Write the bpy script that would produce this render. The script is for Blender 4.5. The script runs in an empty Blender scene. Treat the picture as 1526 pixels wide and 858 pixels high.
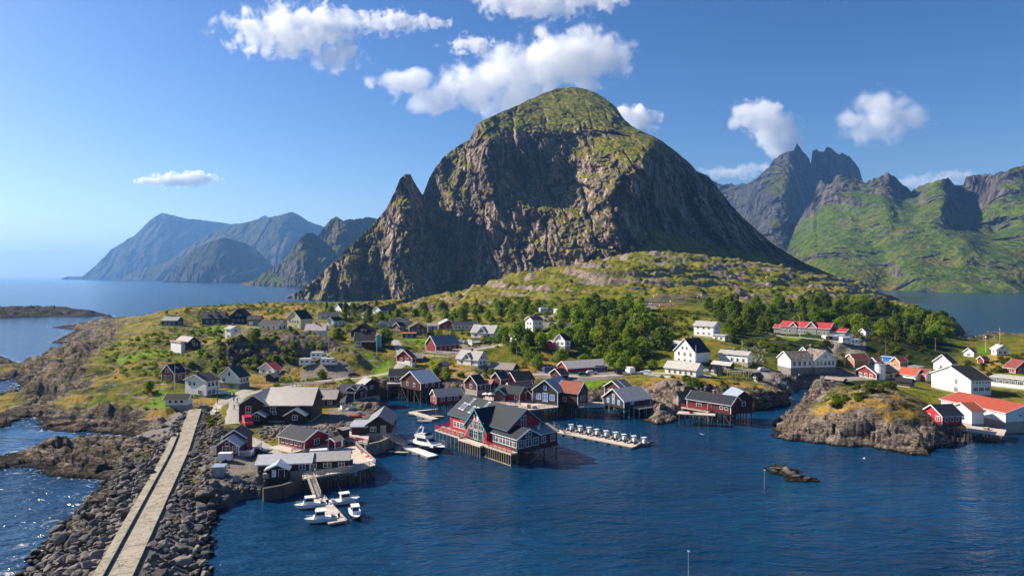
import bpy, bmesh, math, random
import numpy as np
from mathutils import Vector, Matrix
R = math.radians
scene = bpy.context.scene
COL = scene.collection

# ------------------------------------------------------------------ camera, sky, sun, exposure
CAMH = 42.0          # the drone's height over the water, metres
F = 1017.0           # focal length in pixels of the 1526 px wide photograph
CX, HY = 763.0, 412.0
cam_d = bpy.data.cameras.new('camera')
cam = bpy.data.objects.new('camera', cam_d)
COL.objects.link(cam)
cam.location = (0, 0, CAMH)
cam.rotation_euler = (R(90), 0, 0)
cam_d.sensor_width = 36.0
cam_d.lens = 36.0 * F / 1526.0
cam_d.shift_y = -(429.0 - HY) / 1526.0
cam_d.clip_start = 0.5
cam_d.clip_end = 90000
scene.camera = cam

SUN_AZ = (-0.945, 0.327)
SUN_EL = R(34)
w = bpy.data.worlds.new('World')
scene.world = w
w.use_nodes = True
wn = w.node_tree
bg = wn.nodes['Background']
sky = wn.nodes.new('ShaderNodeTexSky')
sky.sky_type = 'NISHITA'
sky.sun_disc = False
sky.sun_elevation = SUN_EL
sky.sun_rotation = math.atan2(SUN_AZ[0], SUN_AZ[1])
sky.altitude = 0
sky.air_density = 1.0
sky.dust_density = 0.7
sky.ozone_density = 2.5
gm = wn.nodes.new('ShaderNodeGamma'); gm.inputs['Gamma'].default_value = 1.22
hs = wn.nodes.new('ShaderNodeHueSaturation'); hs.inputs['Saturation'].default_value = 1.22; hs.inputs['Hue'].default_value = 0.510
wn.links.new(sky.outputs['Color'], gm.inputs['Color']); wn.links.new(gm.outputs['Color'], hs.inputs['Color'])
wn.links.new(hs.outputs['Color'], bg.inputs['Color'])
bg.inputs['Strength'].default_value = 0.041
sun_d = bpy.data.lights.new('sun', 'SUN')
sun_d.energy = 5.0
sun_d.angle = R(0.5)
sun_d.color = (1.0, 0.90, 0.76)
sun = bpy.data.objects.new('sun', sun_d)
COL.objects.link(sun)
sd = Vector((SUN_AZ[0] * math.cos(SUN_EL), SUN_AZ[1] * math.cos(SUN_EL), math.sin(SUN_EL)))
sun.rotation_euler = sd.to_track_quat('Z', 'Y').to_euler()
sun.location = (-300, 200, 400)
scene.view_settings.view_transform = 'Standard'
scene.view_settings.look = 'None'
scene.view_settings.exposure = 1.02
scene.view_settings.gamma = 1.0
scene.view_settings.use_curve_mapping = False
scene.cycles.use_denoising = True
scene.cycles.max_bounces = 8
scene.cycles.diffuse_bounces = 3
scene.cycles.glossy_bounces = 3
scene.cycles.transparent_max_bounces = 8
scene.cycles.volume_bounces = 2

def W(px, py, z=0.0):
    """point of height z seen at photo pixel (px, py)"""
    d = (CAMH - z) * F / (py - HY)
    return ((px - CX) / F * d, d, z)
def WD(px, py, d):
    """point at distance d seen at photo pixel"""
    return ((px - CX) / F * d, d, CAMH - (py - HY) / F * d)

# ------------------------------------------------------------------ numpy noise and interpolation
def _h2(ix, iy, seed):
    h = (ix.astype(np.uint32) * np.uint32(374761393) + iy.astype(np.uint32) * np.uint32(668265263) + np.uint32(seed * 2246822519 & 0xffffffff))
    h = (h ^ (h >> np.uint32(13))) * np.uint32(1274126177)
    return h ^ (h >> np.uint32(16))
def noise2(x, y, seed=1):
    xi = np.floor(x); yi = np.floor(y)
    xf = x - xi; yf = y - yi
    xi = xi.astype(np.int64); yi = yi.astype(np.int64)
    u = xf * xf * xf * (xf * (xf * 6 - 15) + 10)
    v = yf * yf * yf * (yf * (yf * 6 - 15) + 10)
    def g(dx, dy):
        a = _h2(xi + dx, yi + dy, seed).astype(np.float64) * (2 * math.pi / 4294967296.0)
        return np.cos(a) * (xf - dx) + np.sin(a) * (yf - dy)
    a = g(0, 0); b = g(1, 0); c = g(0, 1); d = g(1, 1)
    return ((a + (b - a) * u) * (1 - v) + (c + (d - c) * u) * v) * 1.5
def fbm(x, y, oct=5, seed=1, lac=2.03, gain=0.5):
    s = 0; a = 1.0; t = 0
    for o in range(oct):
        s = s + a * noise2(x, y, seed + o * 17); t += a
        x = x * lac + 13.7; y = y * lac + 7.1; a *= gain
    return s / t
def ridged(x, y, oct=5, seed=1, lac=2.05, gain=0.5):
    s = 0; a = 1.0; t = 0
    for o in range(oct):
        n = 1 - np.abs(noise2(x, y, seed + o * 31)) * 1.7
        s = s + a * n; t += a
        x = x * lac + 3.3; y = y * lac + 9.2; a *= gain
    return s / t
def sst(a, b, x):
    t = np.clip((x - a) / (b - a), 0, 1)
    return t * t * (3 - 2 * t)
def worley2(x, y, seed=1):
    xi = np.floor(x).astype(np.int64); yi = np.floor(y).astype(np.int64)
    f1 = np.full(x.shape, 9.0); f2 = np.full(x.shape, 9.0); cid = np.zeros(x.shape)
    for dx in (-1, 0, 1):
        for dy in (-1, 0, 1):
            h = _h2(xi + dx, yi + dy, seed); h2 = _h2(xi + dx, yi + dy, seed + 77)
            d = np.hypot(xi + dx + h / 4294967296.0 - x, yi + dy + h2 / 4294967296.0 - y)
            r = (h ^ h2) / 4294967296.0
            cid = np.where(d < f1, r, cid)
            f2 = np.where(d < f1, f1, np.minimum(f2, d)); f1 = np.minimum(f1, d)
    return f1, f2, cid
class RBF:
    """thin plate spline through scattered points"""
    def __init__(s, pts, vals, smooth=1e-4):
        s.p = np.array(pts, float); n = len(s.p)
        d = np.linalg.norm(s.p[:, None] - s.p[None], axis=2)
        A = s.k(d) + np.eye(n) * smooth
        P = np.hstack([np.ones((n, 1)), s.p])
        M = np.block([[A, P], [P.T, np.zeros((3, 3))]])
        s.w = np.linalg.solve(M, np.concatenate([np.array(vals, float), np.zeros(3)]))
    @staticmethod
    def k(d):
        return np.where(d > 1e-9, d * d * np.log(np.maximum(d, 1e-9)), 0.0)
    def __call__(s, x, y):
        sh = x.shape; q = np.stack([x.ravel(), y.ravel()], 1); out = np.empty(len(q)); n = len(s.p)
        for i in range(0, len(q), 20000):
            c = q[i:i + 20000]
            d = np.sqrt(((c[:, None] - s.p[None]) ** 2).sum(2))
            out[i:i + 20000] = s.k(d) @ s.w[:n] + s.w[n] + c @ s.w[n + 1:]
        return out.reshape(sh)

# ------------------------------------------------------------------ object helpers
def tag(o, label=None, cat=None, group=None, kind=None):
    if label: o['label'] = label
    if cat: o['category'] = cat
    if group: o['group'] = group
    if kind: o['kind'] = kind
    return o
def empty(name, loc, rz=0.0, label=None, cat=None, group=None):
    o = bpy.data.objects.new(name, None)
    COL.objects.link(o)
    o.empty_display_size = 0.5
    o.location = loc; o.rotation_euler = (0, 0, rz)
    return tag(o, label, cat, group)
def link(name, me, parent=None, loc=None, rot=None, scale=None):
    o = bpy.data.objects.new(name, me)
    COL.objects.link(o)
    if parent: o.parent = parent
    if loc is not None: o.location = loc
    if rot is not None: o.rotation_euler = rot
    if scale is not None: o.scale = scale
    return o
def grid_mesh(name, P, mat, attrs=None, smooth=True, closed=False):
    """mesh from an array of points P[rows, cols, 3]"""
    r, c, _ = P.shape
    me = bpy.data.meshes.new(name)
    me.vertices.add(r * c)
    me.vertices.foreach_set('co', P.reshape(-1).astype(np.float32))
    i = np.arange(r * c).reshape(r, c)
    q = np.stack([i[:-1, :-1], i[:-1, 1:], i[1:, 1:], i[1:, :-1]], 2).reshape(-1, 4)
    n = len(q)
    me.loops.add(n * 4); me.polygons.add(n)
    me.loops.foreach_set('vertex_index', q.reshape(-1).astype(np.int32))
    me.polygons.foreach_set('loop_start', (np.arange(n) * 4).astype(np.int32))
    me.polygons.foreach_set('loop_total', np.full(n, 4, np.int32))
    me.polygons.foreach_set('use_smooth', np.full(n, smooth))
    for k, v in (attrs or {}).items():
        at = me.attributes.new(k, 'FLOAT', 'POINT')
        at.data.foreach_set('value', v.reshape(-1).astype(np.float32))
    me.materials.append(mat)
    me.update(calc_edges=True)
    return me
# ------------------------------------------------------------------ materials
class NT:
    """short hand for building a node tree"""
    def __init__(s, name):
        s.m = bpy.data.materials.new(name); s.m.use_nodes = True
        s.t = s.m.node_tree; s.b = s.t.nodes['Principled BSDF']; s.out = s.t.nodes['Material Output']
        s.tc = None
    def n(s, typ, **kw):
        o = s.t.nodes.new(typ)
        for k, v in kw.items(): setattr(o, k, v)
        return o
    def L(s, a, b): s.t.links.new(a, b)
    def val(s, sock, v):
        if hasattr(v, 'is_linked') or isinstance(v, bpy.types.NodeSocket): s.L(v, sock)
        else: sock.default_value = v
    def coord(s, kind='Object', scale=(1, 1, 1), rot=(0, 0, 0)):
        if s.tc is None: s.tc = s.n('ShaderNodeTexCoord')
        mp = s.n('ShaderNodeMapping'); mp.inputs['Scale'].default_value = scale; mp.inputs['Rotation'].default_value = rot
        s.L(s.tc.outputs[kind], mp.inputs['Vector']); return mp.outputs[0]
    def pos(s, scale=(1, 1, 1), rot=(0, 0, 0)):
        g = s.n('ShaderNodeNewGeometry')
        mp = s.n('ShaderNodeMapping'); mp.inputs['Scale'].default_value = scale; mp.inputs['Rotation'].default_value = rot
        s.L(g.outputs['Position'], mp.inputs['Vector']); return mp.outputs[0]
    def noise(s, vec, scale, detail=5, rough=0.55, dist=0.0):
        o = s.n('ShaderNodeTexNoise'); s.L(vec, o.inputs['Vector'])
        o.inputs['Scale'].default_value = scale; o.inputs['Detail'].default_value = detail
        o.inputs['Roughness'].default_value = rough; o.inputs['Distortion'].default_value = dist
        return o.outputs['Fac']
    def voro(s, vec, scale, feature='F1', out='Distance'):
        o = s.n('ShaderNodeTexVoronoi', feature=feature); s.L(vec, o.inputs['Vector']); o.inputs['Scale'].default_value = scale
        return o.outputs[out]
    def ramp(s, fac, stops, interp='LINEAR'):
        o = s.n('ShaderNodeValToRGB'); s.L(fac, o.inputs[0]); cr = o.color_ramp; cr.interpolation = interp
        while len(cr.elements) > 1: cr.elements.remove(cr.elements[0])
        cr.elements[0].position = stops[0][0]; cr.elements[0].color = (*stops[0][1], 1)
        for p, c in stops[1:]:
            e = cr.elements.new(p); e.color = (*c, 1)
        return o.outputs['Color']
    def step(s, fac, a, b):
        o = s.n('ShaderNodeMapRange', interpolation_type='SMOOTHSTEP'); s.val(o.inputs['Value'], fac)
        o.inputs['From Min'].default_value = a; o.inputs['From Max'].default_value = b
        return o.outputs['Result']
    def math(s, op, a, b=0.0, c=0.0):
        o = s.n('ShaderNodeMath', operation=op); s.val(o.inputs[0], a); s.val(o.inputs[1], b); s.val(o.inputs[2], c)
        return o.outputs[0]
    def mix(s, fac, a, b, blend='MIX'):
        o = s.n('ShaderNodeMix', data_type='RGBA', blend_type=blend)
        s.val(o.inputs[0], fac)
        for sock, v in ((o.inputs[6], a), (o.inputs[7], b)):
            if isinstance(v, tuple): sock.default_value = (*v, 1)
            else: s.L(v, sock)
        return o.outputs[2]
    def attr(s, name):
        o = s.n('ShaderNodeAttribute', attribute_name=name); return o.outputs['Fac']
    def nz(s):
        g = s.n('ShaderNodeNewGeometry'); x = s.n('ShaderNodeSeparateXYZ'); s.L(g.outputs['Normal'], x.inputs[0]); return x.outputs['Z']
    def height(s):
        g = s.n('ShaderNodeNewGeometry'); x = s.n('ShaderNodeSeparateXYZ'); s.L(g.outputs['Position'], x.inputs[0]); return x.outputs['Z']
    def objrand(s):
        return s.n('ShaderNodeObjectInfo').outputs['Random']
    def bump(s, h, strength=0.5, dist=1.0, prev=None):
        o = s.n('ShaderNodeBump'); s.L(h, o.inputs['Height']); o.inputs['Strength'].default_value = strength; s.val(o.inputs['Distance'], dist)
        if prev is not None: s.L(prev, o.inputs['Normal'])
        return o.outputs[0]
    def done(s, col=None, rough=0.8, normal=None, spec=0.3, metal=None):
        if col is not None:
            if isinstance(col, tuple): s.b.inputs['Base Color'].default_value = (*col, 1)
            else: s.L(col, s.b.inputs['Base Color'])
        s.val(s.b.inputs['Roughness'], rough)
        s.b.inputs['Specular IOR Level'].default_value = spec
        if metal is not None: s.b.inputs['Metallic'].default_value = metal
        if normal is not None: s.L(normal, s.b.inputs['Normal'])
        return s.m

def mat_ground():
    k = NT('headland_ground')
    p = k.pos()
    rock_a, lawn_a, dry_a, grav_a, dark_a, lich_shade_a = (k.attr(a) for a in ('rock', 'lawn', 'dry', 'gravel', 'scrub', 'lichen'))  # the lichen mask also carries shade painted on skerry and crag
    n1 = k.noise(p, 0.035, 6, 0.6); n2 = k.noise(p, 0.22, 6, 0.65); n3 = k.noise(p, 1.3, 5, 0.65); n4 = k.noise(p, 0.09, 5, 0.6)
    ps = k.pos((0.05, 0.2, 0.6), (0, 0, R(-14)))
    st = k.noise(ps, 1.6, 8, 0.68, 0.6)
    # grass: olive, straw, dark heather
    g = k.ramp(n2, [(0.3, (0.035, 0.055, 0.008)), (0.43, (0.100, 0.122, 0.013)), (0.55, (0.190, 0.175, 0.018)), (0.70, (0.310, 0.215, 0.035))])
    straw = k.ramp(n3, [(0.3, (0.18, 0.115, 0.022)), (0.5, (0.36, 0.215, 0.045)), (0.7, (0.45, 0.29, 0.085))])
    g = k.mix(k.step(k.math('ADD', dry_a, k.math('MULTIPLY', k.math('SUBTRACT', n4, 0.5), 1.6)), 0.35, 0.75), g, straw)
    brush = k.ramp(n3, [(0.3, (0.012, 0.022, 0.005)), (0.55, (0.035, 0.050, 0.011)), (0.75, (0.075, 0.085, 0.018))])
    g = k.mix(k.step(k.math('ADD', dark_a, k.math('MULTIPLY', k.math('SUBTRACT', n2, 0.5), 2.2)), 0.35, 0.65), g, brush)
    lawn = k.ramp(n3, [(0.3, (0.085, 0.170, 0.008)), (0.7, (0.190, 0.280, 0.015))])
    g = k.mix(k.step(lawn_a, 0.3, 0.6), g, lawn)
    # rock: grey granite, pink and pale streaks, dark cracks, lichen and painted-in shade
    r = k.ramp(st, [(0.27, (0.030, 0.027, 0.025)), (0.40, (0.105, 0.092, 0.082)), (0.52, (0.245, 0.200, 0.155)), (0.64, (0.45, 0.37, 0.28)), (0.8, (0.55, 0.45, 0.34))])
    r = k.mix(k.step(n1, 0.42, 0.62), r, k.mix(0.5, r, (0.24, 0.17, 0.125)))
    r = k.mix(k.step(n3, 0.42, 0.33), r, (0.022, 0.020, 0.018))
    r = k.mix(k.math('MULTIPLY', k.step(n2, 0.54, 0.64), 0.6), r, (0.085, 0.075, 0.025))
    pale = k.ramp(st, [(0.3, (0.15, 0.115, 0.09)), (0.45, (0.35, 0.275, 0.21)), (0.6, (0.50, 0.395, 0.30)), (0.75, (0.60, 0.49, 0.39))])
    r = k.mix(k.math('MULTIPLY', k.step(k.math('ADD', k.attr('pale'), k.math('MULTIPLY', k.math('SUBTRACT', n2, 0.5), 0.8)), 0.3, 0.7), 0.85), r, pale)
    r = k.mix(k.math('MULTIPLY', k.step(k.math('ADD', lich_shade_a, k.math('MULTIPLY', k.math('SUBTRACT', k.math('ADD', k.math('MULTIPLY', st, .5), k.math('MULTIPLY', n2, .5)), 0.5), -2.2)), 0.25, 0.7), 0.86), r, (0.030, 0.027, 0.023))
    ck = k.step(k.math('ABSOLUTE', k.math('SUBTRACT', k.noise(k.pos((0.05, 0.16, 0.35), (0, 0, R(-14))), 2.2, 5, 0.6, 0.8), 0.5)), 0.022, 0.006)
    r = k.mix(k.math('MULTIPLY', ck, 0.85), r, (0.012, 0.011, 0.010))
    # tide mark: a black lichen band just over the water, weed below
    z = k.height()
    zz = k.math('ADD', z, k.math('MULTIPLY', k.math('SUBTRACT', n3, 0.5), 1.4))
    r = k.mix(k.step(zz, 0.8, 0.15), r, (0.016, 0.014, 0.011))
    rk = k.step(k.math('ADD', rock_a, k.math('MULTIPLY', k.math('SUBTRACT', k.math('ADD', k.math('MULTIPLY', st, 0.6), k.math('MULTIPLY', n2, 0.4)), 0.5), 2.0)), 0.44, 0.60)
    rk = k.math('MAXIMUM', rk, k.step(k.nz(), 0.66, 0.5))
    rk = k.math('MAXIMUM', rk, k.step(zz, 0.9, 0.4))
    c = k.mix(rk, g, r)
    grav = k.ramp(k.noise(p, 1.6, 6, 0.7), [(0.3, (0.15, 0.13, 0.105)), (0.7, (0.28, 0.245, 0.20))])
    c = k.mix(k.step(grav_a, 0.35, 0.65), c, grav)
    b1 = k.bump(st, 1.0, k.math('ADD', 0.5, k.math('MULTIPLY', rk, 2.0)))
    b2 = k.bump(n3, 0.9, 0.8, b1)
    return k.done(c, 0.92, b2, 0.06)

def mat_mountain(name, green=(0.085, 0.10, 0.013), lime=(0.25, 0.23, 0.03), rockd=(0.058, 0.044, 0.038), rockl=(0.60, 0.44, 0.34), sc=1.0, tilt=-0.45, bd=14.0):
    k = NT(name)
    p = k.pos((sc, sc, sc))
    ga = k.attr('green')
    n1 = k.noise(p, 0.012, 8, 0.62); n2 = k.noise(p, 0.06, 7, 0.68); n3 = k.noise(p, 0.25, 5, 0.7)
    stv = k.pos((0.045 * sc, 0.045 * sc, 0.013 * sc), (0, tilt, 0))
    st = k.noise(stv, 1.0, 9, 0.7, 0.8)
    r = k.ramp(st, [(0.32, tuple(c * 0.3 for c in rockd)), (0.43, rockd), (0.54, tuple((a + b) / 2 for a, b in zip(rockd, rockl))), (0.66, rockl)])
    r = k.mix(k.step(n2, 0.5, 0.35), r, k.mix(0.6, r, tuple(c * 0.6 for c in rockd)))
    ck = k.step(k.math('ABSOLUTE', k.math('SUBTRACT', k.noise(k.pos((0.03 * sc, 0.03 * sc, 0.009 * sc), (0, tilt, 0)), 1.0, 6, 0.62, 1.0), 0.5)), 0.020, 0.004)
    r = k.mix(k.math('MULTIPLY', ck, 0.85), r, tuple(c * 0.22 for c in rockd))
    g = k.mix(k.step(n2, 0.38, 0.62), green, lime)
    g = k.mix(k.step(n1, 0.5, 0.66), g, k.mix(0.55, g, (0.17, 0.12, 0.035)))
    g = k.mix(k.step(n3, 0.50, 0.36), g, tuple(c * 0.34 for c in green))
    f = k.step(k.math('ADD', ga, k.math('MULTIPLY', k.math('SUBTRACT', k.math('ADD', k.math('MULTIPLY', n2, 0.5), k.math('MULTIPLY', st, 0.5)), 0.5), -1.7)), 0.40, 0.58)
    c = k.mix(f, r, g)
    b1 = k.bump(st, 0.8, bd / sc)
    b2 = k.bump(n2, 0.55, bd * 0.55 / sc, b1)
    b3 = k.bump(n3, 0.5, bd * 0.16 / sc, b2)
    return k.done(c, 0.95, b3, 0.05)

def mat_water():
    k = NT('sea_water')
    p = k.pos()
    # distance from the middle of the bay keeps the ripple from turning to noise far out
    w1 = k.noise(k.pos((1, 2.1, 1), (0, 0, R(16))), 0.20, 4, 0.58, 0.5)
    w2 = k.noise(k.pos((1, 2.1, 1), (0, 0, R(-10))), 0.62, 3, 0.6, 0.5)
    w3 = k.noise(k.pos((1, 2.2, 1), (0, 0, R(10))), 0.045, 4, 0.55, 0.5)
    big = k.noise(p, 0.018, 5, 0.6)
    col = k.ramp(big, [(0.3, (0.0012, 0.018, 0.048)), (0.6, (0.0024, 0.043, 0.108)), (0.75, (0.005, 0.085, 0.19))])
    sh = k.attr('shoal')
    shn = k.math('ADD', sh, k.math('MULTIPLY', k.math('SUBTRACT', k.noise(p, 0.25, 6, 0.65), 0.5), 1.5))
    col = k.mix(k.math('MULTIPLY', k.step(shn, 0.55, 1.2), 0.55), col, (0.008, 0.085, 0.10))
    # foam where the swell meets the outer rocks
    fo = k.attr('foam')
    fn = k.math('MULTIPLY', fo, k.step(k.noise(p, 0.45, 6, 0.72, 0.5), 0.53, 0.63))
    col = k.mix(fn, col, (0.75, 0.78, 0.80))
    calm = k.attr('calm')
    h = k.math('ADD', k.math('MULTIPLY', w1, 0.62), k.math('MULTIPLY', w2, 0.16))
    h = k.math('MULTIPLY', h, k.math('SUBTRACT', 1.0, calm))
    b1 = k.bump(h, 1.0, 1.25)
    b2 = k.bump(w3, 0.5, 3.0, b1)
    k.b.inputs['IOR'].default_value = 1.33
    return k.done(col, k.math('ADD', 0.13, k.math('MULTIPLY', fn, 0.6)), b2, 0.5)
# ------------------------------------------------------------------ buildings: where each stands (photo pixels of its corners) and how it looks
HS = []
def Hs(name, lab, B, y, z, th, A, C, yE, r, p, wall, roof, **o):
    if th >= 14: th -= math.degrees(math.atan((B - CX) / F)) * (1.0 if th < 75 else 0)
    o.update(name=name, lab=lab, B=B, y=y, z=z, th=R(th), A=A, C=C, yE=yE, r=r, p=p, wall=wall, roof=roof)
    bx, by, _ = W(B, y, z)
    def ln(px, dx, dy):
        if px < 0: return -px
        kk = (px - CX) / F
        return (kk * by - bx) / (dx - kk * dy)
    c, s = math.cos(o['th']), math.sin(o['th'])
    o['lc'] = min(45, max(2.0, ln(C, c, s))); o['la'] = min(45, max(2.0, ln(A, -s, c)))
    o['bx'], o['by'] = bx, by
    o['e'] = max(1.9, (y - yE) / F * by)
    HS.append(o)
def corners(o, m=0.0):
    c, s = math.cos(o['th']), math.sin(o['th'])
    return [(o['bx'] + c * u - s * v, o['by'] + s * u + c * v) for u, v in ((-m, -m), (o['lc'] + m, -m), (o['lc'] + m, o['la'] + m), (-m, o['la'] + m))]
# left-hand upper village
Hs('cabin', 'low dark cabin with weathered grey roof, alone on the seaward heath', 264, 485, 15, 60, 241, 273, 477.5, 'y', 30, 'navy', 'pale')
Hs('house', 'dark blue house with two roof dormers behind the bright lawn', 301, 484, 15, 4, -8, 333, 474, 'x', 40, 'navy', 'slate', dorm=2, chim=(.5,), vols=[(1.0, .1, .22, .8, 0, 3.6, 'y', 38)])
Hs('house', 'tall black gabled house with three white windows in its gable', 342, 482.5, 15, 5, -10, 368, 472, 'y', 42, 'black', 'black', gw=2)
Hs('garage', 'grey garage with white door beside the black gabled house', 368.5, 485, 15, 4, -7, 387, 476, 'x', 28, 'grey', 'slate', door=[('C', .3, 2.4, 2.1, 'white')])
Hs('house', 'narrow tall white house above the dark crag', 344, 506, 14, 35, 335.6, 358.5, 490, 'y', 24, 'white', 'palegrey', chim=(.5,))
Hs('house', 'long low cream house with dark roof above the crag', 414, 492, 15, 55, 386, 428, 484, 'y', 26, 'cream', 'slate', win=[('A', 3, 1.3, .9, .9, .08, .92)], door=[('C', .25, 1.0, 2.0, 'dark'), ('C', .68, 1.2, 2.0, 'dark')])
Hs('house', 'pale yellow house with black roof and glazed gable front', 448, 489.5, 15, 42, 428, 465, 475, 'x', 40, 'yellow', 'black', win=[('A', 4, 3.5, .9, 1.3, .1, .9), ('A', 1, 1.2, 1.0, .9, .3, .5)], gw=1, chim=(.4,))
Hs('house', 'small white house with pinkish roof on the grassy crag', 455, 503, 14, 6, -7, 484, 492, 'x', 36, 'white', 'pink', win=[('C', 2, 1.6, .5, .6, .12, .35), ('C', 1, 1.5, .9, 1.0, .68, .8)], chim=(.5,))
Hs('garage', 'low white garage with slate roof behind the orange grass', 474, 474.5, 17, 5, -6, 504, 469, 'x', 24, 'white', 'slate')
Hs('house', 'white gabled house with long black roof at the wood edge', 509, 466.5, 18, 35, 497, 523, 461, 'x', 38, 'white', 'black')
Hs('chalet', 'brown timber chalet with broad white barge boards', 530, 464, 18, 4, -9, 557, 459, 'y', 24, 'brown', 'brownroof', gw=2)
Hs('cottage', 'white cottage with black roof and orange gable planks', 497, 486, 15, 45, 487, 511, 478, 'x', 36, 'white', 'black')
Hs('shed', 'tan roofed brown shed behind the round green tree', 506, 479, 16, 8, -5, 518, 474, 'x', 30, 'brown', 'tan')
Hs('cottage', 'small pink roofed cottage among the bushes', 546, 474.5, 17, 40, 539, 553, 469.5, 'x', 35, 'white', 'pink')
Hs('house', 'black gabled house standing behind the white house with flagpole', 523, 502, 12.6, 4, -8, 557, 495, 'y', 36, 'black', 'black', gw=1)
Hs('house', 'white house with big black roof and dark red porch', 528, 517.5, 12, 5, -9, 558, 508, 'x', 36, 'white', 'black', win=[('C', 2, 1.7, .6, .6, .08, .3), ('C', 1, 1.7, 1.2, .9, .5, .65), ('C', 1, 1.5, .8, 1.8, .84, .92)], vols=[(.42, -.38, .58, .38, -1.8, 2.6, 'y', 3)], vmat=('darkred', 'slate'), door=[('C', .46, 1.2, 2.0, 'white', -.385, -1.7)], chim=(.3, .5))
Hs('house', 'narrow teal house with pale roof behind the flagpole', 560.5, 517.5, 12, 5, -9, 566, 500, 'y', 24, 'teal', 'tan')
Hs('house', 'pale green gabled house half hidden by young trees', 562, 488, 15, 8, -8, 578, 483, 'y', 24, 'palegreen', 'slate')
Hs('house', 'low pale house with grey roof under the fore hill', 581, 486, 15.5, 6, -8, 609, 481, 'x', 24, 'palegreen', 'slate', vols=[(.55, -.3, .45, .3, 0, 2.2, 'y', 20)])
Hs('chalet', 'brown chalet with balcony above the orange carport', 610, 498, 13.5, 10, -9, 636, 488, 'y', 28, 'chalet', 'brownroof', gw=1)
Hs('carport', 'open carport with flat orange roof by the gravel lane', 600, 503.5, 13, 4, -5, 619, 497, 'x', 6, 'brown', 'rust')
Hs('hut', 'pale green low hut among the village bushes', 638, 491, 15, 8, -6, 652, 486, 'x', 22, 'palegreen', 'tan')
Hs('house', 'red house with pale metal roof beside the long bungalow', 656, 491, 15, 12, -10, 680, 483, 'y', 26, 'red', 'metal')
Hs('bungalow', 'long white bungalow with grey roof under the trees', 675, 491.5, 15, 6, -8, 711, 485, 'x', 24, 'white', 'slate', win=[('C', 6, 1.3, 1.3, .9, .04, .96)], chim=(.4,))
Hs('house', 'big white house with steep pale roof, gabled dormer and terrace', 735, 505, 12.6, 58, 702, 746, 496, 'y', 45, 'white', 'palegrey', gab=[('A', .5, .36)], chim=(.3, .7), gw=2)
Hs('barn', 'dark red barn with grey roof beside the fish racks', 649.5, 525.5, 10, 30, 635, 684, 514, 'x', 40, 'barnred', 'metalgrey', win=[('C', 4, 1.7, .6, .9, .12, .9)], chim=(.85,))
Hs('villa', 'white villa with steep pale roof and picket fence', 712, 546, 8, 52, 681, 726, 536, 'y', 44, 'white', 'palegrey', gab=[('A', .5, .36)], gw=2, chim=(.5,))
Hs('garage', 'red garage with white doors beside the lane', 614, 547.5, 7, 46, 591, 619, 533, 'x', 32, 'red', 'black', found=(1.9, 'white'), door=[('A', .28, 3.2, 2.4, 'white')])
Hs('shed', 'small red shed behind the red garage', 618, 540, 8, 10, -5, 629, 534, 'x', 30, 'barnred', 'tan')
Hs('boathouse', 'white boathouse with bright red roof below the crag', 409, 558, 5, 42, 386, 419, 552.5, 'x', 28, 'white', 'redroof')
# left-hand lower houses
Hs('cabin', 'rust brown gabled cabin below the crag behind the flagpole', 259.5, 569, 6.5, 40, 241, 276, 555.6, 'x', 42, 'rustwall', 'black', gw=2)
Hs('cottage', 'brown cottage with white veranda and pale roof at the lawn edge', 277, 527, 9, 25, 260, 299, 512, 'y', 38, 'brown', 'pale', vols=[(-.28, .05, .28, .9, 0, 5.0, 'x', 2), (1.0, .2, .4, .6, 0, 3.2, 'x', 14)], vmat=('white', 'rust'), gw=1, win=[('C', 1, 3.6, 1.8, .9, .45, .8)])
Hs('house', 'white two storey house with blue-black roof nearest the causeway', 307.4, 592, 4.5, 40, 275.7, 327, 568.4, 'x', 21, 'white', 'blueblack', win=[('A', 1, 3.9, 1.0, 1.2, .68, .84), ('A', 1, 3.9, .8, 1.1, .48, .62), ('A', 1, 1.5, 1.2, 1.2, .2, .4), ('C', 3, 3.9, .8, 1.3, .06, .92), ('C', 2, 1.5, 1.1, 1.3, .06, .7)], found=(.6, 'stone'), chim=(.12,))
Hs('house', 'white gabled house with dark green roof on a grey basement', 356.4, 579, 5, 45, 327, 371.5, 562, 'x', 36, 'white', 'greenroof', win=[('A', 1, 2.6, 1.2, 1.2, .68, .86), ('C', 3, 2.6, .9, 1.2, .06, .92)], gw=1, found=(1.6, 'stone'), chim=(.1,))
Hs('shed', 'low white shed with black roof at the landward end of the causeway', 280, 604.5, 4, 65, 246, 286.5, 594, 'y', 38, 'white', 'black', win=[('A', 3, 1.25, .8, .8, .15, .9)])
Hs('warehouse', 'large dark brown warehouse with pale corrugated roof and two porches', 356, 628, 3, 1, -11, 464, 603, 'x', 33, 'brown', 'tan', big=1, win=[])
Hs('workshop', 'dark brown workshop with ribbed grey roof joined to the big warehouse', 466, 605.5, 3.3, 2, -7, 500, 594.5, 'x', 30, 'brown', 'tanroof', win=[('C', 1, 1.3, .8, .7, .2, .3), ('C', 1, 1.3, 1.1, 1.2, .65, .85)], door=[('C', .42, .9, 1.9, 'darkred')])
Hs('house', 'dark red house with black roof beside the flag', 528, 597, 3.5, 55, 501, 545, 584.5, 'y', 32, 'darkred', 'blueblack', win=[('A', 1, 1.5, 1.3, 1.2, .4, .6), ('C', 1, 1.5, .9, 1.1, .55, .75)], vols=[(.05, -.0, .9, .42, 0, 3.4, 'x', 28)], vmat=('darkred', 'blueblack'))
Hs('boathouse', 'tall dark brown boathouse with lit grey roof at the inlet head', 542, 593, 3, 32, 532, 565, 574, 'y', 30, 'brown', 'palegrey', win=[('C', 1, 3.2, 1.0, 1.0, .4, .6)])
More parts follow.
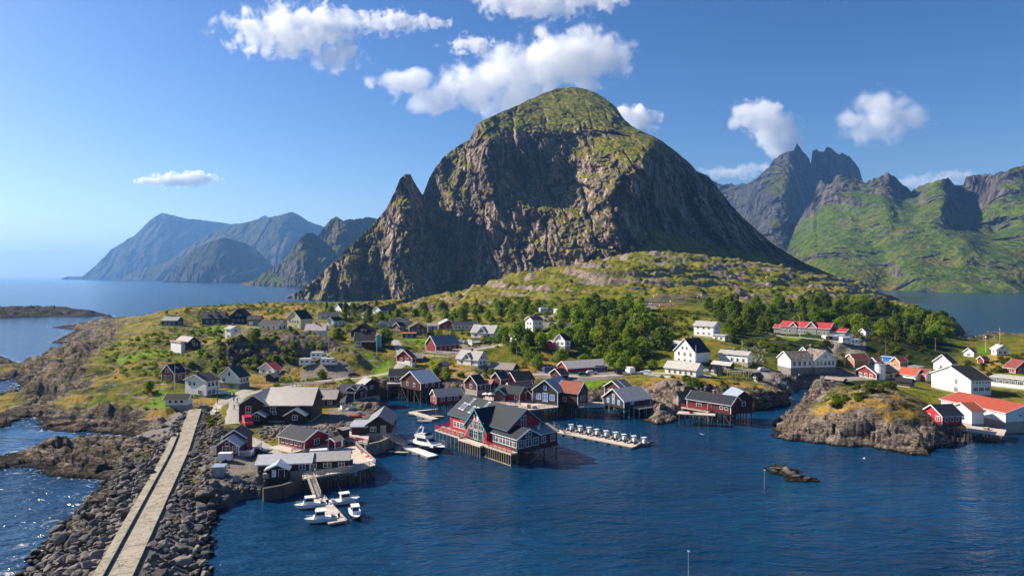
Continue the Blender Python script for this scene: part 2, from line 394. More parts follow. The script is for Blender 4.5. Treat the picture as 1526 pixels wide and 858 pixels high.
Hs('boathouse', 'dark boathouse with two-tone roof and lean-to on the inlet quay', 546, 647, 3, 4, -13, 583, 633, 'y', 34, 'brown', 'metalgrey', win=[('C', 1, 1.3, 1.3, 1.0, .15, .4)], door=[('C', .68, 1.1, 2.0, 'tan')], vols=[(-.6, .0, .6, .55, 0, 1.9, 'x', 3)], vmat=('brown', 'metal'))
Hs('cabin', 'red rorbu cabin with stepped white-edged roofs above the boulder bank', 322, 679, 3.4, 4, -4.5, 355.5, 664.5, 'y', 33, 'rorbu', 'metalblue', gw=1, win=[('C', 1, 1.5, 1.5, 1.3, .32, .58), ('C', 1, 1.4, .8, 1.3, .74, .9)], vols=[(-.02, 1.0, 1.06, 1.0, 0, 2.9, 'y', 33)], vmat=('rorbu', 'slate'), found=(-.9, 'brown'))
Hs('cabin', 'long red cabin with dark roof and wooden terrace above the quay', 453.6, 671, 2.9, 38, 416, 490, 656.5, 'y', 27, 'red', 'blueblack', win=[('A', 5, 1.3, .8, 1.0, .06, .94), ('C', 1, 1.4, 1.3, 1.1, .38, .62)])
Hs('quay_shed', 'dark quay shed with pale metal roof and gabled porch', 384, 706, 2.8, 9, -5.5, 462, 694.5, 'x', 22, 'darkred', 'metal', win=[('C', 1, 1.1, 1.1, 1.0, .78, .92)], door=[('C', .36, .8, 1.45, 'white', -.505, .03), ('C', .50, 1.0, 1.45, 'dark', -.505, .03)], vols=[(.22, -.5, .40, .6, 0, 1.5, 'y', 24)], vmat=('brown', 'metalblue'))
Hs('quay_shed', 'long dark quay shed with streaked grey roof by the pier', 461.5, 701, 2.8, 9, -5, 519, 689, 'x', 24, 'brown', 'streak', win=[('C', 1, 1.1, 1.0, 1.0, .05, .16), ('C', 1, 1.1, 1.4, 1.0, .36, .55), ('C', 1, 1.1, 1.1, 1.0, .74, .9)])
# middle of the harbour
Hs('boathouse', 'red brown boathouse with two lit grey roofs at the inlet', 627, 581, 5, 36, 598, 654, 570.5, 'x', 30, 'darkred', 'metalblue', win=[('A', 2, 1.3, .9, 1.1, .15, .85), ('C', 2, 1.3, .8, 1.0, .15, .85)], piles=(4, 4))
Hs('house', 'long dark roofed house with terrace behind the inlet boathouse', 580, 569, 5.6, 6, -7, 633, 560, 'x', 28, 'darkred', 'black', win=[('C', 2, 1.3, 1.1, 1.1, .1, .5)], deck=[(-.05, -.45, 1.0, .42, 'C')])
Hs('boathouse', 'bright red gabled boathouse with grey roof on piles by the pontoon', 650, 602, 3.6, 20, 642.5, 689, 590, 'x', 36, 'red', 'metalgrey', win=[('A', 1, 1.5, .7, 1.3, .35, .6), ('C', 3, 1.4, 1.0, 1.1, .12, .9)], piles=(5, 3))
Hs('cabin', 'dark red cabin against the rock behind the white van', 711, 583, 4, 40, 693, 723, 572, 'x', 38, 'darkred', 'slate', win=[('A', 1, 1.4, 1.1, 1.1, .35, .65), ('C', 1, 1.4, .8, 1.1, .35, .65)])
Hs('cabin', 'dark red cabin with weathered orange roof next to the rock', 731, 581, 4, 60, 719, 737, 571, 'y', 38, 'darkred', 'rust')
Hs('house', 'dark gabled house between the orange roof and the pink gable', 746, 579, 4.3, 42, 733, 758, 564, 'x', 40, 'darkred', 'slate', win=[('C', 1, 3.2, .8, 1.0, .4, .6)])
Hs('house', 'grey-brown roofed house at the back of the harbour', 763, 558.5, 5.5, 65, 729, 773, 553, 'y', 32, 'brown', 'tanroof')
Hs('warehouse', 'dark roofed warehouse with sunlit pink gable', 769, 580, 4, 30, 754, 796, 567, 'x', 34, 'pinkred', 'black')
Hs('boathouse', 'low dark roofed boathouse in front of the pink gable', 760, 587, 4, 18, 755, 793, 577, 'x', 34, 'red', 'slate')
Hs('cafe', 'red cafe with teal-edged porch gable and open terrace', 774, 598.5, 3.5, 62, 740, 785.5, 586.5, 'y', 34, 'red', 'slate', win=[('A', 1, 1.3, .8, 1.3, .08, .22)], vols=[(-.35, .5, .6, .5, 0, 2.3, 'x', 34)], vmat=('glasswall', 'slate'))
Hs('warehouse', 'tall blue-grey gabled warehouse with three blue windows and pale slate roof', 831, 603, 3.5, 62, 794, 853, 583.5, 'x', 36, 'darkblue', 'slatepale', win=[('A', 1, 2.0, 1.5, 1.6, .66, .86), ('A', 1, 1.9, 1.6, 2.4, .38, .60), ('A', 1, 2.0, 1.5, 1.6, .12, .32)], bluewin=1, gw=1, piles=(5, 4), ext=1.5)
Hs('warehouse', 'brown warehouse with rust orange roof on dark piles', 861, 604, 3.5, 58, 831, 876, 585, 'y', 42, 'brownlit', 'rustroof', win=[('A', 1, 1.4, 1.1, 1.2, .55, .75), ('C', 2, 1.8, .8, 1.4, .2, .8)], piles=(6, 4))
Hs('barn', 'long low red barn with pale roof by the car park', 845.6, 556, 5, 30, 831, 905, 549, 'x', 30, 'red', 'palepink', win=[], door=[('C', .80, 4.5, 2.2, 'blue')])
Hs('house', 'split-level brown house with blue-grey roofs beside the small lawn', 925, 592, 4, 50, 901, 934, 578.5, 'x', 30, 'brownlit', 'bluegrey', win=[('A', 1, 1.5, 1.1, 1.1, .55, .8)], vols=[(.9, .05, .9, .85, 1.3, 3.1, 'x', 30)], vmat=('brownlit', 'bluegrey'))
Hs('boathouse', 'dark boathouse with lichen-pale roof and open deck on slender piles', 930, 607.5, 3, 42, 899, 969, 597.5, 'x', 32, 'darkblue', 'streakpale', win=[('A', 3, 1.4, .8, 1.2, .12, .88), ('C', 1, 1.3, 1.1, 1.0, .22, .4)], gw=1, piles=(6, 3), bluewin=1, deck=[(.3, -.32, .85, .3, 'C')])
# right of the middle
Hs('house', 'white gabled house with blue-black roof amid the harbour trees', 1036, 541, 8, 48, 1005, 1057, 525, 'x', 42, 'white', 'blueblack', win=[('A', 3, 3.1, 1.1, 1.5, .08, .92), ('A', 3, .7, 1.1, .8, .08, .92)], gw=2, chim=(.2, .5))
Hs('house', 'low white house with lichen-speckled roof above the pale rock', 1037, 562, 6, 62, 991, 1048, 551, 'y', 36, 'white', 'palestone', win=[('A', 5, 1.3, .8, 1.2, .06, .94)])
Hs('house', 'long white house with grey roof and flagpole', 1114, 541.5, 8, 64, 1072, 1121, 529, 'y', 30, 'white', 'palegrey', win=[('A', 4, 2.9, 1.3, .6, .05, .95), ('A', 3, 1.1, .9, 1.2, .05, .65)], chim=(.55,))
Hs('hut', 'weathered timber hut with pale roof beside the birch', 1088, 552, 6.3, 60, 1061, 1094, 547.5, 'y', 34, 'brown', 'palestone')
Hs('shed', 'small dark shed with low gable in front of the timber hut', 1068, 558.5, 6, 45, 1056, 1077, 555, 'x', 30, 'black', 'slate')
Hs('boathouse', 'small dark hut with blue-black roof at the end of the drying rack', 1129, 569, 4.5, 40, 1120, 1136, 562, 'x', 36, 'black', 'blueblack')
Hs('house', 'tall white house with grey roof alone on the upper slope', 1063, 502, 14, 60, 1034, 1073, 486, 'y', 32, 'white', 'palegrey', win=[('A', 3, 3.9, .9, .8, .08, .92), ('A', 3, 1.4, .9, .8, .08, .92), ('C', 1, 3.9, .9, 1.2, .4, .6)], chim=(.3,))
Hs('garage', 'low white garage below the tall white house', 1080, 508.5, 12.5, 60, 1062, 1088, 500, 'y', 4, 'white', 'palegrey')
Hs('cottage', 'pale roofed cottage swallowed by the wood', 972, 513, 11, 55, 964, 979, 508, 'y', 36, 'white', 'palegrey')
Hs('cottage', 'small pale roofed cottage behind the blue-black roof', 1016, 519, 10.5, 60, 1003, 1022, 515, 'y', 34, 'white', 'palestone')
Hs('hotel', 'large white L-shaped hall with patchy brown roof on a stone basement', 1178.5, 557.5, 5, 12, 1159, 1212, 536, 'x', 33, 'white', 'patchy', win=[('C', 4, 4.0, 1.0, 1.7, .04, .96)], found=(2.4, 'stone'), vols=[(1.0, -.10, .95, 1.05, 0, 5.4, 'y', 36)], vwin=[(0, 'C', 5, 4.0, .9, 1.6, .05, .95), (0, 'C', 1, 6.6, .9, 1.2, .42, .6)])
Hs('house', 'white house with black roof standing behind the hall', 1205, 541, 7.5, 35, 1191, 1240, 526, 'x', 34, 'white', 'black', gw=1, chim=(.3,))
Hs('cabin', 'orange cabin with white-roofed annex by the bend of the road', 1273, 549, 5.5, 42, 1260, 1294, 535, 'x', 36, 'orange', 'redbrown', win=[('A', 1, 2.4, .9, 1.2, .4, .62)], gw=1, vols=[(.5, .75, .9, .9, 0, 4.2, 'y', 6)], vmat=('orange', 'palegrey'))
Hs('barn', 'dark red barn with black roof beside the white silo', 1306, 565, 4.6, 46, 1275, 1340, 557, 'x', 26, 'barnred', 'slate')
Hs('container', 'bright blue container on the wooded bank', 1329, 540.5, 8, 62, 1315, 1333, 532, 'y', 4, 'blue', 'blueroof', win=[])
Hs('house', 'small orange house with dark roof on the bank', 1341, 549, 6.3, 45, 1328, 1352, 539, 'x', 36, 'orange', 'redbrown')
Hs('boathouse', 'long boathouse with bright orange roof', 1364, 567, 4.5, 55, 1338, 1378, 562, 'y', 38, 'white', 'orangeroof', win=[])
Hs('boathouse', 'white boathouse with red double doors and brown roof', 1380, 569, 4.2, 58, 1364, 1392, 557, 'y', 32, 'cream', 'redbrown', door=[('A', .25, 1.8, 2.0, 'red'), ('A', .75, 1.2, 2.0, 'red')], win=[])
Hs('shed', 'low black roofed shed in front of the orange roof', 1356, 577.5, 4, 60, 1336, 1363, 573, 'y', 34, 'brown', 'black', win=[])
Hs('house', 'grey-white house with balcony on the quay bank', 1418, 554, 5, 56, 1391, 1426, 541, 'x', 38, 'palewall', 'slate', win=[('A', 2, 1.4, 1.0, 1.2, .15, .7)])
Hs('shed', 'grey roofed shed sunk below the road by the channel', 1256, 575, 3, 62, 1230, 1261, 571, 'y', 30, 'brown', 'tanroof', win=[])
Hs('lodge', 'red roofed lodge with gabled dormers and flagpole on the ridge', 1236, 501, 14, 66, 1163, 1246, 489.5, 'y', 33, 'greygreen', 'redroof', win=[('A', 9, 1.4, .9, 1.3, .05, .95)], gab=[('A', .35, .2), ('A', .72, .14)], vols=[(.1, .96, .7, .2, 0, 2.6, 'y', 30), (.25, -.28, .6, .3, 0, 2.4, 'y', 30)])
Hs('warehouse', 'tall white warehouse with black roof by the right-hand quay', 1447, 590, 3, 40, 1388, 1477, 566.5, 'x', 21, 'palewall', 'black', win=[('A', 1, 1.2, 1.6, 1.6, .28, .44), ('A', 1, 3.9, 1.0, 1.6, .3, .4), ('C', 3, 2.2, 1.6, 1.1, .08, .95), ('C', 6, 4.3, .5, .5, .06, .96)])
Hs('warehouse', 'low white quayside warehouse with broad orange roof', 1498.5, 642, .6, 12, -21, 1560, 615, 'y', 15, 'whitepanel', 'orangeroof', found=(2.4, 'concrete'), win=[('C', 6, 4.0, .5, .5, .3, .9)])
Hs('store', 'white store with rusty orange roof wedged between cabin and warehouse', 1448, 633, 2, 40, 1418, 1466, 613, 'x', 24, 'whitepanel', 'rustroof', win=[('A', 1, 1.4, .9, 1.1, .3, .5)])
Hs('cabin', 'bright red cabin with white trim and balcony on tall piles', 1404, 633, 4, 44, 1374, 1433, 619, 'x', 33, 'crimson', 'blueblack', win=[('A', 1, 1.4, 1.7, 1.3, .55, .85), ('A', 1, 1.4, 1.0, 1.2, .12, .3), ('C', 3, 1.4, .8, 1.1, .08, .92)], piles=(4, 4), cornerw=1, deck=[(-.16, .0, .15, 1.0, 'A')])
Hs('cottage', 'pale blue gabled cottage by the dark inlet', 1451, 532, 4, 58, 1436, 1455, 525, 'x', 38, 'palewall', 'slate')
Hs('boathouse', 'small dark red boathouse near the pale blue cottage', 1466, 542, 4, 45, 1457, 1474, 536.5, 'x', 36, 'red', 'slate', win=[])
Hs('house', 'white gabled house with pink roof on the far right knoll', 1485, 529, 7, 32, 1477, 1503, 520.5, 'y', 36, 'white', 'pink', gw=1, chim=(.4,))
Hs('house', 'red house with rust roof at the right edge', 1513, 556, 5, 55, 1496, 1540, 549, 'y', 30, 'crimson', 'redbrown')
Hs('fish_plant', 'long white fish plant with flat roof behind the orange roof', 1545, 583, 3, 72, 1477, 1560, 568, 'y', 3, 'whitepanel', 'palestone', win=[('A', 5, 2.2, 2.2, 1.2, .3, .98)])
Hs('boathouse', 'red boathouse with black roof and sun deck on thin piles', 1089, 617, 3.2, 60, 1024, 1105, 603, 'y', 33, 'rorbu', 'darkslate', win=[('A', 1, 1.4, 1.5, 1.3, .66, .78), ('A', 2, 1.4, .9, .7, .04, .26)], door=[('A', .47, 1.1, 1.9, 'darkred')], piles=(3, 8), chim=(.5,), deck=[(-.2, .45, .18, .65, 'A')])
Hs('boathouse', 'dark narrow boathouse with shining blue-white roof', 1095, 614, 3.2, 4, -8, 1121.5, 593.5, 'y', 36, 'brown', 'metalblue', win=[('C', 1, 2.4, .9, 1.2, .38, .62)], piles=(3, 3))
# smaller sheds tucked between
Hs('shed', 'low dark roofed shed just behind the tall blue-grey warehouse', 836, 566, 4.6, 40, 820, 847, 561, 'x', 30, 'darkred', 'black', win=[])
Hs('shed', 'small red shack with tan roof right of the long red cabin', 499, 669, 2.9, 44, 491, 506, 660, 'x', 24, 'red', 'tanroof', win=[])
Hs('booth', 'narrow brown booth on the terrace of the two-tone boathouse', 511, 655, 3.0, 40, 505, 515, 641, 'x', 10, 'brown', 'tan', win=[])
Hs('cottage', 'tiny white gabled cottage peeping out behind the yellow house', 423, 487, 15.3, 44, 415, 431, 481, 'x', 36, 'white', 'tanroof')
Hs('cottage', 'grey roofed cottage at the far edge of the upper village', 519, 460, 18.5, 50, 506, 528, 456, 'y', 30, 'white', 'pale')
Hs('house', 'low white house with grey roof half hidden by the chalet trees', 568, 468, 18, 40, 556, 578, 463, 'x', 34, 'palewall', 'slate')
Hs('cottage', 'dark red cottage among the bushes behind the teal house', 596, 492, 14.6, 44, 586, 604, 486, 'x', 36, 'barnred', 'black')
Hs('cottage', 'white cottage with red roof in the belt of trees behind the villa', 770, 508, 12.8, 44, 760, 779, 501, 'x', 36, 'white', 'redbrown')
Hs('shed', 'dark weathered shed beside the pale villa garden', 662, 552, 7.4, 46, 653, 669, 547, 'x', 34, 'brown', 'tanroof', win=[])
Hs('boathouse', 'dark red boathouse squeezed between the gabled warehouse and the cafe', 792, 597, 3.6, 52, 784, 800, 586, 'x', 34, 'darkred', 'slate')
Hs('shed', 'low brown shed beside the lane in front of the crag', 408, 570, 5, 46, 396, 416, 564, 'x', 30, 'brown', 'tanroof', win=[])
Hs('boathouse', 'dark boathouse with grey roof on the shore left of the pale rock', 950, 596, 3.2, 44, 940, 958, 586, 'x', 34, 'darkred', 'slate', piles=(3, 3))
Hs('house', 'white house with red roof right of the orange cabin road', 1306, 546, 6.2, 44, 1296, 1314, 538, 'x', 34, 'white', 'redbrown')
Hs('cottage', 'white cottage with grey roof in the trees beyond the lodge', 1290, 500, 13.4, 48, 1281, 1298, 494, 'x', 36, 'white', 'slate')
# ------------------------------------------------------------------ the headland: coastline, heights, ground mesh
def Cst(*pts): return [W(px, py)[:2] for px, py in pts]
COAST = Cst((52, 857), (60, 830), (83, 800), (118, 770), (140, 748), (153, 730), (163, 716), (153, 713), (115, 709), (73, 709), (45, 699), (0, 695)) + \
    [(-185, 149), (-190, 165)] + Cst((0, 682), (45, 680), (14, 675), (59, 669), (97, 664), (198, 659), (222, 652), (208, 650), (146, 643), (73, 642), (45, 619), (21, 628), (0, 638)) + \
    [(-300, 205), (-300, 235)] + Cst((0, 588), (31, 584), (27, 565), (0, 567)) + [(-290, 285)] + \
    Cst((0, 530), (31, 545), (60, 528), (136, 514), (75, 511), (113, 492), (75, 488), (134, 479), (165, 469)) + \
    [(-410, 700), (-300, 760), (-240, 830), (-200, 900), (-170, 990), (-90, 1060), (-60, 1400), (300, 1400), (420, 1150), (520, 1000), (478, 870), (395, 660)] + \
    Cst((1437, 494), (1432, 502), (1408, 512), (1424, 521), (1452, 519), (1470, 509), (1500, 506), (1526, 505)) + [(420, 440), (560, 430), (560, 200), (230, 178)] + \
    Cst((1526, 630), (1492, 640), (1452, 640), (1428, 652), (1434, 660), (1414, 668), (1392, 673), (1381, 678), (1352, 677), (1308, 671), (1297, 667), (1270, 667), (1244, 663), (1209, 658), (1170, 656), (1157, 651), (1148, 645), (1157, 635), (1184, 612), (1200, 601), (1206, 588), (1211, 579), (1182, 579), (1175, 588), (1183, 599), (1181, 604), (1146, 609), (1121, 613), (1095, 607), (1040, 606), (1018, 616), (1012, 625), (985, 633), (958, 629), (962, 622), (1000, 613), (940, 610), (905, 608), (870, 607), (830, 609), (800, 604), (760, 602), (712, 600), (690, 600), (660, 597), (640, 594), (610, 590), (585, 590), (568, 597), (572, 607), (584, 640), (560, 652), (528, 658), (515, 668), (500, 690), (462, 706), (440, 722), (398, 738), (345, 750), (318, 764), (308, 790), (300, 815), (288, 858)) + [(-40, 80), (-60, 50), (-80, 50), (-76, 92)]
SKERRIES = [Cst((0, 461), (40, 459), (80, 459.5), (120, 463), (150, 467), (163, 470), (130, 472), (60, 472), (0, 474)) + [(-700, 690), (-700, 900)],
            Cst((1143, 701), (1158, 694), (1185, 697), (1187, 704), (1213, 713), (1205, 717), (1180, 715), (1160, 707))]
U0, U1, Y0, Y1 = -1.05, 1.05, 48.0, 1320.0
NC, NR = 1150, 900
uu = np.linspace(U0, U1, NC); ll = np.linspace(math.log(Y0), math.log(Y1), NR)
cu, cl = uu[::3], ll[::3]
CYc = np.exp(cl)[:, None] * np.ones(len(cu))[None]; CXc = CYc * cu[None]
def poly_sd(poly, X, Y):
    """signed distance, positive inside"""
    P = np.array(poly, float); Q = np.roll(P, -1, 0)
    d2 = np.full(X.shape, 1e18); ins = np.zeros(X.shape, bool)
    for (ax, ay), (bx, by) in zip(P, Q):
        ex, ey = bx - ax, by - ay; wx = X - ax; wy = Y - ay
        t = np.clip((wx * ex + wy * ey) / (ex * ex + ey * ey + 1e-9), 0, 1)
        d2 = np.minimum(d2, (wx - ex * t) ** 2 + (wy - ey * t) ** 2)
        cnd = (ay > Y) != (by > Y)
        if by != ay: ins ^= cnd & (X < (bx - ax) * (Y - ay) / (by - ay) + ax)
    d = np.sqrt(d2)
    return np.where(ins, d, -d)
lich_shade_c = None
def up(Cg):
    """coarse grid to fine grid, bilinear"""
    fi = np.interp(ll, cl, np.arange(len(cl))); fj = np.interp(uu, cu, np.arange(len(cu)))
    i = np.minimum(fi.astype(int), len(cl) - 2); j = np.minimum(fj.astype(int), len(cu) - 2)
    a = (fi - i)[:, None]; b = (fj - j)[None]
    return (Cg[i][:, j] * (1 - a) + Cg[i + 1][:, j] * a) * (1 - b) + (Cg[i][:, j + 1] * (1 - a) + Cg[i + 1][:, j + 1] * a) * b
def pts_mask(pts, rad):
    """1 near any of the points, fading out at rad (coarse grid)"""
    m = np.zeros(CXc.shape)
    for x, y in pts: m = np.maximum(m, 1 - np.clip(np.hypot(CXc - x, CYc - y) / rad, 0, 1))
    return m
def region(pxs, z=5.0, soft=4.0):
    """soft mask of a photo-traced patch of ground at about height z"""
    if isinstance(z, (int, float)): z = [z] * len(pxs)
    return np.clip(poly_sd([W(a, b, c)[:2] for (a, b), c in zip(pxs, z)], CXc, CYc) / soft * 0.5 + 0.5, 0, 1)
sd_c = poly_sd(COAST, CXc, CYc)
for s_ in SKERRIES: sd_c = np.maximum(sd_c, poly_sd(s_, CXc, CYc))

# heights: photo pixel + distance (or + height)
CT = []
def cz(*a):
    for px, py, z in a: CT.append(W(px, py, z))
def cd(*a):
    for px, py, d in a: CT.append(WD(px, py, d))
cz((20, 545, 2.5), (70, 560, 4), (150, 520, 7), (200, 500, 10), (240, 487, 14), (120, 580, 3.5), (60, 600, 2.5), (200, 585, 5), (210, 620, 3.0), (150, 652, 1.6), (100, 688, 2.6), (180, 685, 3.0), (230, 640, 2.8), (60, 690, 2.0), (140, 680, 2.8), (150, 625, 2.2), (90, 605, 2.6),
   (140, 495, 4), (100, 520, 4), (60, 540, 4), (250, 545, 8), (200, 540, 8.2), (180, 560, 6.5), (230, 605, 3.6), (290, 615, 3.4), (330, 612, 3.4), (300, 650, 3), (340, 720, 2.3), (390, 700, 2.6), (420, 668, 2.6), (370, 650, 2.8), (400, 640, 2.8), (330, 580, 4.6), (420, 575, 5), (460, 575, 5.2))
cd((330, 457, 480), (260, 462, 430), (420, 451, 560), (500, 451, 640), (560, 453, 760), (600, 455, 840), (640, 456, 760), (400, 460, 480), (470, 460, 500))
# the crag below the upper village
cd((310, 526, 272), (330, 520, 272), (355, 514, 273), (380, 512, 272), (410, 510, 271), (435, 510, 272), (470, 517, 268), (500, 526, 262), (525, 530, 262))
cd((330, 556, 259), (380, 557, 257), (420, 557, 256), (470, 558, 255), (515, 552, 254), (300, 552, 262), (545, 545, 258))
cz((560, 560, 5), (600, 560, 6), (440, 562, 5), (500, 562, 5))
# lanes and gardens in the middle
cz((600, 515, 12), (600, 530, 9.5), (640, 540, 8.6), (690, 560, 6.5), (640, 575, 5), (740, 530, 9), (780, 540, 7), (800, 555, 5), (880, 560, 5), (960, 557, 5), (870, 575, 4.5), (930, 565, 5), (800, 512, 11), (760, 500, 13), (690, 575, 6.5), (730, 565, 6), (720, 590, 3.6), (700, 588, 3.6), (760, 592, 3.6), (550, 575, 5))
cz((800, 492, 15), (850, 498, 14), (900, 520, 10), (900, 490, 16), (950, 500, 15), (980, 530, 8.5), (960, 480, 18), (1000, 560, 6), (970, 580, 7), (1010, 585, 6), (1000, 600, 3), (960, 600, 3.5), (1040, 590, 6.5), (1080, 585, 5.5), (1130, 585, 4.5), (1150, 572, 4), (1100, 570, 5.5), (1100, 560, 6), (1150, 600, 3), (1050, 575, 7))
cz((1140, 565, 4.5), (1200, 565, 4.4), (1250, 565, 4.2), (1290, 562, 4.2), (1330, 565, 4.5), (1120, 520, 10.5), (1150, 505, 13), (1200, 505, 13.5), (1270, 508, 12.5), (1250, 530, 7), (1300, 530, 8), (1350, 530, 7), (1380, 520, 7), (1440, 540, 5), (1500, 536, 6.5), (1480, 560, 4.5), (1526, 525, 7), (1200, 575, 3.6), (1240, 577, 3.5))
# the rocky knoll in front of the right-hand quay
cz((1290, 573, 9), (1340, 581, 8.6), (1250, 586, 7.6), (1225, 605, 6.5), (1200, 625, 4.5), (1260, 610, 7.5), (1300, 600, 9), (1350, 605, 8), (1220, 642, 2.3), (1280, 645, 3.0), (1340, 650, 2.6), (1390, 660, 1.8), (1390, 620, 5.5), (1380, 600, 7), (1170, 640, 1.5), (1420, 640, 2))
# fore hill, the wood, the apron below the mountain, lake shore
cd((640, 452, 740), (690, 432, 740), (760, 405, 730), (830, 392, 720), (930, 384, 700), (1000, 392, 700), (1060, 408, 690), (1110, 431, 640), (930, 430, 520), (800, 440, 500), (860, 410, 620), (1040, 430, 560), (720, 445, 560), (900, 455, 420), (800, 465, 400), (1000, 450, 440), (700, 465, 440), (620, 465, 480), (600, 478, 400), (880, 470, 360), (980, 470, 370),
   (1000, 374, 910), (1080, 383, 890), (1160, 396, 875), (1250, 416, 870), (1320, 436, 880), (1060, 402, 760), (1140, 412, 760), (1210, 426, 740), (1270, 440, 700), (1080, 445, 500), (1150, 452, 480), (1250, 455, 460), (1330, 470, 440), (1410, 488, 420), (1380, 500, 380), (1300, 490, 390), (1200, 480, 390), (1120, 475, 390), (1380, 475, 480), (1340, 455, 560), (1060, 480, 350),
   (950, 374, 910), (880, 396, 860), (760, 415, 900), (680, 440, 930))
for o in HS:
    if not o.get('piles'):
        for x, y in corners(o, 0.5): CT.append((x, y, o['z'] - 0.05))
CT = np.array(CT)
# drop near duplicates that would fight each other
keep = []
for i_, (x, y, z) in enumerate(CT):
    if all(math.hypot(x - CT[j][0], y - CT[j][1]) > 0.006 * y + 0.3 for j in keep): keep.append(i_)
CT = CT[keep]
rb = RBF(np.stack([CT[:, 0] / CT[:, 1] * 3, np.log(CT[:, 1]) * 3], 1), CT[:, 2], 2e-3)
hb_c = rb(CXc / CYc * 3, np.log(CYc) * 3)
near_house = np.zeros(CXc.shape)
for o in HS:
    q = corners(o, 1.5)
    mx = sum(a for a, _ in q) / 4; my = sum(b for _, b in q) / 4; rr = math.hypot(q[0][0] - q[2][0], q[0][1] - q[2][1]) / 2
    near_house = np.maximum(near_house, 1 - np.clip((np.hypot(CXc - mx, CYc - my) - rr) / 5.0, 0, 1))

# roads: centre lines as (px, py, z), width in metres
ROADS = [
    ('lane', [(303, 612, 3.5), (318, 606, 3.8), (335, 598, 4.2), (352, 588, 4.6), (372, 580, 4.8)], 4.5),
    ('lane', [(345, 632, 3.0), (348, 615, 3.2), (352, 600, 3.9), (362, 588, 4.6), (400, 582, 5.0), (440, 574, 5.0), (500, 565, 5.0), (545, 562, 5.2), (585, 557, 6.0), (598, 545, 7.6), (600, 532, 9.4), (594, 518, 11.6), (588, 506, 13.2)], 4.0),
    ('lane', [(600, 531, 9.5), (640, 529, 10), (680, 533, 9.5), (700, 522, 11), (745, 515, 11.5), (790, 500, 14.2), (830, 495, 15)], 3.5),
    ('lane', [(690, 592, 3.55), (725, 588, 3.7), (745, 592, 3.6)], 7.0),
    ('lane', [(745, 560, 5.5), (810, 557, 5.1), (850, 560, 5.0), (905, 560, 5.0), (950, 556, 5.3), (990, 556, 6.0), (1060, 561, 5.6)], 4.5),
    ('road', [(1000, 556, 6), (1090, 548, 7), (1130, 550, 6.2), (1142, 560, 4.9), (1170, 566, 4.5), (1210, 568, 4.3), (1260, 566, 4.3), (1290, 560, 4.4), (1320, 552, 5.0), (1370, 545, 5.2)], 5.5),
    ('lane', [(360, 650, 2.8), (385, 660, 2.75), (408, 676, 2.7), (424, 688, 2.75), (395, 690, 2.7)], 4.0),
    ('lane', [(1130, 493, 14), (1165, 501, 13.8), (1210, 504, 13.6), (1262, 509, 12.8), (1285, 515, 11)], 3.0),
    ('lane', [(390, 492, 14.6), (440, 497, 14.4), (400, 488, 15), (368, 488, 15)], 3.5),
]
def spline(P, n):
    P = np.array(P, float); out = []
    t = np.concatenate([[0], np.cumsum(np.hypot(*np.diff(P[:, :2], axis=0).T))])
    s = np.linspace(0, t[-1], n)
    Q = np.stack([np.interp(s, t, P[:, k]) for k in range(P.shape[1])], 1)
    for _ in range(3):
        Q[1:-1] = (Q[:-2] + 2 * Q[1:-1] + Q[2:]) / 4
    return Q
ROADW = []
road_c = np.zeros(CXc.shape)
for nm, pts, wd in ROADS:
    Q = spline([W(*p) for p in pts], 90)
    ROADW.append((nm, Q, wd))
    for x, y, z in Q:
        dd = np.hypot(CXc - x, CYc - y)
        m = 1 - sst(wd * 0.5 + 0.5, wd * 0.5 + 5, dd)
        hb_c = hb_c * (1 - m * 0.5) + z * m * 0.5
        road_c = np.maximum(road_c, m)
for y_ in np.arange(100, 200, 1.5):
    x_ = np.interp(y_, [88.5, 152.4, 199.0], [-49.3, -72.2, -90.5]) - 2.3
    m = 1 - sst(4.2, 8, np.hypot(CXc - x_, CYc - y_)); hb_c = hb_c * (1 - m) + np.minimum(hb_c, 2.3) * m; road_c = np.maximum(road_c, m)
quiet = up(np.maximum(near_house, road_c))
sdv = up(sd_c); HB = up(hb_c)
GY = np.exp(ll)[:, None] * np.ones(NC)[None]; GX = GY * uu[None]
# how rocky each place is
rock_c = 0.85 * (1 - sst(4, 16, sd_c))
for s_ in SKERRIES: rock_c = np.maximum(rock_c, poly_sd(s_, CXc, CYc) > -6)
for pg, zz, v in [
    ([(0, 480), (170, 470), (205, 500), (150, 545), (160, 570), (100, 590), (225, 600), (290, 615), (150, 760), (0, 720)], 4, 0.62),
    ([(300, 532), (360, 515), (440, 506), (520, 525), (500, 560), (430, 560), (330, 552)], [9, 11, 12, 10, 5, 5, 5], 0.55),
    ([(520, 528), (548, 530), (556, 552), (520, 552)], [11, 11, 6, 6], 0.9), ([(300, 535), (380, 514), (440, 511), (500, 525), (530, 531), (525, 553), (440, 556), (330, 556)], [7, 14, 15, 11, 11, 5, 5, 5], 0.80),
    ([(660, 572), (690, 556), (735, 556), (728, 570), (700, 586), (660, 586)], 6, 0.72),
    ([(950, 600), (960, 580), (990, 568), (1030, 572), (1032, 600), (1010, 628), (955, 632)], 5, 0.92),
    ([(1150, 660), (1200, 600), (1290, 568), (1380, 590), (1440, 650), (1400, 690), (1250, 680)], 6, 0.50),
    ([(1080, 612), (1120, 596), (1190, 590), (1190, 612), (1120, 620)], 3, 0.9),
    ([(300, 650), (330, 640), (335, 750), (290, 800)], 2, 0.9)]:
    rock_c = np.maximum(rock_c, region(pg, zz, 8) * v)
far = sst(430, 520, CYc) * (CXc > -90)
rock_c = np.maximum(rock_c, far * (0.50 + 0.30 * fbm(CXc / 70 + CYc / 200, CYc / 24 - CXc / 160, 4, 5)))
dry_c = 0.30 + 0.14 * (CXc < -20)
rock_c = np.maximum(rock_c, 0.41 * (CXc < -30) * (CYc < 480))
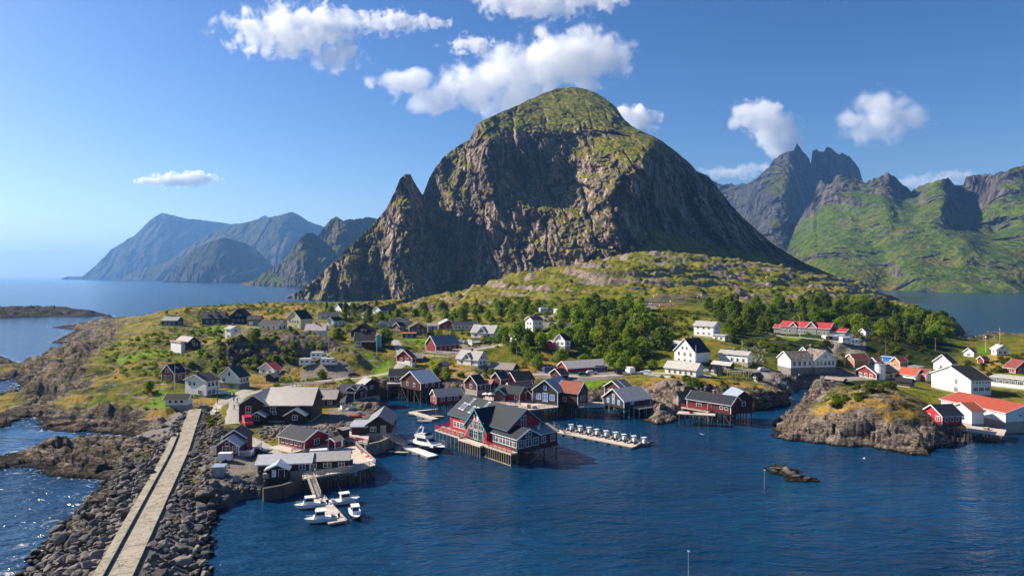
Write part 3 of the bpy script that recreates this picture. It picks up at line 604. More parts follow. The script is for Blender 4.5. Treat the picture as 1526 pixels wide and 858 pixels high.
for pg, zz, v in [([(900, 575), (1000, 555), (1180, 572), (1180, 600), (1000, 590)], 6, 0.9), ([(780, 560), (780, 535), (840, 540), (840, 560)], 6, 0.9), ([(600, 560), (690, 535), (730, 560), (690, 575), (610, 575)], 7, 0.85),
                  ([(1190, 600), (1290, 565), (1400, 600), (1390, 640), (1230, 640)], 8, 0.85), ([(400, 590), (480, 590), (520, 570), (420, 560)], 4.5, 0.6), ([(200, 500), (330, 455), (480, 455), (440, 480), (260, 480)], [10, 18, 18, 16, 14], 0.6),
                  ([(340, 578), (420, 575), (410, 590), (350, 590)], 4.6, 0.95), ([(930, 485), (1000, 470), (1010, 455), (960, 455)], [18, 20, 24, 24], 0.85), ([(1120, 505), (1180, 510), (1180, 540), (1130, 540)], 11, 0.6), ([(1300, 505), (1340, 500), (1330, 540), (1290, 530)], 9, 0.5), ([(1430, 530), (1526, 520), (1526, 550), (1440, 560)], 6, 0.7)]:
    dry_c = np.maximum(dry_c, region(pg, zz, 10) * v)
lawn_c = 0 * CXc
for pg, zz in [([(168, 533), (215, 524), (258, 523), (255, 530), (225, 536), (180, 543)], 8.3), ([(305, 487), (338, 487), (338, 498), (312, 498)], 14.7), ([(230, 592), (246, 582), (252, 608), (215, 606)], 4), ([(868, 566), (912, 561), (885, 580), (872, 580)], 4.6),
               ([(1160, 500), (1200, 502), (1185, 505), (1165, 503)], 13.8), ([(540, 530), (580, 530), (578, 548), (556, 535)], 10.5), ([(455, 506), (520, 512), (525, 522), (480, 514)], 13.5), ([(602, 506), (650, 506), (650, 512), (610, 512)], 12.4), ([(1455, 520), (1475, 519), (1473, 527), (1457, 527)], 4), ([(365, 487), (395, 490), (390, 495), (365, 493)], 14.7), ([(330, 582), (350, 580), (380, 586), (340, 592)], 4.8)]:
    lawn_c = np.maximum(lawn_c, region(pg, zz, 2.0))
scrub_c = 0.20 + 0.46 * sst(0, 1, fbm(CXc / 40, CYc / 40, 3, 77) + 0.3)
for pg, zz, v in [([(200, 560), (300, 530), (470, 520), (470, 556), (330, 560), (260, 572)], [6, 9, 11, 5, 5, 5], 0.55), ([(250, 486), (330, 470), (345, 500), (300, 525), (200, 520)], [14, 16, 14, 10, 9], 0.5), ([(480, 470), (640, 470), (640, 500), (500, 500)], 15, 0.5), ([(1040, 470), (1320, 455), (1440, 490), (1400, 520), (1300, 535), (1080, 500)], 15, 0.75), ([(860, 470), (960, 470), (1000, 540), (860, 530)], [18, 19, 8, 9], 0.6), ([(1010, 566), (1060, 570), (1090, 588), (1040, 600)], 6, 0.85), ([(1250, 575), (1330, 570), (1320, 600), (1230, 612)], 9, 0.45), ([(1180, 515), (1290, 515), (1270, 545), (1200, 530)], 9, 0.4)]:
    scrub_c = np.maximum(scrub_c, region(pg, zz, 8) * v)
scrub_c = np.maximum(scrub_c, sst(430, 520, CYc) * 0.30)
lich_shade_c = np.clip(0.45 * (1 - sst(4, 14, sd_c)) * (CXc < -55), 0, 1)
for s_ in SKERRIES[:1]: lich_shade_c = np.maximum(lich_shade_c, 1.0 * (poly_sd(s_, CXc, CYc) > -6))  # far skerry: its backlit shade painted in as blackened rock
lich_shade_c = np.maximum(lich_shade_c, 0.12 * (CXc > -55) * (1 - sst(2, 9, sd_c)))
lich_shade_c = np.maximum(lich_shade_c, 0.9 * region([(290, 540), (330, 521), (380, 513), (440, 511), (500, 527), (520, 552), (330, 558)], [6, 13.5, 15, 16, 11.5, 5, 5], 5))  # crag face: shade and dark growth painted into the rock colour
lich_shade_c = np.maximum(lich_shade_c, region([(0, 480), (170, 470), (205, 500), (150, 545), (160, 570), (100, 590), (225, 600), (290, 615), (150, 760), (0, 720)], 4, 8) * 0.22)
pale_c = 0 * CXc
for pg, zz, v in [([(945, 606), (955, 580), (1000, 563), (1052, 570), (1036, 600), (1012, 630), (952, 634)], 5, 1.0), ([(518, 528), (548, 530), (558, 553), (518, 553)], [11, 11, 6, 6], .9), ([(655, 574), (690, 554), (738, 554), (728, 572), (700, 588)], 6, .9), ([(1148, 652), (1205, 592), (1262, 574), (1252, 622), (1180, 657)], 5, .55), ([(1180, 655), (1300, 630), (1420, 660), (1380, 680), (1270, 668)], 1.5, .5), ([(230, 610), (300, 606), (270, 650), (150, 655), (130, 625)], 3, .55)]:
    pale_c = np.maximum(pale_c, region(pg, zz, 5) * v)
grav_c = road_c * 0.0
for pg, zz in [([(395, 632), (470, 628), (500, 606), (545, 612), (560, 622), (520, 640), (470, 640), (400, 645)], 3), ([(310, 690), (335, 676), (392, 668), (395, 722), (345, 736), (312, 730)], 2.5), ([(690, 580), (740, 584), (775, 596), (760, 606), (690, 600)], 3.6), ([(800, 550), (930, 552), (930, 562), (870, 566), (800, 562)], 5), ([(448, 557), (515, 557), (532, 561), (532, 566), (450, 567)], 5.1), ([(1135, 556), (1300, 556), (1300, 566), (1200, 569), (1140, 568)], 4.3), ([(1230, 500), (1290, 502), (1290, 515), (1240, 512)], 12.8), ([(790, 480), (830, 480), (830, 486), (790, 488)], 16.5), ([(945, 466), (980, 466), (975, 478), (945, 478)], 19), ([(785, 496), (830, 493), (830, 498), (790, 501)], 15), ([(685, 505), (735, 508), (735, 516), (690, 516)], 12)]:
    grav_c = np.maximum(grav_c, region(pg, zz, 2.0))
lowd = np.maximum(near_house, np.maximum(road_c, grav_c)) * (1 - 0.7 * (rock_c > 0.8))
RK = up(rock_c); quiet = up(lowd)
# relief: slabby rock, hummocky heath, bands of outcrop on the fore hill
rot = R(-14); AX = GX * math.cos(rot) + GY * math.sin(rot); AY = -GX * math.sin(rot) + GY * math.cos(rot)
n_rock = ridged(AX / 22, AY / 9, 5, 3) - 0.62
n_heath = fbm(GX / 26, GY / 26, 5, 11)
n_fine = fbm(GX / 3.2, GY / 2.6, 3, 21)
n_big = fbm(GX / 70, GY / 45, 4, 31)
amp = (1 - 0.93 * np.clip(quiet, 0, 1))
cstf = sst(0, 14, sdv)
Z = HB + amp * (n_rock * (0.6 + 3.4 * RK) * (0.35 + 0.65 * cstf) + n_heath * 1.3 * cstf + n_fine * (0.18 + 0.5 * RK) + n_big * 1.2 * cstf)
wf1, wf2, wid = worley2(AX / 7.5 + 0.25 * fbm(GX / 6, GY / 6, 3, 61), AY / 3.6 + 0.3 * fbm(GX / 5, GY / 5, 3, 62), 9)
vf1, vf2, vid = worley2(AX / 2.6, AY / 1.7 + 0.3 * fbm(GX / 3, GY / 3, 2, 63), 19)
rk2 = sst(0.5, 0.8, RK) * amp * (GY < 430)
Z = Z + rk2 * ((wid - 0.5) * (2.0 + 1.6 * (GX < -55)) - 1.1 * (1 - sst(0.0, 0.14, wf2 - wf1)) + (vid - 0.5) * 0.55 - 0.3 * (1 - sst(0, 0.12, vf2 - vf1)))
west = (1 - sst(-62, -50, GX)) * sst(0.35, 0.7, RK) * amp
Z = Z + west * (ridged(AX / 60, AY / 15, 5, 71, gain=0.58) - 0.60) * 11.0
w2a, w2b, wid2 = worley2(GX / 26 + 0.3 * fbm(GX / 20, GY / 20, 3, 65), GY / 13 + GX / 90 + 0.3 * fbm(GX / 16, GY / 16, 3, 66), 29)
hillf = sst(440, 560, GY) * (GX > -100)
tq = HB / 7.5 + GX / 170 + 1.0 * fbm(GX / 80, GY / 55, 5, 91); tfr = tq - np.floor(tq); stepd = (sst(0.0, 0.30, tfr) - tfr) * 6.0
riser = (1 - sst(0.22, 0.40, tfr)) * sst(-0.35, 0.15, fbm(GX / 55, GY / 40, 4, 92))
terr = ridged(GX / 110 + GY / 300 + 0.4 * fbm(GX / 60, GY / 60, 3, 42), GY / 30 + GX / 200, 6, 41, gain=0.6) - 0.6
Z = Z + hillf * (terr * 7.0 - 7.0 + stepd) + hillf * fbm(GX / 40, GY / 22, 4, 44) * 3.0 + hillf * ((wid2 - 0.5) * 3.5 - 2.0 * (1 - sst(0, 0.16, w2b - w2a)))
RK = np.where(hillf > 0, RK * (1 - hillf) + hillf * np.clip(0.15 + 0.5 * terr + 0.58 * riser + 0.2 * (wid2 - 0.5), 0, 1), RK)
# shape the shore: steep rock rising out of the water, sea bed beyond
shore_w = 5.0 + 9.0 * np.clip(fbm(GX / 20, GY / 20, 3, 51) + 0.5, 0, 1)
shore_w = np.where(GX > -60, 4.0, shore_w * 1.3)
n_edge = fbm(GX / 9, GY / 6, 5, 52, gain=0.6) * 4.2 + rk2 * (wid - 0.5) * 2.0
s2 = sdv + n_edge * (1 - sst(0, 6, np.abs(sdv))) * 1.0
ramp = np.clip(s2 / shore_w, -1, 1)
landz = np.where(s2 > 0, np.minimum(np.maximum(Z, 0.25), 0.15 + np.maximum(Z, 0.4) * np.clip(ramp, 0, 1) ** 0.75 + rk2 * (wid - 0.4) * 0.9 * np.clip(ramp * 2, 0, 1)), -0.3 + s2 * 0.35)
for pxs, zt in []: pass
GZ = np.maximum(landz, -4.0)
# the two skerries stay low
for s_ in SKERRIES:
    m = up(poly_sd(s_, CXc, CYc)) > -2
    cap = 0.7 + 1.3 * np.clip(n_rock + 0.4, 0, 1) + 1.2 * (wid - .4) if s_ is SKERRIES[1] else 3.0 + 5 * np.clip(n_big * 1.5 + n_rock, -0.5, 1)
    GZ = np.where(m, np.minimum(GZ, np.minimum(cap, 0.1 + s2 * (0.45 if s_ is SKERRIES[1] else 0.3))), GZ)
    if s_ is SKERRIES[0]: GZ = np.where(m & (s2 > 0), np.minimum(0.2 + s2 * 0.4, 0.6 + 11 * np.clip(ridged(GX / 38, GY / 26, 5, 81) - 0.42, 0, 1)), GZ)
    GZ = np.where(m & (s2 < 0), -0.3 + s2 * 0.35, GZ)
M_GROUND = mat_ground()
P_ = np.stack([GX, GY, GZ], 2)
me = grid_mesh('headland', P_, M_GROUND, {'rock': RK, 'lawn': up(lawn_c), 'dry': up(dry_c), 'gravel': up(grav_c), 'scrub': up(scrub_c) + hillf * (-0.35 + 0.5 * np.clip(-terr * 2.2, -0.6, 1)), 'lichen': up(lich_shade_c), 'pale': up(pale_c) + hillf * (0.10 + 0.55 * riser)})
tag(link('headland', me), kind='structure')
def gz(x, y):
    """ground height"""
    if y < Y0 * 1.001: y = Y0 * 1.001
    fi = (math.log(y) - ll[0]) / (ll[1] - ll[0]); fj = (x / y - U0) / (uu[1] - uu[0])
    i = int(min(max(fi, 0), NR - 2)); j = int(min(max(fj, 0), NC - 2)); a = fi - i; b = fj - j
    return (GZ[i, j] * (1 - a) + GZ[i + 1, j] * a) * (1 - b) + (GZ[i, j + 1] * (1 - a) + GZ[i + 1, j + 1] * a) * b
def pick(px, py):
    """first ground point under a photo pixel"""
    u = (px - CX) / F; s = -(py - HY) / F
    j = (u - U0) / (uu[1] - uu[0]); j0 = int(min(max(j, 0), NC - 2)); b = j - j0
    col = GZ[:, j0] * (1 - b) + GZ[:, j0 + 1] * b
    yy = np.exp(ll); ray = CAMH + s * yy
    hit = np.nonzero(col >= ray)[0]
    hit = hit[hit > 0]
    if len(hit) == 0: return None
    i = hit[0]
    t0 = ray[i - 1] - col[i - 1]; t1 = ray[i] - col[i]
    f = t0 / (t0 - t1 + 1e-9); y = yy[i - 1] + (yy[i] - yy[i - 1]) * f
    return (u * y, y, gz(u * y, y))

# roads as thin sheets lying on the ground
def road_mat():
    k = NT('worn_asphalt'); p = k.pos()
    c = k.ramp(k.noise(p, 0.9, 6, 0.65), [(0.3, (0.17, 0.16, 0.145)), (0.7, (0.27, 0.255, 0.23))])
    return k.done(c, 0.9, k.bump(k.noise(p, 6, 4), 0.2, 0.05))
def lane_mat():
    k = NT('pale_gravel'); p = k.pos()
    c = k.ramp(k.noise(p, 1.2, 6, 0.7), [(0.3, (0.25, 0.225, 0.19)), (0.7, (0.42, 0.385, 0.33))])
    return k.done(c, 0.95, k.bump(k.noise(p, 5, 4), 0.3, 0.06))
M_ROAD, M_LANE = road_mat(), lane_mat()
for nm, Q, wd in ROADW:
    Q = spline(Q, 160); T = np.gradient(Q[:, :2], axis=0); T /= np.linalg.norm(T, axis=1)[:, None] + 1e-9
    rows = []
    for k_ in np.linspace(-0.5, 0.5, 7):
        pts = []
        for i_ in range(len(Q)):
            wob = 0.25 * math.sin(i_ * 0.7 + k_ * 3) * (abs(k_) > 0.45)
            x = Q[i_, 0] + T[i_, 1] * (k_ * wd + wob); y = Q[i_, 1] - T[i_, 0] * (k_ * wd + wob)
            pts.append((x, y, gz(x, y) + (0.10 if abs(k_) < 0.49 else -0.03)))
        rows.append(pts)
    me = grid_mesh(nm, np.array(rows)[::-1], M_ROAD if nm == 'road' else M_LANE)
    tag(link(nm, me), kind='structure')

# ------------------------------------------------------------------ the sea and the lake: one sheet to the horizon
def sea():
    us = np.linspace(-1.6, 1.6, 260); ys = np.concatenate([np.geomspace(20, 1500, 300), np.geomspace(1550, 26000, 40)])
    Y = ys[:, None] * np.ones(len(us))[None]; X = Y * us[None]
    cxy = lambda px, py: W(px, py)[:2]
    sd = np.where((X / Y > U0) & (X / Y < U1) & (Y < Y1) & (Y > Y0), 0, -50.0)
    fi = (np.log(np.maximum(Y, Y0)) - ll[0]) / (ll[1] - ll[0]); fj = (X / Y - U0) / (uu[1] - uu[0])
    i = np.clip(fi.astype(int), 0, NR - 1); j = np.clip(fj.astype(int), 0, NC - 1)
    sv = np.where(sd == 0, s2[i, j], -50)
    shoal = np.exp(-np.maximum(-sv, 0) / 3.0) * 0.75
    for px, py, r, v in [(1120, 795, 9, .75), (1100, 835, 6, .5), (1175, 728, 9, 0.8), (1150, 760, 7, 0.7), (1290, 715, 9, 0.55), (1370, 730, 9, 0.4), (1130, 740, 6, .6), (760, 745, 10, 0.35), (880, 700, 14, 0.3), (1060, 650, 12, .35)]:
        x, y = cxy(px, py); shoal = np.maximum(shoal, v * np.exp(-((X - x) ** 2 + ((Y - y) * 0.7) ** 2) / r ** 2))
    west = sst(-55, -75, X) * (Y < 900)
    foam = np.exp(-np.maximum(-sv - 0.3, 0) / 2.2) * west * 0.9
    calm = np.zeros_like(X)
    for px, py, r, v in [(100, 650, 24, 1.0), (20, 660, 24, 1.0), (640, 603, 16, 0.6), (1195, 592, 14, 0.7), (1400, 512, 60, .7)]:
        x, y = cxy(px, py); calm = np.maximum(calm, v * np.exp(-(((X - x) ** 2 + (Y - y) ** 2) / r ** 2) ** 2))
    me = grid_mesh('sea', np.stack([X, Y, np.zeros_like(X)], 2), mat_water(), {'shoal': shoal, 'foam': foam, 'calm': np.clip(calm, 0, 1)})
    tag(link('sea', me), kind='structure')
sea()

# ------------------------------------------------------------------ mountains
def relief(name, sil, foot, ctrl, mat, ncol=500, nrow=220, noise=(30, 80, 0.45), jag=1.5, bias=0.0, back=500, seed=1, smooth=2e-3, dip=-6.0, gmul=1.0, extra=None, blk_amp=1.0):
    """a mountain whose skyline follows sil; ctrl gives distances at photo pixels"""
    sil = np.array(sil, float); foot = np.array(foot, float)
    c = np.array(ctrl, float)
    f = RBF(c[:, :2] / 100.0, c[:, 2], smooth)
    px = np.linspace(sil[0, 0], sil[-1, 0], ncol)
    top = np.interp(px, sil[:, 0], sil[:, 1]) + jag * (fbm(px / 11, px * 0 + seed, 5, seed + 3, gain=0.65)) * 1.6
    bot = np.interp(px, foot[:, 0], foot[:, 1])
    top = np.minimum(top, bot - 0.5)
    t = np.linspace(0, 1, nrow)[:, None]
    PY = bot[None] + (top - bot)[None] * t; PX = np.ones((nrow, 1)) * px[None]
    D = f(PX / 100, PY / 100)
    X = (PX - CX) / F * D; Zb = CAMH - (PY - HY) / F * D
    a, wl, tl = noise
    s = X - tl * Zb
    n1 = ridged(s / wl, Zb / (wl * 2.6) + D / wl * 0.25, 6, seed, gain=0.58) - 0.62
    n1 = n1 + 0.6 * (ridged(s / (wl * 2.7) + 5, Zb / (wl * 6), 3, seed + 5) - 0.6)
    n2 = fbm(X / (wl * 0.8), Zb / (wl * 0.8), 5, seed + 9)
    blk_amp = blk_amp * (1.0 if gmul else 1.0)
    ea = 1.0 if extra is None else extra(PX, PY)
    wa, wb, wi = worley2(s / (wl * 0.75) + 0.5 * n2, Zb / (wl * 1.9) + 0.5 * n2, seed + 51)
    va, vb, vi = worley2(s / (wl * 0.30) + 0.6 * n2, Zb / (wl * 0.55), seed + 53)
    blk = (wi - 0.5) * 0.75 - 0.35 * (1 - sst(0, 0.15, wb - wa)) + (vi - 0.5) * 0.22 - 0.10 * (1 - sst(0, .15, vb - va))
    D2 = D - a * (n1 * 1.15 + n2 * 0.7 + blk * blk_amp) * ea
    X = (PX - CX) / F * D2; Z = CAMH - (PY - HY) / F * D2
    P = np.stack([X, D2, Z], 2)
    du = np.gradient(P, axis=1); dv = np.gradient(P, axis=0)
    N = np.cross(du, dv); N /= np.linalg.norm(N, axis=2)[..., None] + 1e-9
    N *= np.sign(-(N * P).sum(2))[..., None]
    nz = N[..., 2]
    # smooth the steepness a little
    for _ in range(2):
        nz = (nz + np.roll(nz, 1, 0) + np.roll(nz, -1, 0) + np.roll(nz, 1, 1) + np.roll(nz, -1, 1)) / 5
    if not callable(bias): green = np.clip((nz - 0.30) / 0.42 * gmul + bias, -0.6, 1.5)
    else: green = np.clip((nz - 0.30) / 0.42 + bias(PX, PY), -0.6, 1.5)
    # the far side: falls away behind the skyline
    rows = [P]; g = [green]
    last = P[-1]; Bk = []
    for i, q in enumerate(np.linspace(0.03, 1, 14)):
        b = last.copy(); b[:, 1] += back * q; b[:, 0] *= b[:, 1] / last[:, 1]
        b[:, 2] = last[:, 2] - (last[:, 2] + 20) * q ** 1.6 + (fbm(px / 30, px * 0 + i, 3, seed) * 6 * q)
        Bk.append(b)
    P2 = np.concatenate([P, np.array(Bk)], 0); G2 = np.concatenate([green, np.repeat(green[-1:], 14, 0)], 0)
    base = P[:1].copy(); base[..., 2] += dip; P2 = np.concatenate([base, P2], 0); G2 = np.concatenate([green[:1], G2], 0)
    me = grid_mesh(name, P2, mat, {'green': G2})
    return tag(link(name, me), kind='structure')

MAIN = [(418, 449), (430, 442), (450, 431), (470, 415), (500, 388), (530, 360), (555, 335), (575, 312), (586, 290), (596, 267), (604, 259), (612, 261), (621, 277), (630, 291), (640, 265), (650, 248), (660, 235), (675, 222), (700, 208), (706, 196), (712, 184), (725, 177), (745, 168), (765, 160), (790, 148), (810, 139), (830, 132), (850, 130), (870, 132), (890, 139), (905, 149), (918, 160), (928, 175), (940, 187), (960, 197), (985, 209), (1010, 228), (1030, 245), (1038, 255), (1055, 262), (1070, 280), (1085, 300), (1105, 322), (1125, 340), (1150, 362), (1175, 378), (1200, 392), (1230, 405), (1260, 418), (1290, 430), (1320, 440), (1345, 448)]
MFOOT = [(418, 451), (640, 452), (700, 450), (900, 430), (1000, 420), (1150, 425), (1300, 448), (1345, 452)]
MC = [(418, 449, 1330), (440, 440, 1300), (470, 440, 1240), (500, 440, 1190), (520, 435, 1180), (545, 440, 1210), (560, 440, 1180), (590, 445, 1120), (610, 440, 1105), (640, 440, 1180), (675, 430, 1205), (700, 430, 1180), (760, 420, 1105), (830, 410, 1040), (880, 405, 985), (905, 400, 960), (950, 400, 960), (1000, 404, 930), (1100, 414, 950), (1200, 424, 1000), (1300, 444, 1100), (1345, 450, 1180),
      (470, 418, 1275), (500, 400, 1215), (520, 385, 1215), (545, 370, 1260), (560, 380, 1235), (590, 380, 1165), (608, 370, 1150), (640, 380, 1240), (675, 390, 1250), (700, 380, 1225),
      (530, 362, 1270), (555, 340, 1275), (575, 330, 1240), (600, 310, 1195), (612, 320, 1190), (630, 330, 1270), (648, 345, 1310), (660, 320, 1310),
      (586, 292, 1255), (604, 262, 1235), (620, 280, 1275), (632, 294, 1350), (650, 300, 1345), (680, 330, 1280), (640, 268, 1400), (660, 240, 1400), (700, 212, 1370), (680, 260, 1340), (715, 260, 1250), (722, 215, 1235), (712, 188, 1330), (745, 172, 1420),
      (740, 300, 1200), (735, 340, 1180), (760, 240, 1262), (800, 240, 1285), (835, 250, 1278), (840, 200, 1318), (800, 205, 1300), (760, 200, 1280), (850, 260, 1270), (780, 330, 1190), (820, 340, 1130), (860, 340, 1085), (880, 300, 1120), (900, 270, 1110), (930, 260, 1080), (945, 255, 1075), (925, 300, 1050), (905, 340, 1020), (895, 370, 990), (850, 380, 1030),
      (830, 190, 1360), (880, 185, 1340), (890, 215, 1250), (930, 235, 1130), (960, 235, 1110), (975, 215, 1200), (930, 205, 1240), (850, 135, 1600), (800, 150, 1560), (850, 165, 1440), (780, 175, 1420), (890, 150, 1540), (915, 165, 1500), (940, 190, 1400), (985, 212, 1290), (1000, 260, 1190), (980, 300, 1140), (960, 340, 1080), (1000, 340, 1130), (1030, 260, 1290), (1040, 300, 1270), (1050, 354, 1180), (1070, 285, 1370), (1100, 330, 1340), (1100, 365, 1220), (1150, 365, 1400), (1170, 395, 1230), (1230, 407, 1350), (1290, 431, 1340), (1000, 372, 1030), (1060, 385, 1060), (1150, 400, 1090), (1240, 420, 1130), (950, 372, 1010), (1320, 441, 1320)]
def talus(PX, PY):
    return sst(-4, 12, PY - np.interp(PX, [940, 976, 1050, 1140, 1200, 1270, 1330], [330, 337, 357, 376, 396, 415, 442])) * sst(930, 985, PX)
def gb_main(PX, PY):
    b = 0.02 + 0 * PX
    b += 0.85 * np.clip(1 - np.hypot((PX - 850) / 95, (PY - 155) / 30), 0, 1)
    b += 0.75 * np.clip(1 - np.hypot((PX - 930) / 65, (PY - 222) / 22), 0, 1)
    b += 0.75 * np.clip(1 - np.hypot((PX - 675) / 45, (PY - 270) / 60), 0, 1)
    b += 0.45 * np.clip(1 - np.hypot((PX - 560) / 70, (PY - 360) / 70), 0, 1)
    b -= 0.55 * np.clip(1 - np.hypot((PX - 800) / 70, (PY - 215) / 32), 0, 1)
    b -= 0.42 * sst(250, 330, PY) * sst(690, 720, PX)
    b -= 0.30 * sst(950, 1010, PX) * sst(225, 260, PY) * (1 - sst(340, 400, PY))
    b += 0.62 * talus(PX, PY)
    return b
M_MAIN = mat_mountain('mountain_rock')
relief('mountain', MAIN, MFOOT, MC, M_MAIN, 980, 420, (44, 58, -0.30), 1.2, gb_main, 700, 3,
       extra=lambda PX, PY: (1 - 0.6 * talus(PX, PY)) * 0.30 + 0.70 * (1 - 0.75 * talus(PX, PY)) * (1 - np.clip(1.3 - np.hypot((PX - 850) / 130, (PY - 150) / 45), 0, 1)) * (1 - 0.6 * np.clip(1 - np.hypot((PX - 930) / 70, (PY - 222) / 25), 0, 1)))
M_GREEN = mat_mountain('green_mountain', (0.038, 0.068, 0.009), (0.105, 0.140, 0.014), (0.030, 0.028, 0.028), (0.17, 0.15, 0.14), 0.5, -0.3, 10)
# right: near green ridge, the cloud-capped peaks behind, the dark ridge at the edge
GR = [(1160, 402), (1170, 380), (1185, 340), (1200, 312), (1212, 300), (1218, 272), (1224, 268), (1228, 276), (1240, 272), (1246, 262), (1252, 258), (1258, 264), (1268, 262), (1280, 268), (1290, 272), (1298, 268), (1306, 266), (1314, 260), (1322, 257), (1332, 262), (1340, 270), (1350, 278), (1358, 284), (1380, 274), (1400, 268), (1413, 265), (1418, 270), (1424, 278), (1436, 275), (1440, 264), (1452, 260), (1480, 259), (1496, 256), (1510, 250), (1526, 246), (1560, 238), (1640, 225), (1720, 260)]
GF = [(1160, 430), (1250, 425), (1300, 432), (1360, 436), (1526, 438), (1720, 440)]
GC = [(1165, 395, 3000), (1185, 345, 3100), (1220, 275, 3100), (1250, 262, 2950), (1300, 270, 2850), (1322, 260, 2700), (1355, 283, 2800), (1413, 268, 2600), (1430, 278, 2700), (1460, 262, 2500), (1526, 248, 2400), (1640, 228, 2400), (1720, 262, 2500),
      (1220, 320, 2900), (1280, 320, 2650), (1320, 310, 2500), (1200, 380, 2700), (1260, 370, 2450), (1300, 350, 2480), (1350, 330, 2400), (1410, 300, 2350), (1440, 320, 2500), (1480, 320, 2300), (1526, 320, 2200), (1640, 330, 2200),
      (1220, 420, 2400), (1290, 420, 2150), (1340, 400, 2100), (1400, 380, 2050), (1440, 360, 2050), (1360, 430, 1950), (1330, 410, 2180), (1400, 425, 1900), (1460, 400, 1900), (1490, 360, 2100), (1526, 380, 1950), (1526, 430, 1750), (1460, 432, 1780), (1720, 430, 1800), (1640, 400, 1950), (1485, 345, 2280)]
def gb_green(PX, PY):
    top = np.interp(PX, [1160, 1250, 1322, 1355, 1413, 1460, 1526, 1720], [300, 262, 262, 284, 266, 260, 248, 262])
    return 0.62 - 1.25 * (1 - sst(18, 70, PY - top)) * (0.5 + 0.5 * (np.abs(PX - 1395) > 30)) - 0.5 * np.clip(1 - np.hypot((PX - 1475) / 30, (PY - 385) / 14), 0, 1)
relief('mountain', GR, GF, GC, M_GREEN, 620, 260, (62, 170, -0.35), 3.0, gb_green, 900, 14, blk_amp=0.15)
M_PEAK = mat_mountain('peak_rock', (0.035, 0.048, 0.012), (0.09, 0.09, 0.02), (0.024, 0.025, 0.029), (0.13, 0.125, 0.125), 0.35, -0.3, 10)
PK = [(1040, 300), (1060, 268), (1075, 275), (1090, 273), (1100, 276), (1106, 272), (1114, 275), (1130, 262), (1145, 250), (1152, 238), (1165, 230), (1175, 226), (1183, 224), (1188, 213), (1193, 222), (1200, 230), (1206, 237), (1208, 246), (1211, 224), (1216, 221), (1222, 226), (1228, 225), (1232, 219), (1238, 221), (1246, 227), (1256, 229), (1266, 233), (1274, 242), (1280, 252), (1284, 264), (1292, 290), (1310, 330), (1330, 380)]
PKF = [(1040, 430), (1330, 430)]
PKC = [(1040, 300, 4600), (1060, 270, 4600), (1105, 274, 4300), (1150, 240, 3900), (1188, 214, 3800), (1208, 246, 4050), (1232, 220, 3950), (1284, 264, 4200), (1330, 380, 4300), (1100, 320, 4200), (1130, 300, 3800), (1165, 290, 3500), (1180, 260, 3620), (1190, 310, 3520), (1215, 290, 3900), (1240, 270, 4000), (1120, 360, 3700), (1150, 340, 3450), (1180, 350, 3350), (1100, 420, 3500), (1160, 420, 3000), (1220, 420, 3100), (1330, 420, 3200), (1040, 420, 4000), (1215, 350, 3500)]
relief('mountain', PK, PKF, PKC, M_PEAK, 420, 220, (85, 170, -0.25), 3.0, lambda PX, PY: -0.25 + 0.55 * np.clip(1 - np.hypot((PX - 1165) / 30, (PY - 265) / 30), 0, 1) + .25 * sst(330, 380, PY), 900, 23, blk_amp=0.5)
M_FAR = mat_mountain('far_mountain_rock', (0.030, 0.038, 0.012), (0.06, 0.065, 0.018), (0.028, 0.028, 0.030), (0.10, 0.095, 0.09), 0.16, -0.3, 10)
# left: the far blue capes and the nearer cliffs
relief('mountain', [(92, 414.5), (104, 411.5), (112, 412), (122, 412), (140, 398), (155, 383), (165, 372), (175, 366), (186, 359), (200, 351), (212, 340), (222, 329), (234, 321), (242, 317), (255, 320), (275, 325), (300, 328), (325, 331), (345, 334), (370, 331), (385, 326), (395, 321), (403, 324), (420, 332), (460, 350), (500, 370)],
       [(92, 415), (122, 416), (200, 416), (300, 417), (500, 418)], [(92, 414, 9500), (140, 400, 9300), (200, 352, 9500), (242, 318, 9800), (345, 334, 10300), (395, 322, 10500), (500, 370, 10000), (140, 414, 8900), (200, 415, 8700), (260, 415, 8600), (320, 415, 8700), (500, 416, 9000), (240, 370, 9000), (320, 370, 9500), (190, 380, 8950)], M_FAR, 300, 120, (150, 500, -0.4), 1.2, 0.0, 2500, 31)
relief('mountain', [(170, 416), (200, 405), (240, 392), (275, 372), (300, 354), (330, 342), (350, 335), (372, 330), (385, 327), (400, 324), (415, 321), (430, 317), (436, 316), (445, 320), (460, 330), (480, 337), (510, 350), (560, 380)],
       [(170, 416.5), (260, 417), (400, 420), (560, 422)], [(170, 416, 7800), (275, 373, 7500), (350, 336, 7600), (430, 318, 7200), (480, 338, 7400), (560, 380, 7300), (230, 412, 6900), (300, 416, 6500), (400, 418, 6200), (560, 420, 6300), (360, 370, 6800), (430, 365, 6500), (470, 380, 6900), (310, 390, 6800)], M_FAR, 300, 120, (120, 380, -0.4), 1.2, 0.0, 2000, 37)
relief('mountain', [(244, 417), (262, 402), (275, 384), (285, 374), (300, 366), (312, 360), (322, 357), (332, 354), (345, 356), (365, 362), (385, 374), (400, 390), (420, 408), (430, 419)],
       [(244, 417.5), (330, 420), (430, 421)], [(244, 417, 5300), (285, 375, 5200), (322, 358, 5200), (365, 363, 5600), (430, 420, 5500), (280, 412, 4900), (320, 416, 4700), (380, 416, 4900), (330, 385, 4850), (300, 390, 4900)], M_FAR, 200, 90, (70, 210, -0.4), 1.5, 0.05, 1200, 43)
M_CAPE = mat_mountain('cape_rock', (0.040, 0.055, 0.010), (0.09, 0.10, 0.018), (0.030, 0.029, 0.030), (0.20, 0.175, 0.16), 0.45, -0.3, 10)
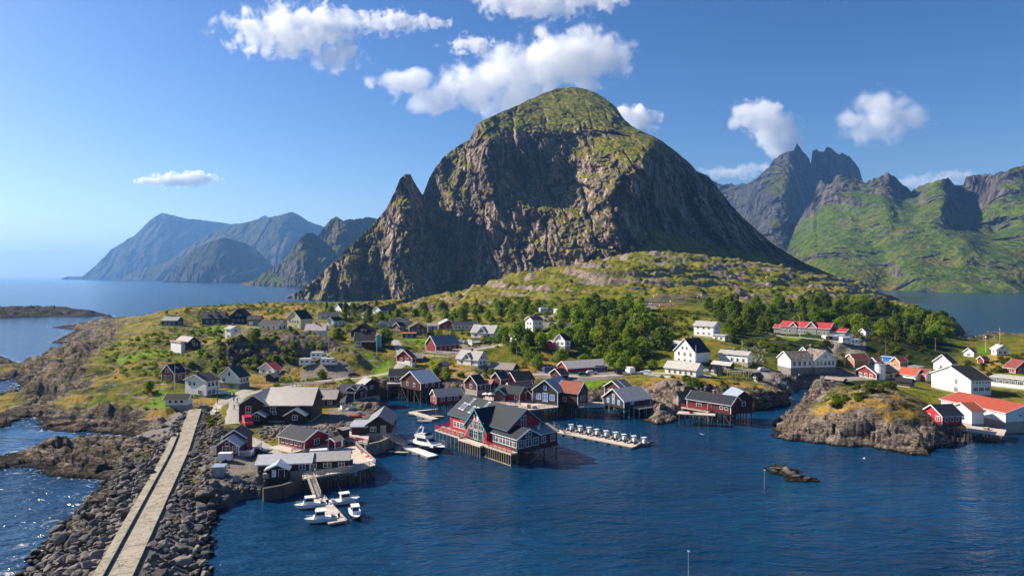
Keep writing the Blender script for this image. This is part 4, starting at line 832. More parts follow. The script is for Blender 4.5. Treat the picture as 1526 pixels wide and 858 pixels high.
relief('mountain', [(355, 424), (372, 420), (385, 412), (400, 402), (412, 396), (425, 386), (440, 366), (448, 354), (456, 348), (466, 346), (474, 352), (480, 344), (488, 332), (494, 326), (502, 323), (512, 328), (530, 327), (550, 323), (580, 330), (620, 360)],
       [(355, 424.5), (390, 425), (440, 427), (620, 432)], [(355, 424, 3300), (400, 403, 3200), (440, 368, 3050), (460, 348, 3000), (474, 353, 3250), (494, 327, 3200), (512, 328, 3200), (550, 324, 3500), (620, 360, 3500), (390, 424, 3050), (430, 424, 2850), (455, 424, 2750), (480, 425, 2800), (620, 430, 2900), (450, 380, 2850), (470, 380, 2960), (490, 380, 2980), (500, 350, 3050)], M_CAPE, 260, 130, (50, 110, -0.3), 2.0, 0.05, 900, 47)
# ------------------------------------------------------------------ the air between
def haze():
    bm = bmesh.new(); bmesh.ops.create_cube(bm, size=1.0)
    me = bpy.data.meshes.new('haze'); bm.to_mesh(me); bm.free()
    o = link('haze', me, loc=(0, 13500, 520 - 8), scale=(90000, 29000, 1040))
    m = bpy.data.materials.new('haze_air'); m.use_nodes = True; t = m.node_tree
    t.nodes.remove(t.nodes['Principled BSDF'])
    v = t.nodes.new('ShaderNodeVolumePrincipled')
    v.inputs['Color'].default_value = (0.22, 0.50, 1.0, 1)
    v.inputs['Density'].default_value = HAZE_D
    v.inputs['Anisotropy'].default_value = 0.2
    t.links.new(v.outputs[0], t.nodes['Material Output'].inputs['Volume'])
    me.materials.append(m)
    tag(o, kind='stuff')
HAZE_D = 5.4e-5
haze()
# ------------------------------------------------------------------ paints and mesh kit
_mc = {}
def paint(name, col, rough=0.6, var=0.25, bump=None, axis='x', freq=4.0, spec=0.3, worn=0.0, metal=0.0):
    """a painted or weathered surface; bump: 'boards' or 'ribs' running across axis, 'tiles', None"""
    key = (name, axis)
    if key in _mc: return _mc[key]
    k = NT(name); p = k.coord('Object')
    n = k.noise(p, 0.9, 5, 0.65); n2 = k.noise(p, 7.0, 4, 0.6)
    dark = tuple(c * (1 - var) for c in col); lite = tuple(min(1, c * (1 + var * 0.45)) for c in col)
    c = k.ramp(n, [(0.3, dark), (0.5, col), (0.7, lite)])
    c = k.mix(k.math('MULTIPLY', k.step(n2, 0.5, 0.68), 0.25), c, tuple(x * 0.55 for x in col))
    if worn: c = k.mix(k.math('MULTIPLY', k.step(k.noise(p, 1.6, 7, 0.75, 0.6), 0.50, 0.60), worn), c, (0.42, 0.39, 0.33))
    nrm = None
    if bump in ('boards', 'ribs'):
        w_ = k.n('ShaderNodeTexWave', wave_type='BANDS', bands_direction=axis.upper(), wave_profile='SIN'); k.L(p, w_.inputs['Vector']); w_.inputs['Scale'].default_value = freq
        w_.inputs['Distortion'].default_value = 0.15
        nrm = k.bump(w_.outputs['Fac'], 0.45 if bump == 'ribs' else 0.25, 0.05)
        line = k.step(w_.outputs['Fac'], 0.12, 0.0)
        c = k.mix(k.math('MULTIPLY', line, 0.35), c, tuple(x * 0.45 for x in col))
    elif bump == 'tiles':
        nrm = k.bump(n2, 0.5, 0.08)
    m = k.done(c, rough, nrm, spec, metal)
    _mc[key] = m
    return m
def plain(name, col, rough=0.6, spec=0.3, metal=0.0):
    return paint(name, col, rough, 0.12, None, 'x', 1, spec, 0, metal)
WALLC = dict(white=(0.80, 0.79, 0.76), cream=(0.70, 0.66, 0.50), yellow=(0.66, 0.60, 0.36), navy=(0.030, 0.036, 0.052), black=(0.016, 0.015, 0.015), grey=(0.20, 0.20, 0.19), brown=(0.034, 0.020, 0.015), chalet=(0.15, 0.075, 0.035),
             red=(0.26, 0.020, 0.022), darkred=(0.075, 0.015, 0.014), barnred=(0.20, 0.020, 0.027), crimson=(0.40, 0.020, 0.030), rorbu=(0.125, 0.014, 0.016), pinkred=(0.48, 0.055, 0.060), rustwall=(0.27, 0.075, 0.035), teal=(0.10, 0.42, 0.42), palegreen=(0.45, 0.56, 0.46), brownlit=(0.075, 0.028, 0.020),  # the lighter, redder brown is a paint of its own
             darkblue=(0.036, 0.037, 0.045), glasswall=(0.10, 0.05, 0.045), orange=(0.50, 0.20, 0.07), palewall=(0.66, 0.70, 0.72), whitepanel=(0.76, 0.77, 0.77), blue=(0.03, 0.17, 0.50), greygreen=(0.20, 0.215, 0.19))
ROOFC = dict(slate=(0.036, 0.037, 0.041), darkslate=(0.026, 0.030, 0.032), black=(0.018, 0.018, 0.019), blueblack=(0.020, 0.024, 0.034), pale=(0.30, 0.29, 0.27), palegrey=(0.36, 0.35, 0.33), metal=(0.42, 0.43, 0.44), metalblue=(0.28, 0.34, 0.42), metalgrey=(0.19, 0.20, 0.21), pink=(0.58, 0.46, 0.42), brownroof=(0.13, 0.075, 0.06), tan=(0.34, 0.30, 0.255), tanroof=(0.29, 0.24, 0.205),  # the bluish metal has the sky's reflection painted into its grey
             rust=(0.40, 0.135, 0.075), rustroof=(0.25, 0.075, 0.045), redroof=(0.36, 0.036, 0.042), greenroof=(0.035, 0.050, 0.042), streak=(0.33, 0.32, 0.31), streakpale=(0.33, 0.345, 0.33), slatepale=(0.36, 0.37, 0.375), palepink=(0.56, 0.50, 0.44), bluegrey=(0.10, 0.115, 0.14), palestone=(0.44, 0.42, 0.37), patchy=(0.115, 0.088, 0.075), redbrown=(0.20, 0.055, 0.045), orangeroof=(0.42, 0.085, 0.038), blueroof=(0.05, 0.25, 0.62))
def wallm(n):
    return paint('painted_boards_' + n, WALLC[n], 0.62, 0.2, 'boards', 'x' if False else 'z', 5.0)
def roofm(n, axis):
    if n in ('tan', 'tanroof', 'streak', 'metal', 'metalblue', 'metalgrey', 'palepink', 'streakpale', 'orangeroof', 'blueroof', 'darkslate'):
        return paint('ribbed_roofing_' + n, ROOFC[n], 0.45, 0.22, 'ribs', axis, 3.2, 0.4, 0.5 if n in ('streak', 'streakpale') else 0)
    return paint('roof_tiles_' + n, ROOFC[n], 0.75, 0.25, 'tiles', axis, 3, 0.25, {'patchy': 0.8, 'palestone': 0.4, 'slatepale': 0.3, 'pale': 0.3}.get(n, 0))
M_TRIM = plain('white_trim', (0.80, 0.79, 0.77), 0.55)
M_TEAL = plain('teal_trim', (0.06, 0.32, 0.36), 0.55)
M_DARKTRIM = plain('dark_trim', (0.03, 0.026, 0.024), 0.6)
M_CONC = paint('weathered_concrete', (0.36, 0.33, 0.28), 0.9, 0.3, 'tiles')
M_SHADESTONE = paint('shaded_quay_stone', (0.075, 0.068, 0.06), 0.9, 0.5, 'tiles')  # quay stone darkened in colour to carry the shade under the pier
M_STONE = paint('foundation_stone', (0.20, 0.185, 0.165), 0.9, 0.45, 'tiles')
M_BRICK = paint('chimney_brick', (0.22, 0.11, 0.08), 0.9, 0.4, 'tiles')
M_WOODGREY = paint('silver_grey_timber', (0.40, 0.36, 0.30), 0.85, 0.3, 'boards', 'x', 4.0)
M_WOODPALE = paint('sunbleached_deck_boards', (0.52, 0.45, 0.37), 0.85, 0.25, 'boards', 'x', 3.0)
M_PILE = paint('tarred_pile_timber', (0.115, 0.085, 0.060), 0.85, 0.5, 'tiles')
M_PILEP = paint('pale_pile_timber', (0.33, 0.29, 0.20), 0.85, 0.4, 'tiles')
M_METAL = plain('galvanised_steel', (0.45, 0.46, 0.47), 0.4, 0.5, 0.6)
M_RUBBER = plain('black_rubber', (0.012, 0.012, 0.013), 0.7)
M_GEL = plain('white_gelcoat', (0.80, 0.80, 0.79), 0.25, 0.5)
M_DARKHULL = plain('dark_blue_gelcoat', (0.015, 0.018, 0.030), 0.25, 0.5)
def glassm():
    k = NT('window_glass'); k.b.inputs['Base Color'].default_value = (0.018, 0.022, 0.028, 1); k.b.inputs['Roughness'].default_value = 0.06
    k.b.inputs['Specular IOR Level'].default_value = 0.6
    return k.m
M_GLASS = glassm()
M_GLASSB = plain('blue_shutter_glass', (0.10, 0.24, 0.55), 0.15, 0.6)

class MB:
    """collects boxes, bars and polygons and links them as one mesh"""
    def __init__(s): s.v = []; s.f = []; s.mi = []; s.m = []
    def mat(s, m):
        if m not in s.m: s.m.append(m)
        return s.m.index(m)
    def poly(s, pts, m):
        i = len(s.v); s.v += [tuple(p) for p in pts]; s.f.append(tuple(range(i, i + len(pts)))); s.mi.append(s.mat(m))
    def mesh(s, vs, fs, m):
        i = len(s.v); s.v += [tuple(p) for p in vs]; k = s.mat(m)
        for f in fs: s.f.append(tuple(i + a for a in f)); s.mi.append(k)
    def box(s, x0, y0, z0, x1, y1, z1, m):
        v = [(x0, y0, z0), (x1, y0, z0), (x1, y1, z0), (x0, y1, z0), (x0, y0, z1), (x1, y0, z1), (x1, y1, z1), (x0, y1, z1)]
        s.mesh(v, [(0, 3, 2, 1), (4, 5, 6, 7), (0, 1, 5, 4), (1, 2, 6, 5), (2, 3, 7, 6), (3, 0, 4, 7)], m)
    def bar(s, p, q, w, h, m):
        """beam between two points, w wide and h deep"""
        p, q = Vector(p), Vector(q); d = (q - p)
        if d.length < 1e-6: return
        d.normalize(); upv = Vector((0, 0, 1)) if abs(d.z) < 0.95 else Vector((1, 0, 0))
        a = d.cross(upv).normalized() * w / 2; b = a.cross(d).normalized() * h / 2
        v = [p - a - b, p + a - b, p + a + b, p - a + b, q - a - b, q + a - b, q + a + b, q - a + b]
        s.mesh(v, [(0, 1, 2, 3), (7, 6, 5, 4), (0, 4, 5, 1), (1, 5, 6, 2), (2, 6, 7, 3), (3, 7, 4, 0)], m)
    def cyl(s, p, q, r0, r1, m, n=8, cap=True):
        p, q = Vector(p), Vector(q); d = (q - p).normalized(); upv = Vector((0, 0, 1)) if abs(d.z) < 0.95 else Vector((1, 0, 0))
        a = d.cross(upv).normalized(); b = a.cross(d)
        v = []
        for c, r in ((p, r0), (q, r1)):
            for i in range(n):
                t = 2 * math.pi * i / n; v.append(c + a * math.cos(t) * r + b * math.sin(t) * r)
        f = [(i, i + n, (i + 1) % n + n, (i + 1) % n) for i in range(n)]
        if cap: f += [tuple(range(n)), tuple(range(2 * n - 1, n - 1, -1))]
        s.mesh(v, f, m)
    def slab(s, quad, t, m):
        """a sheet given by four corners, t thick along its normal"""
        q = [Vector(p) for p in quad]; n = (q[1] - q[0]).cross(q[3] - q[0]).normalized() * t
        v = q + [p + n for p in q]
        s.mesh(v, [(0, 3, 2, 1), (4, 5, 6, 7), (0, 1, 5, 4), (1, 2, 6, 5), (2, 3, 7, 6), (3, 0, 4, 7)], m)
    def me(s, name, smooth=False):
        me = bpy.data.meshes.new(name); me.from_pydata(s.v, [], s.f)
        for m in s.m: me.materials.append(m)
        me.polygons.foreach_set('material_index', s.mi)
        if smooth: me.polygons.foreach_set('use_smooth', [True] * len(s.f))
        me.update(); return me
    def build(s, name, parent=None, loc=None, rot=None, smooth=False):
        return link(name, s.me(name, smooth), parent, loc, rot)
_pm = {}
def unit_pile(m, r):
    key = (m.name, r)
    if key not in _pm:
        b = MB(); b.cyl((0, 0, 0), (0, 0, 1), r, r * 0.9, m, 7); _pm[key] = b.me('pile', True)
    return _pm[key]
_wm = {}
def window_mesh(w, h, glass, frame=M_TRIM):
    key = (round(w, 2), round(h, 2), glass.name, frame.name)
    if key in _wm: return _wm[key]
    b = MB(); fw = 0.10
    # stands in the plane x-z, facing -y
    b.box(-w / 2 - fw, -0.07, -h / 2 - fw, w / 2 + fw, -0.002, -h / 2, frame); b.box(-w / 2 - fw, -0.07, h / 2, w / 2 + fw, -0.002, h / 2 + fw, frame)
    b.box(-w / 2 - fw, -0.068, -h / 2, -w / 2, -0.002, h / 2, frame); b.box(w / 2, -0.068, -h / 2, w / 2 + fw, -0.002, h / 2, frame)
    b.box(-w / 2, -0.030, -h / 2, w / 2, -0.004, h / 2, glass)
    n = max(1, round(w / 0.62))
    for i in range(1, n):
        x = -w / 2 + w * i / n; b.box(x - 0.04, -0.055, -h / 2, x + 0.04, -0.031, h / 2, frame)
    if h > 0.9: b.box(-w / 2, -0.050, h * 0.14, w / 2, -0.031, h * 0.14 + 0.06, frame)
    _wm[key] = b.me('window'); return _wm[key]

def gable_body(b, x0, y0, w, l, z0, e, ridge, p, m):
    """walls with gables: base rectangle, z0 floor, e eave height over z=0"""
    t = math.tan(R(p))
    if ridge == 'x':
        h = e + l / 2 * t; ym = y0 + l / 2
        v = [(x0, y0, z0), (x0 + w, y0, z0), (x0 + w, y0 + l, z0), (x0, y0 + l, z0), (x0, y0, e), (x0 + w, y0, e), (x0 + w, y0 + l, e), (x0, y0 + l, e), (x0, ym, h), (x0 + w, ym, h)]
        f = [(0, 3, 2, 1), (0, 1, 5, 4), (2, 3, 7, 6), (1, 2, 6, 9, 5), (3, 0, 4, 8, 7), (4, 5, 9, 8), (6, 7, 8, 9)]
    else:
        h = e + w / 2 * t; xm = x0 + w / 2
        v = [(x0, y0, z0), (x0 + w, y0, z0), (x0 + w, y0 + l, z0), (x0, y0 + l, z0), (x0, y0, e), (x0 + w, y0, e), (x0 + w, y0 + l, e), (x0, y0 + l, e), (xm, y0, h), (xm, y0 + l, h)]
        f = [(0, 3, 2, 1), (0, 1, 5, 8, 4), (2, 3, 7, 9, 6), (1, 2, 6, 5), (3, 0, 4, 7), (5, 6, 9, 8), (7, 4, 8, 9)]
    b.mesh(v, f, m); return h
def gable_roof(b, x0, y0, w, l, e, ridge, p, m, ov=0.35, th=0.16, trim=None, tb=None):
    t = math.tan(R(p)); ex = ov; lift = 0.03
    if ridge == 'x':
        h = e + l / 2 * t + lift; ym = y0 + l / 2; ze = e - ov * t + lift
        b.slab([(x0 - ex, y0 - ov, ze), (x0 + w + ex, y0 - ov, ze), (x0 + w + ex, ym, h), (x0 - ex, ym, h)], th, m)
        b.slab([(x0 + w + ex, y0 + l + ov, ze), (x0 - ex, y0 + l + ov, ze), (x0 - ex, ym, h), (x0 + w + ex, ym, h)], th, m)
        if tb is not None:
            for xx in (x0 - ex - 0.03, x0 + w + ex + 0.03):
                for yy in (y0 - ov, y0 + l + ov):
                    tb.bar((xx, yy, ze + 0.04), (xx, ym, h + 0.06), 0.06, 0.26, trim)
            tb.bar((x0 - ex, y0 - ov - 0.03, ze + 0.02), (x0 + w + ex, y0 - ov - 0.03, ze + 0.02), 0.05, 0.16, trim)
    else:
        h = e + w / 2 * t + lift; xm = x0 + w / 2; ze = e - ov * t + lift
        b.slab([(x0 - ov, y0 + l + ex, ze), (x0 - ov, y0 - ex, ze), (xm, y0 - ex, h), (xm, y0 + l + ex, h)], th, m)
        b.slab([(x0 + w + ov, y0 - ex, ze), (x0 + w + ov, y0 + l + ex, ze), (xm, y0 + l + ex, h), (xm, y0 - ex, h)], th, m)
        if tb is not None:
            for yy in (y0 - ex - 0.03, y0 + l + ex + 0.03):
                for xx in (x0 - ov, x0 + w + ov):
                    tb.bar((xx, yy, ze + 0.04), (xm, yy, h + 0.06), 0.06, 0.26, trim)
            tb.bar((x0 - ov - 0.03, y0 - ex, ze + 0.02), (x0 - ov - 0.03, y0 + l + ex, ze + 0.02), 0.05, 0.16, trim)
    return h
def railing(b, p, q, h, m, gap=1.6, slats=3):
    p, q = Vector(p), Vector(q); n = max(1, int((q - p).length / gap))
    for i in range(n + 1):
        c = p.lerp(q, i / n); b.box(c.x - 0.05, c.y - 0.05, c.z, c.x + 0.05, c.y + 0.05, c.z + h, m)
    for j in range(slats):
        z = h - j * h / slats * 0.85; b.bar(p + Vector((0, 0, z)), q + Vector((0, 0, z)), 0.05, 0.10 if j else 0.12, m)

NO_TRIM = ('black', 'brown', 'navy', 'grey', 'pale')
def house(o):
    lc, la, e, z = o['lc'], o['la'], o['e'], o['z']
    root = empty(o['name'], (o['bx'], o['by'], z), o['th'], o['lab'], o['name'].replace('_', ' '), o.get('grp'))
    wm, piles = wallm(o['wall']), o.get('piles')
    z0 = 0.0 if piles else -1.2
    trimm = M_TEAL if o['name'] == 'cafe' else M_TRIM
    vols = [(0, 0, lc, la, e, o['r'], o['p'], wm, o['roof'])]
    vm = o.get('vmat')
    if o.get('big'):
        vols = [(0.37 * lc, 0.04, 0.63 * lc, la, e, 'x', 34, wm, 'tan'), (0, 0, 0.40 * lc, la + 0.2, e, 'y', 33, wm, 'palegrey'), (0.20 * lc, -2.6, 0.20 * lc, 2.6, e * 0.42, 'y', 30, wm, 'palegrey'), (0.68 * lc, -2.8, 0.27 * lc, 2.8, e * 0.50, 'y', 30, wm, 'palegrey')]
    for v in o.get('vols', []):
        x, y, w_, l_, vz, ve, vr, vp = v
        vols.append((x * lc, y * la, w_ * lc, l_ * la, ve, vr, vp, wallm(vm[0]) if vm else wm, vm[1] if vm else o['roof'], vz))
    for g in o.get('gab', []):
        face, u, wf = g
        t = math.tan(R(o['p']))
        if face == 'A':
            wd = wf * la; vols.append((-0.18, u * la - wd / 2, lc / 2, wd, e + 0.25, 'x', 46, wm, o['roof']))
        else:
            wd = wf * lc; vols.append((u * lc - wd / 2, -0.18, wd, la / 2, e + 0.25, 'y', 46, wm, o['roof']))
    for i, v in enumerate(vols):
        b = MB(); zz = z0 if len(v) < 10 or v[9] == 0 else v[9]
        if i and piles: zz = 0.0
        gable_body(b, v[0], v[1], v[2], v[3], zz, v[4], v[5], v[6], v[7]); b.build('wall', root)
        tb = MB(); rf = MB()
        small = o['by'] > 420
        dark = o['wall'] in NO_TRIM and i == 0 and not o.get('big')
        h = gable_roof(rf, v[0], v[1], v[2], v[3], v[4], v[5], v[6], roofm(v[8], v[5]), 0.4 if not small else 0.3, 0.16 + 0.003 * i, M_DARKTRIM if dark else trimm, tb)
        ro = rf.build('roof', root)
        tb.build('barge_board', root)
        if i == 0:
            rz = h
            for c in o.get('chim', ()):
                cb = MB(); cx, cy = (v[0] + v[2] * c, v[1] + v[3] / 2) if v[5] == 'x' else (v[0] + v[2] / 2, v[1] + v[3] * c)
                cb.box(cx - 0.35, cy - 0.35, h - 0.9, cx + 0.35, cy + 0.35, h + 0.9, M_BRICK); cb.box(cx - 0.42, cy - 0.42, h + 0.9, cx + 0.42, cy + 0.42, h + 1.05, M_CONC)
                cb.build('chimney', ro)
    if o.get('found'):
        fh, fm = o['found']; fb = MB(); m = {'white': wallm('white'), 'stone': M_STONE, 'concrete': M_CONC, 'brown': wallm('brown')}[fm]
        if fh > 0: fb.box(-0.05, -0.05, -2.5, lc + 0.05, la + 0.05, fh, m)
        else: fb.box(0.4, 0.4, fh * 2 - 1.2, lc - 0.4, la * 1.9, -0.02, m)
        fb.build('foundation', root)
        if fh > 0 and o.get('vols') and not vm:
            v = vols[1]; fb = MB(); fb.box(v[0] - 0.04, v[1] - 0.053, -2.5, v[0] + v[2] + 0.05, v[1] + v[3] + 0.05, fh + 0.01, m); fb.build('foundation', root)
    if not piles and not o.get('found'):
        fb = MB(); fb.box(-0.04, -0.04, -1.6, lc + 0.04, la + 0.04, 0.28, M_CONC); fb.build('foundation', root)
    # corner boards
    if o['wall'] not in NO_TRIM and o['by'] < 300 and o['wall'] not in ('white', 'whitepanel', 'palewall', 'glasswall'):
        cb = MB()
        for x, y in ((0, 0), (lc, 0), (0, la)):
            cb = MB(); cb.box(x - 0.09, y - 0.09, max(z0, 0), x + 0.09, y + 0.09, e - 0.02, M_TRIM); cb.build('corner_board', root)
    # windows and doors
    gl = M_GLASSB if o.get('bluewin') else M_GLASS
    def put(face, u, zc, w_, h_, off=0.0, ox=0.0, oy=0.0, LC=None, LA=None):
        L_ = (LA or la) if face == 'A' else (LC or lc)
        w_ = min(w_, L_ * 0.8)
        if face == 'A': link('window', window_mesh(w_, h_, gl), root, (ox - off - 0.001, oy + u * L_, zc), (0, 0, R(-90)))
        else: link('window', window_mesh(w_, h_, gl), root, (ox + u * L_, oy - off - 0.001, zc), (0, 0, 0))
    win = o.get('win')
    fo = max(0, o['found'][0]) if o.get('found') else 0
    if win is None:
        win = []
        for face, L_ in (('A', la), ('C', lc)):
            if L_ < 3: continue
            n = max(1, round(L_ / 3.4))
            win.append((face, n, (e + fo) * 0.5 if e < 4.3 else 1.5 + fo, min(1.2, L_ / n * .5), 1.1, .12, .88))
            if e >= 4.3 and not fo: win.append((face, n, 3.9 if e > 4.6 else 3.4, min(1.1, L_ / n * .5), 1.0, .12, .88))
    for face, n, zc, w_, h_, u0, u1 in win:
        zc = min(zc, e - h_ / 2 - 0.15)
        for i in range(n): put(face, u0 + (u1 - u0) * (i + 0.5) / n, zc, w_, h_, 0.05 if fo else 0)
    if o.get('big'):
        for u, zc in ((.13, .62), (.13, .27), (.47, .64)): put('C', u, e * zc + .5, 1.3, 1.5)
        put('C', .29, 1.5, 1.2, 1.2, 2.6); put('C', .815, 1.6, 1.2, 1.2, 2.8); put('C', .49, 2.4, .8, .8, -0.04)
    for vi, face, n, zc, w_, h_, u0, u1 in o.get('vwin', []):
        v = vols[vi + 1]
        for i in range(n): put(face, u0 + (u1 - u0) * (i + 0.5) / n, zc, w_, h_, 0.06, v[0], v[1], v[2], v[3])
    gw = o.get('gw', 0)
    if gw:
        face = 'A' if o['r'] == 'x' else 'C'; L_ = la if face == 'A' else lc; rise = L_ / 2 * math.tan(R(o['p']))
        for i in range(gw): put(face, 0.5 + (i - (gw - 1) / 2) * 0.2, e + rise * 0.26, min(0.9, L_ * .14), min(1.1, rise * .4))
    for v in vols[1 + len(o.get('vols', [])) + (3 if o.get('big') else 0):]:
        if v[5] == 'x': put('A', 0.5, v[4] + 0.5, v[3] * .3, 1.1, 0, v[0], v[1], LA=v[3])
    for dr in o.get('door', []):
        face, u, w_, h_, cn = dr[:5]; off = dr[5] * la if len(dr) > 5 else 0; zb = dr[6] if len(dr) > 6 else 0.05
        m = {'white': M_TRIM, 'dark': M_DARKTRIM, 'red': wallm('crimson'), 'darkred': wallm('darkred'), 'blue': plain('blue_grey_door', (0.10, 0.14, 0.22), 0.5), 'tan': plain('tan_door', (0.40, 0.34, 0.26), .6)}[cn]
        db = MB(); db.box(-w_ / 2 - .1, -0.05, 0, w_ / 2 + .1, -0.002, h_ + .1, M_TRIM if cn != 'white' else M_DARKTRIM); db.box(-w_ / 2, -0.09, 0.02, w_ / 2, -0.051, h_, m)
        if face == 'A': db.build('door', root, (-0.05 - (0 if not fo else 0.002), u * la, zb), (0, 0, R(-90)))
        else: db.build('door', root, (u * lc, off - 0.05, zb), (0, 0, 0))
    for i in range(o.get('dorm', 0)):
        u = (i + 0.5) / o['dorm'] * 0.8 + 0.1; t = math.tan(R(o['p'])); db = MB(); w_ = 1.9; y0 = la * 0.14; ztop = e + la * 0.36 * t
        gable_body(db, u * lc - w_ / 2, y0, w_, la * 0.3, e + 0.1, ztop - 0.5, 'y', 20, wm); d = db.build('dormer', root)
        db = MB(); gable_roof(db, u * lc - w_ / 2, y0, w_, la * 0.3, ztop - 0.5, 'y', 20, roofm(o['roof'], 'y'), 0.2, 0.1); db.build('dormer_roof', d)
        link('window', window_mesh(1.1, 0.8, M_GLASS), d, (u * lc, y0 - 0.001, ztop - 0.98))
    # decks
    for x, y, w_, l_, face in o.get('deck', []):
        x0, y0, x1, y1 = x * lc, y * la, (x + w_) * lc, (y + l_) * la
        db = MB(); db.box(x0, y0, -0.35, x1, y1, -0.08, M_WOODPALE); d = db.build('deck', root)
        rb_ = MB(); rm = wallm('crimson') if o['wall'] in ('crimson', 'rorbu') else M_WOODGREY if o['wall'] != 'darkblue' else wallm('darkred')
        if face == 'A': railing(rb_, (x0 + .06, y0 + .06, -0.08), (x0 + .06, y1 - .06, -0.08), 1.0, rm); railing(rb_, (x0 + .06, y0 + .06, -0.08), (x1, y0 + .06, -0.08), 1.0, rm)
        else: railing(rb_, (x0 + .06, y0 + .06, -0.08), (x1 - .06, y0 + .06, -0.08), 1.0, rm); railing(rb_, (x1 - .06, y0 + .06, -0.08), (x1 - .06, y1, -0.08), 1.0, rm)
        rb_.build('railing', d)
        put_piles(root, o, [(x0 + .2 + (x1 - x0 - .4) * i / 3, y0 + .15) for i in range(4)] + [(x1 - .2, y1 - .2), (x0 + .2, y1 - .2)], -0.35, M_PILEP, 0.13)
    if piles:
        nx, ny = piles
        fb = MB(); fb.box(-0.1, -0.1, -0.32, lc + 0.1, la + 0.1, -0.01, wallm('brown')); fb.build('floor_frame', root)
        pts = [(0.2 + (lc - 0.4) * i / (nx - 1), 0.2 + (la - 0.4) * j / (ny - 1)) for i in range(nx) for j in range(ny)]
        put_piles(root, o, pts, -0.32, M_PILE if o['wall'] not in ('crimson', 'darkblue') else M_PILEP, 0.15)
        bb = MB()
        for j in range(nx - 1):
            xa, xb = 0.2 + (lc - .4) * j / (nx - 1), 0.2 + (lc - .4) * (j + 1) / (nx - 1)
            if j % 2 == 0: bb.bar((xa, 0.05, -0.5), (xb, 0.05, -z + 0.2), 0.08, 0.16, M_PILE)
        for j in range(ny - 1):
            ya, yb = 0.2 + (la - .4) * j / (ny - 1), 0.2 + (la - .4) * (j + 1) / (ny - 1)
            if j % 2 == 0: bb.bar((0.05, ya, -z + .2), (0.05, yb, -0.5), 0.08, 0.16, M_PILE)
        if bb.v: bb.build('brace', root)
    return root
def put_piles(root, o, pts, top, m, r, zz=None):
    c, s = math.cos(o['th']), math.sin(o['th']); z = o['z'] if zz is None else zz
    for x, y in pts:
        wx, wy = o['bx'] + c * x - s * y, o['by'] + s * x + c * y
        g = max(gz(wx, wy), -1.6) - 0.5 - z
        if g < top - 0.4: link('pile', unit_pile(m, r), root, (x, y, g), None, (1, 1, top - g))
for o in HS: house(o)
if 0: pass
